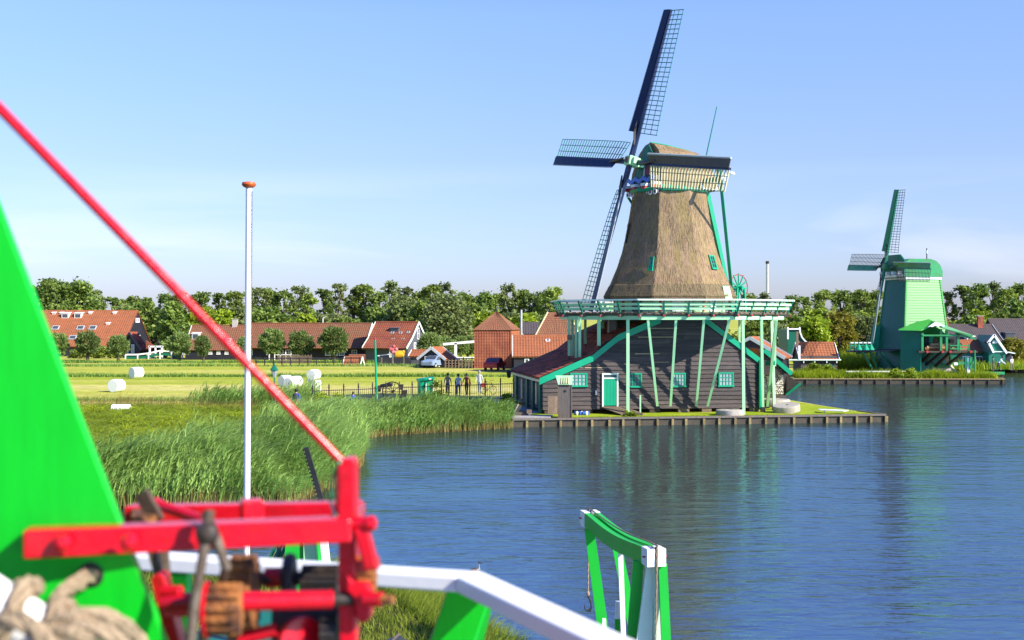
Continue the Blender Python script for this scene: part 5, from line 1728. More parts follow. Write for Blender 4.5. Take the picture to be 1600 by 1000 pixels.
# dark mass behind, a far wood that reads as one
gnp = np.random.default_rng(3)
cen, rad, cnt = [], [], []
for xx in np.arange(-160, 175, 2.6):
    cen.append((xx + gnp.uniform(-1, 1), 262 + gnp.uniform(-5, 5), gnp.uniform(1.0, 2.6)))
    rad.append(gnp.uniform(1.6, 2.6)); cnt.append(60)
V, F, T = leaf_cloud(cen, rad, cnt, 1.0, 77)
tag(raw_mesh('far_wood', V, F, 4, M['leaf_dk'], T), 'dark far-off wood behind the tree row', kind='stuff')

ORD = ['first', 'second', 'third', 'fourth', 'fifth', 'sixth', 'seventh', 'eighth', 'ninth', 'tenth', 'eleventh', 'twelfth', 'thirteenth', 'fourteenth', 'fifteenth', 'sixteenth']
SEC = [(-400, 160, 'behind the green board and orange barn'), (160, 290, 'behind the barn gable and grey roof'), (290, 380, 'behind the low farm building with chimney'), (380, 480, 'behind the left half of the longest farm roof'), (480, 585, 'behind the right half of the longest farm roof'),
       (585, 670, 'behind the slate bell gable'), (670, 760, 'behind the black cottage and drawbridge'), (760, 940, 'behind hay barn and farmhouse'), (940, 1240, 'behind the right end of the mill stage'), (1240, 1330, 'behind the black quay houses'),
       (1330, 1400, 'left of the green windmill'), (1400, 1520, 'right behind the green windmill'), (1520, 1800, 'behind the green gabled house')]
for grp_, word in ((GT, 'tall distant tree'), (GB, 'low bushy tree')):
    obs_ = [o_ for o_ in COL.objects if o_.get('group') == grp_]
    for a_, b_, ph in SEC:
        k_ = sorted([o_ for o_ in obs_ if a_ <= 800 + 2000 * o_.location.x / o_.location.y < b_], key=lambda q: q.location.x / q.location.y)
        for i_, o_ in enumerate(k_):
            o_['label'] = word + ' ' + ph + ', ' + ORD[min(i_, 15)] + ' from the left'


# special trees
def one(name, seed, px, ytop, d, w_, cb, m_, label, leaf=.5, nc=46, per=110, cat='tree', ybase=None, tr=.3):
    h = (495 - ytop) / 2000 * d + CAM_Z - GZ
    t = make_tree(name, seed, h, w_, cb, leaf, M[m_], nc, per, trunk_r=tr)
    t.location = (X(px, d), d, GZ)
    tag(t, label, cat)
    return t


one('broad_tree', 60, 84, 434, 222, 5.0, 2.5, 'leaf_dk', 'broad dark tree standing behind the left end of the orange barn roof')
one('broad_tree', 61, 124, 438, 224, 4.4, 2.5, 'leaf_dk', 'second broad dark tree behind the orange barn, next to the gap of sky')
one('broad_tree', 62, 52, 446, 226, 4.5, 2.5, 'leaf_dk', 'dark tree half hidden by the green board at the left')
one('dark_tree', 63, 272, 471, 186, 2.7, .8, 'leaf_dk', 'dark conical tree in front of the grey barn roof', .45, 40, 110)
one('dark_tree', 64, 258, 490, 190, 2.0, .6, 'leaf_dk', 'shorter dark tree tucked against the dark conical one', .45, 26, 100)
one('big_willow', 65, 700, 458, 188, 4.6, 1.0, 'leaf_gr', 'big grey-green willow standing behind the bell gabled farm house', .45, 54, 120)
one('big_willow', 66, 668, 468, 196, 3.6, 1.0, 'leaf_md', 'dark green tree between bell gable and big willow', .5)
one('big_willow', 67, 630, 462, 205, 3.6, 1.5, 'leaf_gr', 'grey-green tree rising over the red-brown farm roof')
one('yellow_tree', 68, 478, 490, 200, 2.4, .8, 'leaf_yl', 'yellow-green small tree above the long farm roof', .45, 24, 90)
one('yellow_tree', 69, 350, 483, 200, 2.2, .8, 'leaf_yl', 'yellow-green small tree behind the brick chimney', .45, 22, 90)
one('bright_tree', 70, 1272, 494, 152, 2.6, .6, 'leaf_yl', 'bright yellow-green tree behind the striped pantile roof', .36, 44, 110)
one('bright_tree', 71, 1248, 502, 160, 2.2, .6, 'leaf_yl', 'lime green tree behind the green bell gable', .36, 34, 100)
one('olive_tree', 72, 1311, 486, 158, 2.5, .7, 'leaf_au', 'round olive-brown tree beside the green windmill balcony', .36, 48, 120)
one('grey_tree', 73, 1350, 492, 172, 2.8, .6, 'leaf_gr', 'grey-green tree behind the green windmill balcony', .4, 40, 110)
one('grey_tree', 74, 1222, 505, 178, 2.8, .6, 'leaf_gr', 'grey-green tree right behind the stage posts of the thatched mill', .4, 36, 100)
one('red_shrub', 75, 1583, 528, 152, 2.0, .3, 'leaf_au', 'brownish shrub at the right of the green gabled house', .36, 30, 90, 'shrub')
one('red_shrub', 76, 1602, 536, 156, 2.4, .3, 'leaf_md', 'green shrub at the right picture edge beyond the river', .36, 30, 90, 'shrub')


# pollard willows: short trunk, round head of fine shoots
def pollard(seed, hr, th, m_=M['leaf_wi']):
    g = np.random.default_rng(seed)
    root = bpy.data.objects.new('pollard_willow', None)
    COL.objects.link(root)
    b = MB()
    b.tube([(0, 0, -.2), (.03, 0, th * .6), (0, .02, th), (0, 0, th + hr * .5)], [.3, .24, .30, .12], 8)
    for i in range(9):
        a = i * .7
        b.tube([(0, 0, th), (math.cos(a) * hr * .5, math.sin(a) * hr * .5, th + hr * (.5 + .1 * (i % 4)))], [.1, .03], 4, caps=False)
    o = b.build('trunk', M['bark'], org=(0, 0, 0), smooth=True)
    o.parent = root
    N = 3600
    d = g.normal(size=(N, 3)); d /= np.linalg.norm(d, axis=1)[:, None]
    d[:, 2] *= .95
    lump = 1 + .16 * np.sin(d[:, 0] * 5 + seed) * np.sin(d[:, 1] * 6 + 1) + .12 * np.sin(d[:, 2] * 9 + d[:, 0] * 4) + g.normal(0, .07, N)
    rr = hr * lump * g.uniform(.55, 1.0, N) ** .4
    C = d * rr[:, None] + np.array([0, 0, th + hr * .75])
    ax = d + g.normal(size=(N, 3)) * .45; ax[:, 2] += .2
    ax /= np.linalg.norm(ax, axis=1)[:, None]
    bb = np.cross(ax, g.normal(size=(N, 3))); bb /= np.linalg.norm(bb, axis=1)[:, None]
    s = .34 * g.uniform(.6, 1.3, N)[:, None]
    V = np.stack([C - ax * s * .5, C + bb * s * .22, C + ax * s * .7, C - bb * s * .22], 1).reshape(-1, 3)
    raw_mesh('crown', V, np.arange(N * 4), 4, m_, g.uniform(0, 1, N), parent=root)
    return root


pw = [pollard(5, 1.6, 1.35), pollard(9, 1.55, 1.3)]
for i, (px, ybot, d, sc, lab) in enumerate((
        (90, 560, 176, .9, 'round pollard willow half hidden by the green board edge'),
        (137, 563, 176, .98, 'big round pollard willow before the middle of the orange barn'),
        (185, 565, 172, .85, 'smaller round pollard willow before the right end of the orange barn'),
        (280, 563, 174, .95, 'pollard willow at the left end of the low farm building'),
        (318, 563, 172, .85, 'slim pollard willow with a leaning trunk before the white dormer'),
        (380, 562, 172, .8, 'pollard willow behind the white flagpole'),
        (425, 562, 172, 1.05, 'round pollard willow, first of three before the longest farm roof'),
        (470, 562, 172, 1.0, 'round pollard willow, middle of three before the longest farm roof'),
        (522, 561, 170, 1.12, 'largest round pollard willow before the right half of the longest farm roof'))):
    o = place(pw[i % 2], used, px, 0, d, sc, label=lab, group='pollard willows before the farm', sx=(.75 if px in (318, 380) else 1.0))
    if px == 318: o.rotation_euler = (0, R(-6), 1)
for i, (px, d, lab) in enumerate(((672, 166, 'young round tree just right of the slate bell gable'), (695, 176, 'young round tree left of the drawbridge post'), (720, 178, 'young round tree right of the drawbridge post'), (731, 180, 'young round tree beside the tile hung barn'))):
    place(pw[i % 2], used, px, 0, d, .8 if i else .95, label=lab, group='young round trees by the drawbridge')


# ------------------------------------------------------------------ reeds, herbs, grass
def in_poly(x, y, poly):
    inside = np.zeros(len(x), bool)
    j = len(poly) - 1
    for i in range(len(poly)):
        xi, yi = poly[i]; xj, yj = poly[j]
        c = ((yi > y) != (yj > y)) & (x < (xj - xi) * (y - yi) / (yj - yi + 1e-12) + xi)
        inside ^= c
        j = i
    return inside


def scatter(poly, n, seed):
    g = np.random.default_rng(seed)
    xs = [p[0] for p in poly]; ys = [p[1] for p in poly]
    out = np.zeros((0, 2))
    while len(out) < n:
        q = np.stack([g.uniform(min(xs), max(xs), n * 2), g.uniform(min(ys), max(ys), n * 2)], 1)
        q = q[in_poly(q[:, 0], q[:, 1], poly)]
        out = np.concatenate([out, q])
    return out[:n]


def field_noise(p, s, seed=0.0):
    return np.array([mnoise.noise(Vector((a * s, b_ * s, seed))) for a, b_ in p])


def reed_bed(name, label, poly, nplants, h0, h1, seed, m, leaves=4, width=.035, wind=0.1, bend=(.5, 1.0), base_z=0.1, shore=()):
    """reed stems with drooping leaves that stream with the wind"""
    g = np.random.default_rng(seed)
    p = scatter(poly, nplants, seed)
    fn_ = field_noise(p, .22, seed)
    fn2 = field_noise(p, .9, seed + 5)
    keep = fn2 > -.48
    p, fn_, fn2 = p[keep], fn_[keep], fn2[keep]
    N = len(p)
    fn3 = field_noise(p, .45, seed + 9)
    H_ = g.uniform(h0, h1, N) * (1 + .30 * fn_ + .22 * fn2 + .35 * fn3)
    # lower towards the water so that the bed rises like a bank
    dist = np.full(N, 9.0)
    for (ax0, ay0), (ax1, ay1) in zip(shore[:-1], shore[1:]):
        vx, vy = ax1 - ax0, ay1 - ay0
        tt = np.clip(((p[:, 0] - ax0) * vx + (p[:, 1] - ay0) * vy) / (vx * vx + vy * vy), 0, 1)
        dist = np.minimum(dist, np.hypot(p[:, 0] - ax0 - tt * vx, p[:, 1] - ay0 - tt * vy))
    H_ = H_ * np.clip(.50 + dist / 3.6, .5, 1.0)
    root = np.column_stack([p, np.full(N, base_z)])
    wa = wind + 1.6 * fn_ + g.normal(0, .45, N)
    Vs, Fs, Ts, off = [], [], [], 0
    tint0 = np.clip(.45 + .5 * fn2 + .5 * fn_ + g.normal(0, .24, N), 0, 1)
    # stems
    V, F, sg = blades(root, H_, np.full(N, width * .6), np.clip(g.uniform(.2, .5, N) + .5 * fn3, .05, 1.1), wa, 3, seed)
    Vs.append(V); Fs.append(F + off); off += len(V); Ts.append(np.repeat(tint0 * .7, sg))
    for k in range(leaves):
        f = g.uniform(.30, 1.0, N)
        rp = root.copy()
        rp[:, 2] += H_ * f * .93
        dx = H_ * .25 * f * f
        rp[:, 0] += np.cos(wa) * dx; rp[:, 1] += np.sin(wa) * dx
        lh = H_ * g.uniform(.26, .42, N)
        V, F, sg = blades(rp, lh, width * g.uniform(.8, 1.5, N), g.uniform(bend[0] * 1.3, bend[1] * 2.0, N), wa + g.normal(0, .55, N), 3, seed + k + 1, tip=.05)
        Vs.append(V); Fs.append(F + off); off += len(V); Ts.append(np.repeat(np.clip(tint0 + g.normal(0, .15, N), 0, 1), sg))
    return tag(raw_mesh(name, np.concatenate(Vs), np.concatenate(Fs), 4, m, np.concatenate(Ts)), label, kind='stuff')


def grass_patch(name, label, poly, n, h0, h1, seed, m, width=.03, bend=(.2, .8), base_z=GZ, segs=2, wind=None, nz=.5, tint=(0, 1)):
    g = np.random.default_rng(seed)
    p = scatter(poly, n, seed)
    fn_ = field_noise(p, nz, seed)
    h = g.uniform(h0, h1, n) * (1 + .55 * fn_)
    root = np.column_stack([p, np.full(n, base_z)])
    az = g.uniform(0, 6.28, n) if wind is None else wind + g.normal(0, .7, n)
    V, F, sg = blades(root, h, width * g.uniform(.6, 1.4, n), g.uniform(*bend, n), az, segs, seed, tip=.1)
    t_ = np.clip(g.uniform(tint[0], tint[1], n) + .3 * fn_, 0, 1)
    return tag(raw_mesh(name, V, F, 4, m, np.repeat(t_, sg)), label, kind='stuff')


BANK = [(-7.7, 43.7), (-6.8, 48.7), (-6.6, 56), (-7.2, 62), (-9.5, 66), (-11.5, 60), (-12.5, 50), (-17, 47.2), (-26, 46.5), (-26, 42.9), (-16, 43.0)]
reed_bed('reeds', 'tall wind-swept reeds along the near shore behind the winch', BANK, 18000, 1.25, 2.05, 21, M['reed'], 5, .042, 0.15, bend=(.6, 1.25), shore=((-26, 42.9), (-16, 43.0), (-7.7, 43.7), (-6.8, 48.7), (-6.6, 56), (-7.2, 62)))
BANK2 = [(-9.2, 66), (-8.4, 67.6), (-6.2, 70.5), (-2.8, 72.8), (.05, 74.9), (-.6, 78.0), (-4, 77.0), (-8, 75), (-11, 72), (-12.5, 66)]
reed_bed('reeds', 'dense dark reed belt at the water edge left of the mill quay', BANK2, 8000, 1.05, 1.6, 22, M['reed'], 5, .045, 0.2, bend=(.6, 1.2), shore=((-9.2, 66), (-8.4, 67.6), (-6.2, 70.5), (-2.8, 72.8), (.05, 74.9)))
FR1 = [(-16, 42.9), (-7.6, 43.6), (-6.7, 48.7), (-6.5, 56), (-7.1, 62), (-8.3, 67.6), (-6.1, 70.4), (-2.8, 72.6), (0.1, 74.7), (-.2, 75.9), (-3.2, 73.8), (-7, 71.6), (-9.3, 68), (-8.2, 62), (-7.7, 56), (-7.9, 49), (-8.9, 44.4), (-16, 43.8)]
grass_patch('dry_reed_stems', 'straw yellow dead reed stems at the foot of the reed belt', FR1, 6500, .45, 1.0, 23, M['straw'], .03, (.05, .35), -.05, 2)
HERB = [(-9.5, 66), (-11.5, 59), (-12.5, 50), (-17, 47), (-40, 46), (-40, 83), (-20, 83), (-14, 80), (-11, 73)]
grass_patch('meadow_herbs', 'lush lime green herbs and weeds on the bank between reeds and meadow', HERB, 85000, .55, 1.0, 24, M['herb'], .095, (.9, 1.9), GZ, 2, nz=.6)
grass_patch('seeding_grass', 'straw coloured seeding grass along the upper edge of the bank', [(-40, 80), (-40, 87), (-22, 88), (-13, 84), (-10, 78), (-14, 77), (-22, 80)], 5000, .6, 1.1, 25, M['straw'], .03, (.2, .7), GZ, 2, 0.2)
reed_bed('reeds', 'green tuft of tall reeds at the top of the bank by the flagpole', [(-21.5, 84), (-21, 88), (-18, 90), (-13.5, 89), (-13, 84), (-17, 82)], 1500, .9, 1.45, 26, M['reed'], 4, .05, .3, base_z=GZ)
reed_bed('reeds', 'rough green reeds between the lamp post and the iron fence', [(-16, 76), (-16, 84), (-6, 84), (-1.5, 85), (-1.2, 78.5), (-8, 76), (-11, 73)], 3600, .4, .8, 27, M['reed'], 4, .045, .2, base_z=GZ)
# ditch edges of longer grass across the meadow
for k, (yy, h_, n_) in enumerate(((91.5, .42, 9000), (129, .5, 9000), (156, .55, 6000), (168, .6, 7000))):
    grass_patch('ditch_grass', ('dark line of longer grass along the nearest ditch of the meadow', 'dark line of longer grass along the middle ditch of the meadow', 'thin line of longer grass before the farm fences', 'rough grass verge in front of the farm buildings')[k],
                [(-95, yy - .5), (2.0 if k else -13, yy - .5 + .3), (2.0 if k else -13, yy + .6), (-95, yy + .5)], n_, h_ * .5, h_, 30 + k, M['reed'], .09, (.2, .8), GZ, 2, nz=.15, tint=(0, .5))
# near bank grass
NB_ = [(-2.0, 28.0), (-1.1, 25.4), (0.1, 23.4), (-1.0, 20), (-16, 20), (-16, 31.0), (-6, 31.3), (-3.5, 30.2)]
grass_patch('bank_grass', 'bright short grass on the near bank below the winch', NB_, 42000, .10, .30, 40, M['grassb'], .014, (.3, 1.0), .42, 2, nz=.8)
grass_patch('bank_grass', 'tufted grass hanging over the edge of the near bank', [(-6, 31.6), (-3.3, 30.5), (-1.75, 28.3), (-.9, 25.6), (0.35, 23.3), (-.5, 22.8), (-1.7, 25.2), (-2.6, 27.6), (-4, 29.5), (-6, 30.6)], 12000, .22, .48, 41, M['grassb'], .016, (.3, 1.0), .40, 3, .4)
# weeds on the far quay, tufts along the lawn edge
grass_patch('quay_weeds', 'rank yellow-green weeds on the far quay below the green windmill', [(27.6, 124.6), (47.0, 123.8), (47.6, 127), (40, 126.5), (28, 127)], 15000, .35, 1.0, 42, M['herb'], .08, (.2, .8), GZ, 2, nz=.45)
grass_patch('quay_weeds', 'pale tall grass between black quay house and green windmill', [(33.2, 132), (38, 131), (37.5, 140), (33.5, 140)], 5000, 1.2, 2.6, 43, M['herb'], .1, (.2, .7), GZ, 3, nz=.5)
grass_patch('quay_weeds', 'pale grass bank along the far river side by the green gabled house', [(47, 146), (62, 147), (66, 157), (50, 156)], 7000, .5, 1.3, 44, M['herb'], .1, (.2, .7), GZ, 2, nz=.5)
grass_patch('lawn_fringe', 'ragged grass fringe along the quay edge of the lawn', [(3.5, 76.25), (22.8, 79.3), (22.7, 79.6), (3.5, 76.55)], 5500, .04, .13, 45, M['grassb'], .02, (.3, 1.0), GZ, 2)


def shrub(name, seed, px, d, w_, h, m_, label, leaf=.2, n_=26, per=80, z=GZ):
    g = random.Random(seed)
    cen, rad, cnt = [], [], []
    for i in range(n_):
        a, r = g.uniform(0, 6.28), g.uniform(0, 1) ** .6
        hh = h * (1 - .55 * r * r) * g.uniform(.25, .9)
        cen.append((math.cos(a) * r * w_ * .8, math.sin(a) * r * w_ * .5, hh)); rad.append(h * g.uniform(.16, .28)); cnt.append(per)
    V, F, T = leaf_cloud(cen, rad, cnt, leaf, seed)
    root = thing(name, label, 'shrub', (X(px, d), d, z))
    b = MB()
    for c in cen[::3]: b.tube([(c[0] * .2, c[1] * .2, -.1), (c[0] * .7, c[1] * .7, c[2] * .6), c], [.03, .022, .008], 4, caps=False)
    tr = b.build('stem', M['bark'], org=(0, 0, 0)); tr.parent = root
    raw_mesh('foliage', V, F, 4, M[m_], T, parent=root)
    return root


shrub('quay_shrub', 80, 1272, 126.2, 1.6, 1.5, 'leaf_yl', 'bright leafy shrub before the left half of the black quay house')
shrub('quay_shrub', 81, 1296, 126.0, 1.2, 1.5, 'leaf_yl', 'bright leafy shrub before the right half of the black quay house')
shrub('quay_shrub', 82, 1414, 124.6, 2.0, 1.1, 'leaf_yl', 'green shrub hanging over the quay before the green windmill')
shrub('lawn_weed', 83, 984, 77.2, .5, .5, 'leaf_yl', 'small leafy weed growing at the quay edge below the door ramp', .12, 14, 60)
shrub('hedge_shrub', 84, 684, 86.5, .55, 1.9, 'leaf_yl', 'leafy climber beside the green cabinet at the iron fence', .14, 22, 70)
shrub('hedge_shrub', 85, 506, 82.5, .9, 1.3, 'leaf_yl', 'leafy shrub at the left end of the iron fence', .16, 22, 70)
shrub('hedge_shrub', 86, 412, 84.5, 1.4, 1.3, 'leaf_dk', 'dark low bush beside the lamp post', .16, 24, 80)
shrub('hedge_shrub', 87, 792, 84, .5, 1.2, 'leaf_yl', 'green weeds beside the left corner of the mill house', .14, 18, 60)
shrub('hedge_shrub', 88, 528, 84.0, .5, 1.1, 'leaf_yl', 'small leafy shrub by the second bay of the iron fence', .14, 16, 60)
for i in range(8):
    shrub('barn_hedge', 90 + i, 118 + i * 9, 186, 1.1, 1.5 + (i % 3) * .3, 'leaf_md', 'low green hedge bush along the foot of the orange barn, ' + ORD[i] + ' from the left', .35, 14, 50)['group'] = 'hedge bushes along the barn'

# ------------------------------------------------------------------ foreground: gallery of the mill the camera stands on
def rope(b, pts, r, turns_per_m=22, n=5, strands=3):
    """laid rope: three strands wound round a smooth path"""
    P_ = [Vector(p) for p in pts]
    # Catmull-Rom refine
    fine = []
    for i in range(len(P_) - 1):
        p0, p1, p2, p3 = P_[max(i - 1, 0)], P_[i], P_[i + 1], P_[min(i + 2, len(P_) - 1)]
        m = max(3, int((p2 - p1).length / (r * .9)))
        for k in range(m):
            t = k / m
            fine.append(0.5 * ((2 * p1) + (p2 - p0) * t + (2 * p0 - 5 * p1 + 4 * p2 - p3) * t * t + (3 * p1 - p0 - 3 * p2 + p3) * t ** 3))
    fine.append(P_[-1])
    L = [0.0]
    for a_, b_ in zip(fine[:-1], fine[1:]): L.append(L[-1] + (b_ - a_).length)
    for s in range(strands):
        out = []
        for i, p in enumerate(fine):
            t = (fine[min(i + 1, len(fine) - 1)] - fine[max(i - 1, 0)]).normalized()
            u = t.cross(Vector((.3, .2, 1))).normalized()
            v = t.cross(u)
            q = L[i] * turns_per_m * 2 * math.pi / strands * 1.0 + s * 2 * math.pi / strands
            out.append(p + (u * math.cos(q) + v * math.sin(q)) * r * .48)
        b.tube(out, r * .56, n)
    return b


def gear(c, ax, r, w_, teeth, depth=.18):
    """toothed wheel about the axis ax"""
    ax = Vector(ax).normalized()
    u = ax.cross(Vector((0, 0, 1)))
    if u.length < .1: u = ax.cross(Vector((0, 1, 0)))
    u.normalize(); v = ax.cross(u)
    poly = []
    for i in range(teeth):
        for f, rr in ((0, 1 - depth), (.22, 1 - depth), (.34, 1), (.66, 1), (.78, 1 - depth)):
            a_ = 2 * math.pi * (i + f) / teeth
            poly.append(c - ax * w_ / 2 + (u * math.cos(a_) + v * math.sin(a_)) * r * rr)
    b = MB()
    n = len(poly)
    cc = c - ax * w_ / 2
    vs = poly + [p + ax * w_ for p in poly] + [cc, cc + ax * w_]
    fs = [(i, (i + 1) % n, n + (i + 1) % n, n + i) for i in range(n)]
    fs += [(2 * n, (i + 1) % n, i) for i in range(n)] + [(2 * n + 1, n + i, n + (i + 1) % n) for i in range(n)]
    return b.add(vs, fs)


# tail board with the rope hole
bd = thing('green_tail_board', 'broad vivid green painted tail board slanting in from the left edge', 'board', W(100, 1200, 2.52))
outer = [W(-330, -60, 2.30), W(-151, -60, 2.30), W(341, 1228, 2.30), W(-160, 1228, 2.30)]
hc = W(141, 899, 2.30)
inner = [hc + Vector((math.cos(a_) * .019, 0, math.sin(a_) * .019)) for a_ in [i * math.pi / 10 for i in range(20)]]
allp = outer + inner
tri = tessellate_polygon([outer, inner])
b = MB()
off = Vector((0, .028, 0))
nA = len(allp)
fs = [tuple(t_) for t_ in tri] + [tuple(nA + i for i in t_)[::-1] for t_ in tri]
fs += [(i, (i + 1) % 4, nA + (i + 1) % 4, nA + i) for i in range(4)]
fs += [(4 + i, 4 + (i + 1) % 20, nA + 4 + (i + 1) % 20, nA + 4 + i) for i in range(20)]
b.add(allp + [p + off for p in allp], fs)
b.build('board', M['vgreen'], bd)
MB().lathe([(.021, 0), (.024, .001), (.0195, .004), (.0195, .027)], hc + Vector((0, -.001, 0)), 20, ax=(0, 1, 0)).build('hole_bush', M['iron'], bd)

# winch
wn_ = thing('red_winch', 'blurred red painted hand winch with rusty gears bolted to the green board', 'winch', W(400, 1180, 2.550))
fb = MB().beam(W(40, 848, 2.262), W(548, 826, 2.355), .052, .050, h2=.043).build('frame_bar', M['red'], wn_, bevel=.004)
for px in (99, 203):
    MB().lathe([(.016, 0), (.016, .006), (.012, .013), (.004, .016)], W(px, 848, 2.236), 12, ax=(0, -1, 0)).build('bolt', M['red'], fb)
MB().beam(W(200, 807, 2.840), W(565, 801, 2.820), .05, .05).build('frame_bar', M['red'], wn_, bevel=.004)
MB().beam(W(545, 824, 2.380), W(555, 800, 2.860), .045, .04).build('cross_bar', M['red'], wn_)
MB().beam(W(225, 822, 2.590), W(225, 806, 2.870), .05, .04).build('cross_bar', M['rust'], wn_)
MB().box(W(393, 801, 2.710), (.046, .05, .056), Matrix.Rotation(R(20), 3, 'Z')).build('top_block', M['red'], wn_, bevel=.005)
MB().box(W(392, 785, 2.730), (.042, .046, .010), Matrix.Rotation(R(20), 3, 'Z')).build('rusty_cap', M['rust'], wn_)
MB().cyl(W(242, 787, 2.710), W(352, 826, 2.590), .0115, n=12).build('pull_rod', M['red'], wn_, smooth=True)
MB().lathe([(.004, -.014), (.015, -.008), (.017, 0), (.015, .008), (.004, .014)], W(243, 788, 2.710), 12).build('rod_head', M['red'], wn_, smooth=True)
MB().beam(W(221, 770, 2.650), W(246, 815, 2.640), .014, .03).build('pawl', M['brown_iron'], wn_)
lev = MB().tube([W(327, 797, 2.250), W(322, 840, 2.240), W(313, 890, 2.230), W(303, 950, 2.220), W(294, 1030, 2.210)], [.010, .0095, .0085, .009, .010], 8).build('lever', M['brown_iron'], wn_, smooth=True)
MB().tube([W(320, 800, 2.28), W(338, 842, 2.275), W(353, 886, 2.28), W(345, 915, 2.35), W(325, 955, 2.39), W(310, 1030, 2.40)], [.0095, .0095, .009, .0085, .009, .010], 8).build('lever', M['brown_iron'], wn_, smooth=True)
MB().lathe([(.004, -.02), (.018, -.012), (.021, 0), (.018, .012), (.004, .02)], W(324, 833, 2.240), 12, ax=(0, -1, 0)).build('lever_pivot', M['iron'], lev, smooth=True)
AXX = Vector((1, .03, 0)).normalized()
gear(W(352, 952, 2.300), AXX, .047, .056, 13, .22).build('small_gear', M['rust'], wn_)
gear(W(380, 934, 2.460), AXX, .082, .045, 22, .14).build('large_gear', M['rust'], wn_)
MB().lathe([(.052, -.032), (.052, -.026)], W(350, 952, 2.300) - AXX * .0, 24, ax=AXX).build('gear_flange', M['red'], wn_)
MB().cyl(W(372, 940, 2.330), W(520, 937, 2.370), .0175, n=16).build('drive_shaft', M['red'], wn_, smooth=True)
MB().cyl(W(518, 937, 2.370), W(552, 936, 2.380), .0125, n=14).build('shaft_end', M['iron'], wn_, smooth=True)
MB().cyl(W(395, 905, 2.550), W(540, 903, 2.570), .014, n=12).build('drum_shaft', M['iron'], wn_)
MB().lathe([(.018, -.012), (.052, -.010), (.056, 0), (.052, .010), (.018, .012)], W(452, 908, 2.550), 28, ax=AXX).build('drum_flange', M['iron'], wn_, smooth=True)
gear(W(500, 909, 2.550), AXX, .034, .072, 18, .2).build('ratchet_wheel', M['iron'], wn_)
MB().cyl(W(415, 903, 2.560), W(440, 902, 2.560), .020, n=12).build('drum_collar', M['red'], wn_)
MB().cyl(W(425, 972, 2.500), W(540, 970, 2.520), .038, n=18).build('lower_drum', M['iron'], wn_, smooth=True)
MB().lathe([(.01, -.012), (.045, -.008), (.048, 0), (.045, .008), (.01, .012)], W(470, 1002, 2.420), 24, ax=Vector((.55, -.8, 0))).build('hand_wheel', M['red'], wn_, smooth=True)
gear(W(515, 990, 2.420), AXX, .045, .03, 18, .16).build('lower_gear', M['iron'], wn_)
MB().cyl(W(374, 998, 2.400), W(432, 984, 2.400), .013, n=12).build('crank_rod', M['red'], wn_, smooth=True)
up_ = MB().prism([W(527, 728, 2.380), W(533, 718, 2.380), W(549, 716, 2.380), W(555, 722, 2.380), W(556, 1040, 2.380), W(530, 1040, 2.380)], (0, .055, 0)).build('upright', M['red'], wn_, bevel=.004)
MB().prism([W(524, 735, 2.460), W(541, 728, 2.400), W(541, 800, 2.400), W(524, 795, 2.460)], (.0, .03, 0)).build('upright_web', M['redm'], wn_)
MB().cyl(W(548, 819, 2.360), W(580, 818, 2.350), .012, n=12).build('lug_pin', M['red'], wn_, smooth=True)
MB().lathe([(.004, -.012), (.013, -.008), (.015, 0), (.013, .008), (.004, .012)], W(579, 818, 2.350), 12, ax=(1, 0, 0)).build('pin_head', M['red'], wn_, smooth=True)
MB().beam(W(564, 822, 2.360), W(581, 888, 2.360), .026, .03, up=(0, 1, 0)).build('link_arm', M['red'], wn_, bevel=.004)
gear(W(573, 897, 2.420), AXX, .036, .036, 12, .2).build('end_gear', M['rust'], wn_)
MB().beam(W(560, 884, 2.400), W(592, 878, 2.400), .03, .02).build('gear_guard', M['redm'], wn_)
MB().prism([W(541, 898, 2.360), W(553, 911, 2.360), W(575, 912, 2.360), W(580, 925, 2.360), W(579, 968, 2.360), W(566, 976, 2.360), (W(556, 968, 2.360)), W(553, 935, 2.360), W(541, 925, 2.360)], (0, .05, 0)).build('bearing_bracket', M['red'], wn_, bevel=.004)
MB().cyl(W(570, 937, 2.350), W(597, 937, 2.340), .014, n=14).build('bearing_boss', M['red'], wn_, smooth=True)
MB().cyl(W(590, 937, 2.340), W(614, 938, 2.330), .009, n=10).build('rusty_spindle', M['rust'], wn_, smooth=True)
MB().prism([W(235, 905, 2.590), W(243, 897, 2.590), W(254, 900, 2.590), W(292, 1040, 2.590), W(268, 1040, 2.590)], (0, .05, 0)).build('side_plate', M['red'], wn_, bevel=.004)
MB().cyl(W(262, 945, 2.550), W(330, 945, 2.510), .024, n=16).build('side_bearing', M['red'], wn_, smooth=True)
MB().cyl(W(255, 925, 2.550), W(282, 925, 2.540), .013, n=12).build('side_bolt', M['red'], wn_, smooth=True)
MB().beam(W(238, 860, 2.700), W(252, 905, 2.700), .018, .02, up=(0, 1, 0)).build('hanger', M['brown_iron'], wn_)
MB().beam(W(256, 862, 2.740), W(262, 935, 2.740), .016, .02, up=(0, 1, 0)).build('hanger', M['brown_iron'], wn_)
MB().tube([W(531, 722, 2.370), W(519, 748, 2.520), W(517, 785, 2.520), W(525, 808, 2.370), W(540, 834, 2.360)], .0035, 6).build('brake_cord', M['teal'], wn_, smooth=True)
MB().tube([W(-60, 108, 2.325), W(240, 417, 2.35), W(534, 722, 2.39)], [.0098, .0092, .0084], 14).build('brake_rod', M['red'], wn_, smooth=True)
# post and floor that carry the winch (below the frame)
MB().beam(W(430, 1040, 2.650), Vector((W(430, 1040, 2.650).x, 2.5, 4.82)), .12, .12, up=(0, 1, 0)).build('stand_post', M['red'], wn_)
MB().beam(W(275, 1035, 2.610), W(556, 1035, 2.420), .06, .05).build('base_bar', M['red'], wn_)

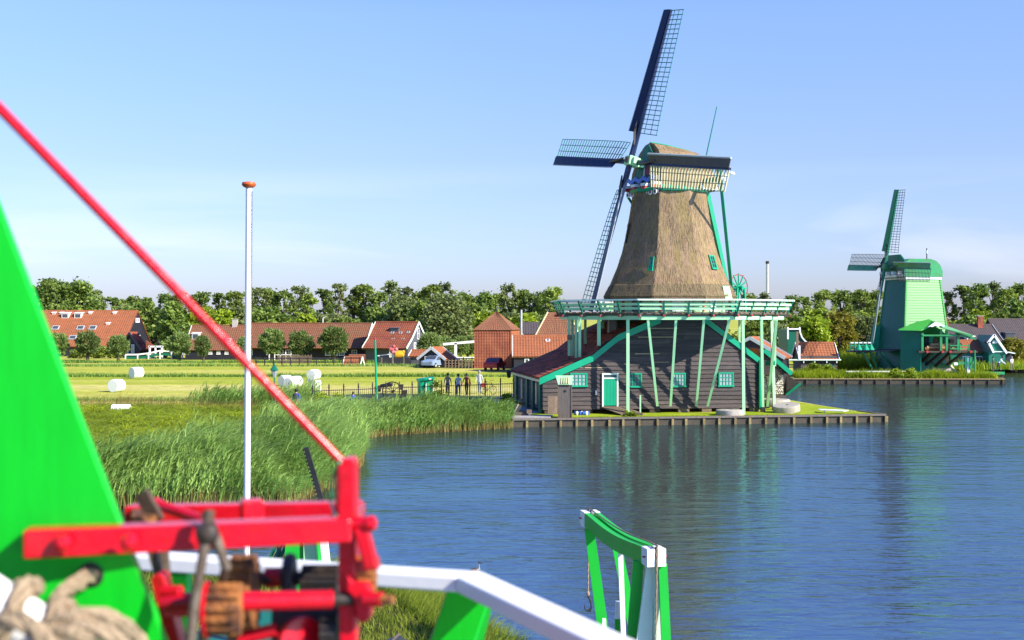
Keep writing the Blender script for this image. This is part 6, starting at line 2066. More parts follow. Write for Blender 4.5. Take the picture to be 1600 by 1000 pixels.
# rope wound round a white peg
pg = thing('white_belaying_peg', 'white rounded peg under the coiled rope in the lower left corner', 'peg', W(40, 1150, 2.3))
pa, pb = W(-70, 905, 2.06), W(135, 1035, 2.12)
MB().tube([pa, pa.lerp(pb, .1), pa.lerp(pb, .9), pb], [.02, .042, .042, .03], 18).build('peg', M['white'], pg, smooth=True)
MB().beam(pb, W(135, 1035, 2.31), .05, .05).build('bracket', M['vgreen2'], pg)
rp = MB()
axp = (pb - pa).normalized()
u_ = axp.cross(Vector((0, 1, 0))).normalized(); v_ = axp.cross(u_)
for t_ in (.36, .62, .74, .86):
    ring_ = []
    for i in range(15):
        q_ = i * 2 * math.pi / 14
        ring_.append(pa.lerp(pb, t_ + .05 * math.sin(q_ * .5) + .07 * i / 14) + (u_ * math.cos(q_) + v_ * math.sin(q_)) * .056)
    rope(rp, ring_, .0165)
rope(rp, [W(146, 900, 2.34), W(138, 901, 2.28), W(112, 917, 2.22), W(96, 930, 2.16), W(88, 955, 2.08), W(100, 1000, 2.02)], .0155)
rope(rp, [W(75, 985, 2.02), W(110, 968, 2.03), W(150, 963, 2.06), W(185, 975, 2.1), W(215, 1002, 2.14), W(225, 1045, 2.14)], .0165)
rope(rp, [W(70, 1005, 2.0), W(120, 985, 2.0), W(165, 992, 2.02), W(195, 1020, 2.05), W(200, 1050, 2.05)], .0165)
rope(rp, [W(-20, 985, 1.98), W(30, 970, 1.97), W(70, 1000, 1.97), W(90, 1040, 1.97)], .0165)
tag(rp.build('coiled_rope', M['rope'], smooth=True), 'thick beige hemp rope coiled round the white peg and through the board', 'rope')

# gallery railing
rl = thing('gallery_railing', 'white handrail on green posts bending round a corner before the water', 'railing', (-.11, 3.4, 4.8))
zr = 5.79
k0, k1, k2, k3 = Vector((-2.4, 4.15, zr)), Vector((-.99, 3.70, zr)), Vector((-.115, 3.43, zr)), Vector((.62, 1.86, zr))
d01, d12 = (k2 - k0).normalized(), (k3 - k2).normalized()


def rail_piece(a, b, sa, sb):
    w_, h_ = .048, .021
    vs = []
    for p, s_ in ((a, sa), (b, sb)):
        for i, j in ((-1, -1), (1, -1), (1, 1), (-1, 1)):
            vs.append(p + s_ * (i * w_) + Vector((0, 0, j * h_)))
    return MB().add(vs, [(0, 1, 2, 3), (7, 6, 5, 4), (4, 5, 1, 0), (5, 6, 2, 1), (6, 7, 3, 2), (7, 4, 0, 3)])


n0 = Vector((d01.y, -d01.x, 0)); n1 = Vector((d12.y, -d12.x, 0)); nm = (n0 + n1).normalized() / max(.6, (n0 + n1).normalized().dot(n0))
rail_piece(k0, k2, n0, nm).build('hand_rail', M['white'], rl, bevel=.006)
rail_piece(k2 + d12 * .001, k3, nm, n1).build('hand_rail', M['white'], rl, bevel=.006)
MB().beam(k2 + Vector((.0, .02, -.03)), Vector((-.45, 3.60, 4.75)), .115, .08, up=(0, 1, 0)).build('post', M['vgreen'], rl, bevel=.005)
MB().beam(k2 + Vector((.045, .05, -.03)), Vector((-.30, 3.75, 4.75)), .05, .06, up=(0, 1, 0)).build('post_stay', M['vgreen2'], rl)
pl_ = k0.lerp(k2, .62)
MB().beam(pl_ + Vector((0, .02, -.03)), pl_ + Vector((-.07, .25, -1.02)), .09, .07, up=(0, 1, 0)).build('post', M['vgreen'], rl, bevel=.005)
pl_ = k0.lerp(k2, .2)
MB().beam(pl_ + Vector((0, .02, -.03)), pl_ + Vector((-.07, .25, -1.02)), .09, .07, up=(0, 1, 0)).build('post', M['vgreen'], rl, bevel=.005)
b = MB().prism([(-3, -1.5, 4.74), (1.3, -1.5, 4.74), (.75, 1.9, 4.74), (0.0, 3.75, 4.74), (-.25, 3.85, 4.74), (-3, 4.6, 4.74)], (0, 0, .06))
b.build('gallery_floor', M['wood'])['kind'] = 'structure'
fl = bpy.data.objects['gallery_floor']
tag(fl, 'timber floor of the gallery under the railing')
st = thing('gallery_supports', 'green posts that carry the gallery from the bank', 'supports', (-1.2, 2.0, .4))
for x_, y_ in ((-2.8, 3.6), (-.5, 3.2), (.5, 0.8), (-2.8, -1.2)):
    MB().beam((x_, y_, .3), (x_, y_, 4.74), .2, .2, up=(0, 1, 0)).build('post', M['vgreen2'], st)

# flagpole
fp = thing('white_flagpole', 'white flagpole with orange-red disc on top standing on the near bank', 'flagpole', (X(384, 20), 20, .42))
ft = W(389, 289, 20)
MB().cyl((X(384, 20), 20, .3), ft, .062, .048, 16).build('pole', M['white'], fp, smooth=True)
MB().lathe([(.03, -.06), (.10, -.02), (.112, .01), (.10, .04), (.02, .055)], ft, 20).build('top_disc', mat('orange_red_paint', (.55, .10, .02), .4, .1, 2.0), fp, smooth=True)
MB().tube([ft + Vector((.055, -.03, -.1)), Vector((X(384, 20) + .09, 19.95, 5)), Vector((X(384, 20) + .075, 19.93, 1.6))], .006, 5).build('halyard', M['wooddk'], fp)
MB().beam((X(384, 20), 20, .3), (X(384, 20), 20, .7), .24, .24, up=(0, 1, 0)).build('foot', M['wood'], fp)

# black notched bar, white strut and green sluice box on the bank
sl = thing('sluice_stand', 'green sluice box with black notched lifting bar and white strut on the bank', 'sluice', W(475, 930, 24))
ba, bb_ = W(478, 699, 24), W(513, 818, 24)
MB().beam(ba, bb_, .085, .06, up=(0, 1, 0)).build('notched_bar', M['tarp'], sl)
dd = (bb_ - ba)
nn_ = Vector((dd.z, 0, -dd.x)).normalized()
for i in range(20):
    p = ba + dd * (i + .5) / 20
    MB().beam(p + nn_ * .03, p + nn_ * .075, .035, .05, up=(0, 1, 0)).build('notch', M['tarp'], sl)
MB().beam(W(502, 800, 23.8), Vector((X(522, 23.8), 23.8, .4)), .14, .10, up=(0, 1, 0)).build('white_strut', M['white'], sl)
MB().prism([W(446, 848, 24), W(472, 842, 24), W(496, 846, 24), W(500, 930, 24), W(440, 930, 24)], (0, .7, 0)).build('box', M['vgreen2'], sl)
MB().prism([W(474, 848, 23.95), W(494, 849, 23.95), W(496, 925, 23.95), W(474, 925, 23.95)], (0, .04, 0)).build('pale_panel', M['mint'], sl)
for i in range(4): MB().beam(W(418 + i * 8, 880, 24.2), W(434 + i * 8, 846, 24.2), .06, .05, up=(0, 1, 0)).build('slat', M['dgreen'], sl)
MB().prism([W(432, 802, 24.4), W(470, 798, 24.4), W(494, 792, 24.4), W(505, 802, 24.4), W(508, 812, 24.4), W(430, 812, 24.4)], (.1, .9, -.05)).build('hood', M['tarp'], sl)
for px_ in (436, 500): MB().beam(W(px_, 808, 24.5), W(px_, 905, 24.5), .07, .07, up=(0, 1, 0)).build('hood_post', M['dgreen'], sl)

# low dark green shed below the winch
sh = thing('green_shed', 'low dark green shed roof on the bank below the winch gears', 'shed', W(430, 1070, 21))
MB().prism([(X(322, 21), 19.6, 1.32), (X(530, 21), 19.6, 1.32), (X(520, 22), 22.0, 1.42), (X(330, 22), 22.0, 1.42)], (0, 0, .06)).build('roof', M['dgreen'], sh)
MB().box((X(425, 21), 20.8, .87), (2.0, 2.1, .92)).build('wall', M['clap_far'], sh)

# upturned black boat in the grass
bt = thing('upturned_boat', 'upturned black rowing boat lying in the bank grass beside the railing', 'boat', W(612, 1030, 22.8))
rings = []
for i in range(13):
    s_ = i / 12
    yy = 20.6 + 3.2 * s_
    wv = .62 * math.sin(math.pi * min(max(s_ * .86 + .12, 0), 1)) ** .6
    hv = .26 - .08 * (2 * s_ - 1) ** 2
    cx_ = X(606, 23) + .25 * (s_ - .5)
    rings.append([Vector((cx_ + wv * f, yy, .40 + hv * g_)) for f, g_ in ((-1.0, 0), (-.97, .35), (-.75, .75), (-.35, .95), (0, 1.04), (.35, .95), (.75, .75), (.97, .35), (1.0, 0))])
hull = MB().loft(rings).build('hull', M['tarp'], bt, smooth=True)
MB().tube([Vector((X(606, 23) + .25 * (i / 12 - .5), 20.6 + 3.2 * i / 12, .40 + (.26 - .08 * (2 * i / 12 - 1) ** 2) * 1.07)) for i in range(13)], .03, 6).build('keel', M['woodb'], bt)
for sd in (0, 8): MB().tube([r_[sd] + Vector((0, 0, .03)) for r_ in rings], .025, 6).build('gunwale', M['wooddk'], bt)

# davit with hook over the water
dv = thing('green_davit', 'green and white timber davit with rope and iron hook over the water', 'davit', (1.9, 21, .42))
fa, na = Vector((1.37, 23.0, 3.02)), Vector((2.17, 19.25, 3.0))
ax_ = (na - fa).normalized()
sd_ = Vector((-ax_.y, ax_.x, 0))
if sd_.x < 0: sd_ = -sd_


def saddle(t): return -.08 * math.sin(math.pi * min(1, max(0, t))) ** 1.2


for s_, mm in ((-1, 'vgreen2'), (1, 'vgreen2')):
    o_ = sd_ * (.085 * s_)
    tops = []
    rings = []
    for i in range(17):
        t_ = i / 16
        c = fa.lerp(na, .06 + .88 * t_) + o_ + Vector((0, 0, saddle(t_)))
        hh = .25
        rings.append([c + sd_ * .054, c - sd_ * .054, c - sd_ * .054 - Vector((0, 0, hh)), c + sd_ * .054 - Vector((0, 0, hh))])
    bm_ = MB().loft(rings).build('beam', M['vgreen2'], dv)
    for a_, b_, nm_ in ((fa - ax_ * .02, fa.lerp(na, .07), 'white_end'), (fa.lerp(na, .93), na + ax_ * .02, 'white_end')):
        MB().beam(a_ + o_ - Vector((0, 0, .125)), b_ + o_ - Vector((0, 0, .125)), .128, .27).build(nm_, M['white'], bm_, bevel=.006)
for p in (fa + ax_ * .08, na - ax_ * .08):
    MB().cyl(p - sd_ * .19 - Vector((0, 0, .12)), p + sd_ * .19 - Vector((0, 0, .12)), .014, n=8).build('pin', M['redm'], dv)
    MB().lathe([(.05, -.035), (.09, -.03), (.06, 0), (.09, .03), (.05, .035)], p - Vector((0, 0, .06)), 14, ax=sd_).build('sheave', M['iron'], dv)


def leg(top, bx, by, w0, w1, m_, dp=.11):
    MB().beam(Vector((bx, by, .35)), top, w1, dp, up=(0, 1, 0), w2=w0).build('leg', M[m_], dv)


leg(fa.lerp(na, .12) - sd_ * .11 + Vector((0, 0, -.25)), 1.70, 22.7, .17, .20, 'vgreen2')
leg(fa.lerp(na, .38) + sd_ * .10 + Vector((0, 0, -.40)), 2.22, 21.4, .16, .18, 'vgreen2')
leg(na - ax_ * .45 - sd_ * .14 + Vector((0, 0, -.25)), 1.78, 19.8, .16, .18, 'vgreen2')
leg(na - ax_ * .30 + sd_ * .0 + Vector((0, 0, -.28)), 1.93, 19.6, .11, .36, 'mintw')
leg(na - ax_ * .25 + sd_ * .05 + Vector((0, 0, -.28)), 2.32, 19.7, .07, .20, 'mintw')
leg(na - ax_ * .12 + sd_ * .14 + Vector((0, 0, -.25)), 2.38, 19.3, .13, .15, 'vgreen2')
leg(fa.lerp(na, .5) + sd_ * .02 + Vector((0, 0, -.42)), 1.86, 21.0, .08, .08, 'white')
for p, lab in ((W(944, 967, 22.4), 0), (W(965, 940, 21.2), 1)):
    pp = MB().beam(Vector((p.x + (.12 if not lab else 0), p.y, .35)), p - Vector((0, 0, .28)), .09, .09, up=(0, 1, 0)).build('short_post', M['vgreen2'], dv)
    MB().beam(p - Vector((0, 0, .28)), p, .09, .09, up=(0, 1, 0), w2=.06).build('white_tip', M['white'], pp)
rb_ = MB()
rope(rb_, [fa + Vector((0, 0, .06)), fa.lerp(na, .3) + Vector((.02, 0, .02 + saddle(.3) * .6)), fa.lerp(na, .6) + Vector((.03, 0, .02 + saddle(.6) * .55)), na - ax_ * .08 + Vector((0, 0, .06)), na + ax_ * .03 + Vector((0, 0, -.05)), na + ax_ * .04 + Vector((-.02, 0, -1.2)), na + ax_ * .02 + Vector((-.06, 0, -2.5))], .014, 9, 4)
rb_.build('hoist_rope', M['rope'], dv, smooth=True)
rb_ = MB()
hk = W(919, 928, 23.15)
rope(rb_, [fa - ax_ * .05 + Vector((-.02, .05, -.05)), Vector((hk.x, hk.y, 2.6)), hk], .013, 9, 4)
rb_.build('hook_rope', M['rope'], dv, smooth=True)
hp = [hk + Vector((x_, 0, z_)) for x_, z_ in ((0, 0), (.015, -.06), (.055, -.16), (.06, -.25), (.02, -.31), (-.035, -.30), (-.065, -.25), (-.06, -.19))]
MB().tube(hp, [.018, .018, .017, .02, .02, .017, .012, .004], 8).build('hook', M['iron'], dv, smooth=True)
kn = MB().lathe([(.01, -.05), (.03, -.02), (.03, .02), (.01, .05)], hk + Vector((0, 0, .0)), 10).build('knot', M['rope'], dv)
dk_ = thing('davit_landing', 'low timber landing under the davit', 'landing', (1.9, 20.5, .42))
for i in range(7): MB().beam((.6 + i * .42, 18.3, .46), (.6 + i * .42, 22.9, .46), .40, .06).build('plank', M['wood'], dk_)

# grebe on the water
gb = bpy.data.objects.new('bird', None); COL.objects.link(gb)
gl_ = Vector((X(743, 32.6), 32.6, 0)); gb.location = gl_; gb.scale = (.72, .72, .72)
tag(gb, 'small dark crested grebe swimming just above the white handrail', 'bird')
path = [(-.24, .05), (-.18, .06), (-.10, .05), (0, .045), (.08, .05), (.12, .09), (.125, .16), (.115, .23), (.12, .29), (.15, .315), (.19, .318), (.235, .312), (.29, .306)]
rad = [.012, .05, .085, .10, .085, .055, .026, .021, .024, .034, .030, .012, .003]
bmesh_ = MB()
for i in range(1): bmesh_.tube([gl_ + Vector((x_, 0, z_)) for x_, z_ in path], rad, 12)
MATB = [mat('brown_plumage', (.06, .04, .03), .7, .3, 20), mat('white_plumage', (.22, .22, .23), .7, .1, 10), mat('dark_crest', (.02, .016, .016), .7, .1, 10)]
body_ = bmesh_.build('body', MATB, gb, smooth=True)
for pl in body_.data.polygons:
    c_ = pl.center
    pl.material_index = 2 if (c_.z > .30 or (c_.x > .2)) else (1 if (c_.z > .08 and c_.x > .05 and c_.z < .3) else 0)
MB().tube([gl_ + Vector((.14, 0, .33)), gl_ + Vector((.09, 0, .36)), gl_ + Vector((.06, 0, .375))], [.022, .014, .003], 6).build('crest', MATB[2], gb)

# ------------------------------------------------------------------ small things round the mill and on the meadow
# outhouse on the quay
oh = thing('outhouse', 'narrow brown plank outhouse with mint green top standing on the quay edge', 'outhouse', (X(882, 76.6), 76.6, GZ))
for i in range(5):
    x_ = X(873, 76.3) + .085 + i * .157
    MB().beam((x_, 76.2, .38), (x_, 76.2, Zp(602, 76.2)), .150, .04, up=(0, 1, 0)).build('plank', M['woodb'], oh)
MB().box((X(882.7, 76.6), 76.62, (Zp(602, 76.2) + .4) / 2), (.78, .78, Zp(602, 76.2) - .4)).build('body', M['woodb'], oh)
for sx in (-.40, .40): MB().beam((X(882.7, 76.2) + sx, 76.17, .38), (X(882.7, 76.2) + sx, 76.17, Zp(600, 76.2)), .05, .06, up=(0, 1, 0)).build('corner_strip', M['wood'], oh)
MB().prism([W(868, 588, 76.9), W(895, 588, 76.9), W(893.5, 601, 76.05), W(872, 601, 76.05)], (0, .05, .05)).build('roof', M['mint'], oh)
for i in range(4):
    MB().tube([W(877 + i * 3.4, 590.5, 76.74), W(876.4 + i * 3.7, 600, 76.05)], .05, 6).build('roof_tile', M['woodlt'], oh)
MB().lathe([(.075, 0), (.075, .02)], W(883, 611, 76.17), 10, ax=(0, -1, 0)).build('heart_hole', M['tarp'], oh)
lp = thing('leaning_panel', 'greenish weathered plank panel leaning between outhouse and mill house', 'panel', (X(862, 78), 78, GZ))
for i in range(3): MB().beam(W(858.5 + i * 5, 647, 77.9), W(858.5 + i * 5, 619, 78.5), .19, .05, up=(0, 1, 0)).build('board', M['wood'], lp)
ld = thing('low_landing', 'low grey plank landing at the left end of the mill quay', 'landing', (X(835, 76.2), 76.2, GZ))
for i in range(6): MB().beam((-.2 + i * .45, 75.72 + i * .07, GZ + .06), (.05 + i * .45, 77.5 + i * .07, GZ + .06), .43, .06).build('plank', M['concrete'], ld)
for i in range(2): MB().beam(W(800 + i * 2, 644 + i * 3, 78.4 - i), W(826 - i * 8, 645 + i * 3, 78.4 - i), .3, .26).build('beam', M['woodb'], ld)
MB().beam(W(806, 646, 78), W(812, 633, 78.2), .25, .2, up=(0, 1, 0)).build('stump', M['woodlt'], ld)
MB().beam(W(827, 646, 77.2), W(827, 640, 77.2), .3, .3, up=(0, 1, 0)).build('bollard', M['wood'], ld)
pots = thing('blue_pots', 'row of small blue and white pots under the mill house floor', 'pots', (X(908, 78.6), 78.6, GZ))
pb_ = [mat('blue_glaze', (.04, .12, .42), .3, .1, 5), M['white']]
for i in range(9): MB().lathe([(.05, 0), (.085, .08), (.09, .17), (.05, .22), (.055, .25)], (X(899 + i * 2.5, 78.6), 78.7 - (i % 2) * .12, GZ + .01), 8).build('pot', pb_[i % 3 == 1], pots)
ms1 = MB().lathe([(.5, -.02), (.86, 0), (.87, .05), (.86, .33), (.82, .36), (.16, .36), (.15, .24)], (X(1140.5, 78.5), 78.5, GZ), 36)
tag(ms1.build('millstone', M['stone'], smooth=True), 'flat grey millstone lying on the lawn below the wall', 'millstone', 'old millstones on the lawn')
ms2 = MB().lathe([(.5, -.02), (.84, 0), (.86, .05), (.85, .40), (.82, .43), (.16, .43), (.15, .3)], (0, 0, 0), 36).build('millstone', M['stone'], smooth=True, org=(0, 0, 0))
ms2.location = (X(1229, 80.6), 80.6, GZ + .09); ms2.rotation_euler = (R(3), R(-9), .5)
tag(ms2, 'tilted pale millstone lying right of the stage posts', 'millstone', 'old millstones on the lawn')
ms3 = MB().lathe([(.5, -.02), (.98, 0), (1.0, .08), (.96, .42), (.9, .48), (.2, .48)], (X(1212, 86.6), 86.6, GZ), 30)
tag(ms3.build('millstone', M['stone'], smooth=True), 'pale stone slab before the stacked white logs under the lean-to', 'millstone', 'old millstones on the lawn')
# stacked logs under the lean-to: too small to pick apart
b = MB()
gr = random.Random(4)
for r_ in range(11):
    for c_ in range(11):
        px_ = 1192 + c_ * 3.3 + (r_ % 2) * 1.6 + gr.uniform(-.6, .6)
        py_ = 614 - r_ * 2.9 + gr.uniform(-.6, .6)
        p = W(px_, py_, 90.6)
        b.cyl(p, p + Vector((gr.uniform(-.05, .05), .9, gr.uniform(-.03, .03))), gr.uniform(.045, .075), n=6)
tag(b.build('log_pile', mat('white_birch_log', (.62, .58, .52), .8, .25, 6, rnd=.1)), 'dense stack of white split logs under the lean-to', kind='stuff')
sb = thing('white_lawn_board', 'flat white board on a small post at the tip of the lawn', 'sign', (X(1288, 80.5), 80.5, GZ))
MB().prism([W(1278, 640, 81.5), W(1300, 640.5, 80.3), W(1326, 642, 80.2), W(1318, 643, 79.6), W(1282, 641.8, 80.3)], (0, 0, .05)).build('board', M['white'], sb)
MB().cyl((X(1288, 80.4), 80.4, GZ - .1), W(1288, 641, 80.4), .045, n=8).build('post', M['whitew'], sb)
# wall lamp at the mill corner
wl_ = thing('hanging_lantern', 'small black lantern on an arm at the left corner of the mill roof', 'lantern', W(795, 587, 88))
MB().lathe([(.05, -.25), (.12, -.18), (.16, .12), (.2, .16), (.05, .3)], W(795, 585, 88), 8).build('lantern', M['iron'], wl_)
MB().beam(W(795, 580, 88), W(806, 580, 88.5), .04, .04).build('arm', M['iron'], wl_)


# silage bales
def bale(px, py, d, r, L, rz, label, upright=False, z=None):
    prof = [(r * .90, 0), (r * .985, .04), (r, .12), (r * 1.01, L * .5), (r, L - .12), (r * .985, L - .04), (r * .90, L)]
    b_ = MB().lathe(prof, (0, 0, 0) if upright else (-L / 2, 0, r * .97), 28, ax=None if upright else (1, 0, 0))
    o = b_.build('silage_bale', M['wrap'], smooth=True, org=(0, 0, 0))
    o.location = (X(px, d), d, GZ if z is None else z)
    o.rotation_euler = (0, 0, rz)
    return tag(o, label, 'bale', 'white wrapped silage bales')


bale(213, 0, 126, .56, 1.1, .9, 'single white bale at the ditch, farthest of the three near the green board')
bale(182, 0, 103, .52, 1.1, 1.25, 'round white bale seen end on in the middle of the mown field')
bale(189, 0, 80, .5, 1.15, .1, 'white bale half sunk behind the bank grass', z=GZ - .4)
bale(446, 0, 112, .48, 1.0, .9, 'white bale at the left end of the group of three')
bale(455, 0, 108, .48, 1.0, 1.1, 'white bale in the middle of the group, seen end on')
bale(461.5, 0, 110.5, .48, 1.0, 1.0, 'white bale at the right end of the group, half hidden behind another')
bale(487, 0, 106, .36, .85, 0, 'upright white bale, left one of the lower pair of the stack', True)
bale(495, 0, 104.5, .36, .88, 0, 'upright white bale, right one of the lower pair of the stack', True)
bale(490.5, 0, 105.2, .44, .95, 1.2, 'white bale lying on top of two upright bales', z=GZ + .86)


# cars
def car(label, px, d, col, rz, L=3.9):
    cm = mat('car_paint', col, .25, .04, 1.0, spec=.6)
    t = thing('parked_car', label, 'car', (X(px, d), d, GZ), 'cars parked on the farm lane')
    body = [(-1.95, .35), (-1.95, .75), (-1.80, .88), (-1.25, .95), (-.75, 1.36), (.45, 1.40), (1.05, .98), (1.80, .86), (1.95, .70), (1.95, .35)]
    M3 = Matrix.Rotation(rz, 3, 'Z')
    o_ = Vector((X(px, d), d, GZ))
    def C(x_, y_, z_): return o_ + M3 @ Vector((x_, y_, z_))
    rings = []
    for y_, sq in ((-.80, .0), (-.74, .04), (-.5, .05), (.5, .05), (.74, .04), (.80, 0)):
        rings.append([C(x_ * (1 if abs(y_) < .79 else .985), y_ * (1 if z_ < .98 else .86), z_ + (sq if z_ > .9 else 0)) for x_, z_ in body])
    MB().loft(rings).build('body', cm, t, smooth=True)
    for sy in (-1, 1):
        MB().prism([C(-1.05, .76 * sy, 1.0), C(-.72, .715 * sy, 1.33), (C(.42, .715 * sy, 1.36)), C(.88, .76 * sy, 1.0)], M3 @ Vector((0, .03 * sy, 0))).build('side_window', M['glass'], t)
        for x_ in (-1.2, 1.2):
            wh = MB().lathe([(.10, -.09), (.31, -.09), (.32, 0), (.31, .09), (.10, .09)], C(x_, .74 * sy, .31), 18, ax=M3 @ Vector((0, 1, 0))).build('wheel', M['tarp'], t)
            MB().lathe([(.05, .02), (.18, .02), (.17, .03)], C(x_, .83 * sy, .31), 12, ax=M3 @ Vector((0, sy, 0))).build('rim', M['grey_edge'], wh)
        MB().box(C(1.93, .55 * sy, .72), (.06, .3, .14), M3).build('headlight', M['curtain'], t)
        MB().box(C(-1.94, .6 * sy, .78), (.05, .22, .16), M3).build('tail_light', M['redm'], t)
    MB().prism([C(.98, -.62, 1.05), C(.98, .62, 1.05), C(.52, .6, 1.38), C(.52, -.6, 1.38)], M3 @ Vector((.05, 0, .04))).build('windscreen', M['glass'], t)
    MB().prism([C(-1.22, -.62, 1.0), C(-1.22, .62, 1.0), C(-.8, .6, 1.34), C(-.8, -.6, 1.34)], M3 @ Vector((-.05, 0, .04))).build('rear_window', M['glass'], t)
    return t


car('silver-blue hatchback parked before the black cottage', 679, 152, (.22, .30, .42), R(-115))
car('dark blue car parked behind the silver-blue one', 693, 156, (.02, .03, .07), R(165))
car('bright red small car parked at the foot of the tile hung barn', 773, 145, (.55, .02, .03), R(75))


# iron fence along the path
fe = thing('iron_fence', 'black iron fence with spear topped posts along the path behind the reeds', 'fence', (X(488, 82), 82, GZ))
fpts = [(488, 82.0), (514, 82.8), (537, 83.4), (560, 84), (582, 84.7), (603, 85.4), (624, 86), (644, 86.6), (664, 87.2), (690, 88), (712, 88.6), (734, 89.3), (758, 90), (782, 90.8), (802, 91.4)]
prev = None
thin = MB()
for i, (px_, d_) in enumerate(fpts):
    p = Vector((X(px_, d_), d_, GZ))
    po = MB().cyl(p, p + Vector((0, 0, 1.45)), .045, n=8).build('post', M['iron'], fe)
    MB().lathe([(.03, 0), (.07, .06), (.03, .12), (.055, .18), (.005, .32)], p + Vector((0, 0, 1.43)), 8).build('finial', M['iron'], po)
    if prev is not None:
        for zz in (.25, 1.28):
            MB().beam(prev + Vector((0, 0, zz)), p + Vector((0, 0, zz)), .03, .05).build('rail', M['iron'], fe)
        for k_ in range(1, 7):
            q_ = prev.lerp(p, k_ / 7)
            thin.cyl(q_ + Vector((0, 0, .1)), q_ + Vector((0, 0, 1.38)), .012, n=4)
    prev = p
thin.build('bars', M['iron'], fe)['kind'] = 'stuff'

# field fence before the farm
ff = thing('field_fence', 'long dark post and rail fence between meadow and farm', 'fence', (X(500, 160), 157, GZ))
xs_ = [400 + i * 13.5 for i in range(30)]
for i, px_ in enumerate(xs_):
    if 575 < px_ < 660: continue
    d_ = 157.0
    MB().beam((X(px_, d_), d_, GZ), (X(px_, d_), d_, GZ + 1.1), .12, .1, up=(0, 1, 0)).build('post', M['clap_far'], ff)
    if i and not (575 < xs_[i - 1] < 660):
        for zz in (.5, .95): MB().beam((X(xs_[i - 1], d_), d_ + .02, GZ + zz), (X(px_, d_), d_ + .02, GZ + zz), .05, .1).build('rail', M['clap_far'], ff)
pf = thing('paddock_fence', 'pale weathered paling fence before the longest farm building', 'fence', (X(450, 168), 166, GZ))
for i in range(36):
    px_ = 434 + i * 1.5
    MB().beam((X(px_, 166), 166, GZ), (X(px_, 166), 166, GZ + 1.0 + .08 * (i % 3)), .08, .03, up=(0, 1, 0)).build('paling', M['wood'], pf)
for zz in (.3, .8): MB().beam((X(433, 166), 166.04, GZ + zz), (X(488, 166), 166.04, GZ + zz), .04, .08).build('rail', M['wood'], pf)
hf = thing('hurdle_fence', 'grey wooden hurdle fence beside the parked cars', 'fence', (X(715, 150), 150, GZ))
for i in range(9):
    MB().beam((X(696 + i * 5.2, 150), 150, GZ), (X(696 + i * 5.2, 150), 150, GZ + 1.05), .12, .1, up=(0, 1, 0)).build('post', M['wood'], hf)
for zz in (.3, .6, .92): MB().beam((X(695, 150), 150.05, GZ + zz), (X(739, 150), 150.05, GZ + zz), .05, .12).build('rail', M['wood'], hf)

# lamp posts, pole, cabinet
lpst = thing('street_lamp', 'old style green street lamp with glass lantern at the bank top', 'street lamp', (X(430, 78), 78, GZ))
b0 = Vector((X(430.5, 78), 78, GZ)); tp_ = Vector((X(428.5, 78), 78, Zp(590, 78)))
MB().tube([b0, b0.lerp(tp_, .12), b0.lerp(tp_, .14), tp_], [.09, .08, .05, .035], 10).build('post', M['dgreen'], lpst, smooth=True)
MB().lathe([(.08, 0), (.20, .42), (.20, .44)], tp_, 6).build('glass', M['curtain'], lpst)
MB().lathe([(.26, .44), (.25, .48), (.16, .62), (.10, .68), (.09, .74), (.02, .86)], tp_, 6).build('hood', M['dgreen'], lpst)
tpole = thing('teal_pole', 'tall thin teal pole standing beside the iron fence', 'pole', (X(588, 86.5), 86.5, GZ))
MB().cyl((X(589, 86.5), 86.5, GZ), W(586, 531, 86.5), .085, .065, 12).build('pole', M['teal'], tpole, smooth=True)
MB().lathe([(.07, 0), (.085, .05), (.02, .14)], W(586, 531, 86.5), 10).build('cap', M['redm'], tpole)
gb_ = thing('green_cabinet', 'bright green plastic cabinet with sloped lid behind the iron fence', 'cabinet', (X(667, 90), 90, GZ))
cb = [W(656, 594, 90), W(678, 591, 90), W(677.5, 617, 90), W(657.5, 618, 90)]
MB().prism(cb, (-.25, .7, .02)).build('body', M['box'], gb_, bevel=.03)
MB().prism([W(654.5, 593, 89.9), W(679, 589.5, 89.9), W(679, 592, 89.9), W(654.5, 596, 89.9)], (-.25, .85, .02)).build('lid', M['box'], gb_)
MB().beam(W(670, 592.4, 89.85), W(674, 591.8, 89.85), .02, .08).build('label_plate', M['white'], gb_)
MB().beam(W(665.5, 599, 89.9), W(665.5, 622, 89.9), .08, .08, up=(0, 1, 0)).build('leg', M['whitew'], gb_)
MB().beam(W(677, 599, 89.9), W(677, 622, 89.9), .08, .08, up=(0, 1, 0)).build('leg', M['whitew'], gb_)

# farm cart behind the fence
ct = thing('farm_cart', 'old dark farm cart with big spoked wheel behind the iron fence', 'cart', (X(612, 91), 91, GZ))
wc_ = Vector((X(613, 91), 91, GZ + .72))
whl = MB().tube([wc_ + Vector((math.cos(i * math.pi / 12) * .7, 0, math.sin(i * math.pi / 12) * .7)) for i in range(25)], .035, 6, caps=False).build('wheel', M['wooddk'], ct)
for i in range(10): MB().beam(wc_, wc_ + Vector((math.cos(i * .628) * .7, 0, math.sin(i * .628) * .7)), .04, .04, up=(0, 1, 0)).build('spoke', M['wooddk'], whl)
MB().prism([W(594, 601, 91.6), W(612, 599, 91.6), W(612, 604, 91.6), W(594, 606, 91.6)], (0, .9, 0)).build('bed', M['woodb'], ct)
MB().prism([W(585, 604, 91.2), W(594, 602, 91.2), W(594, 612, 91.2), W(586, 613, 91.2)], (0, .6, 0)).build('front_box', M['wooddk'], ct)
MB().cyl(wc_ + Vector((0, -.1, 0)), wc_ + Vector((0, 1.1, 0)), .09, n=10).build('axle', M['wooddk'], ct)
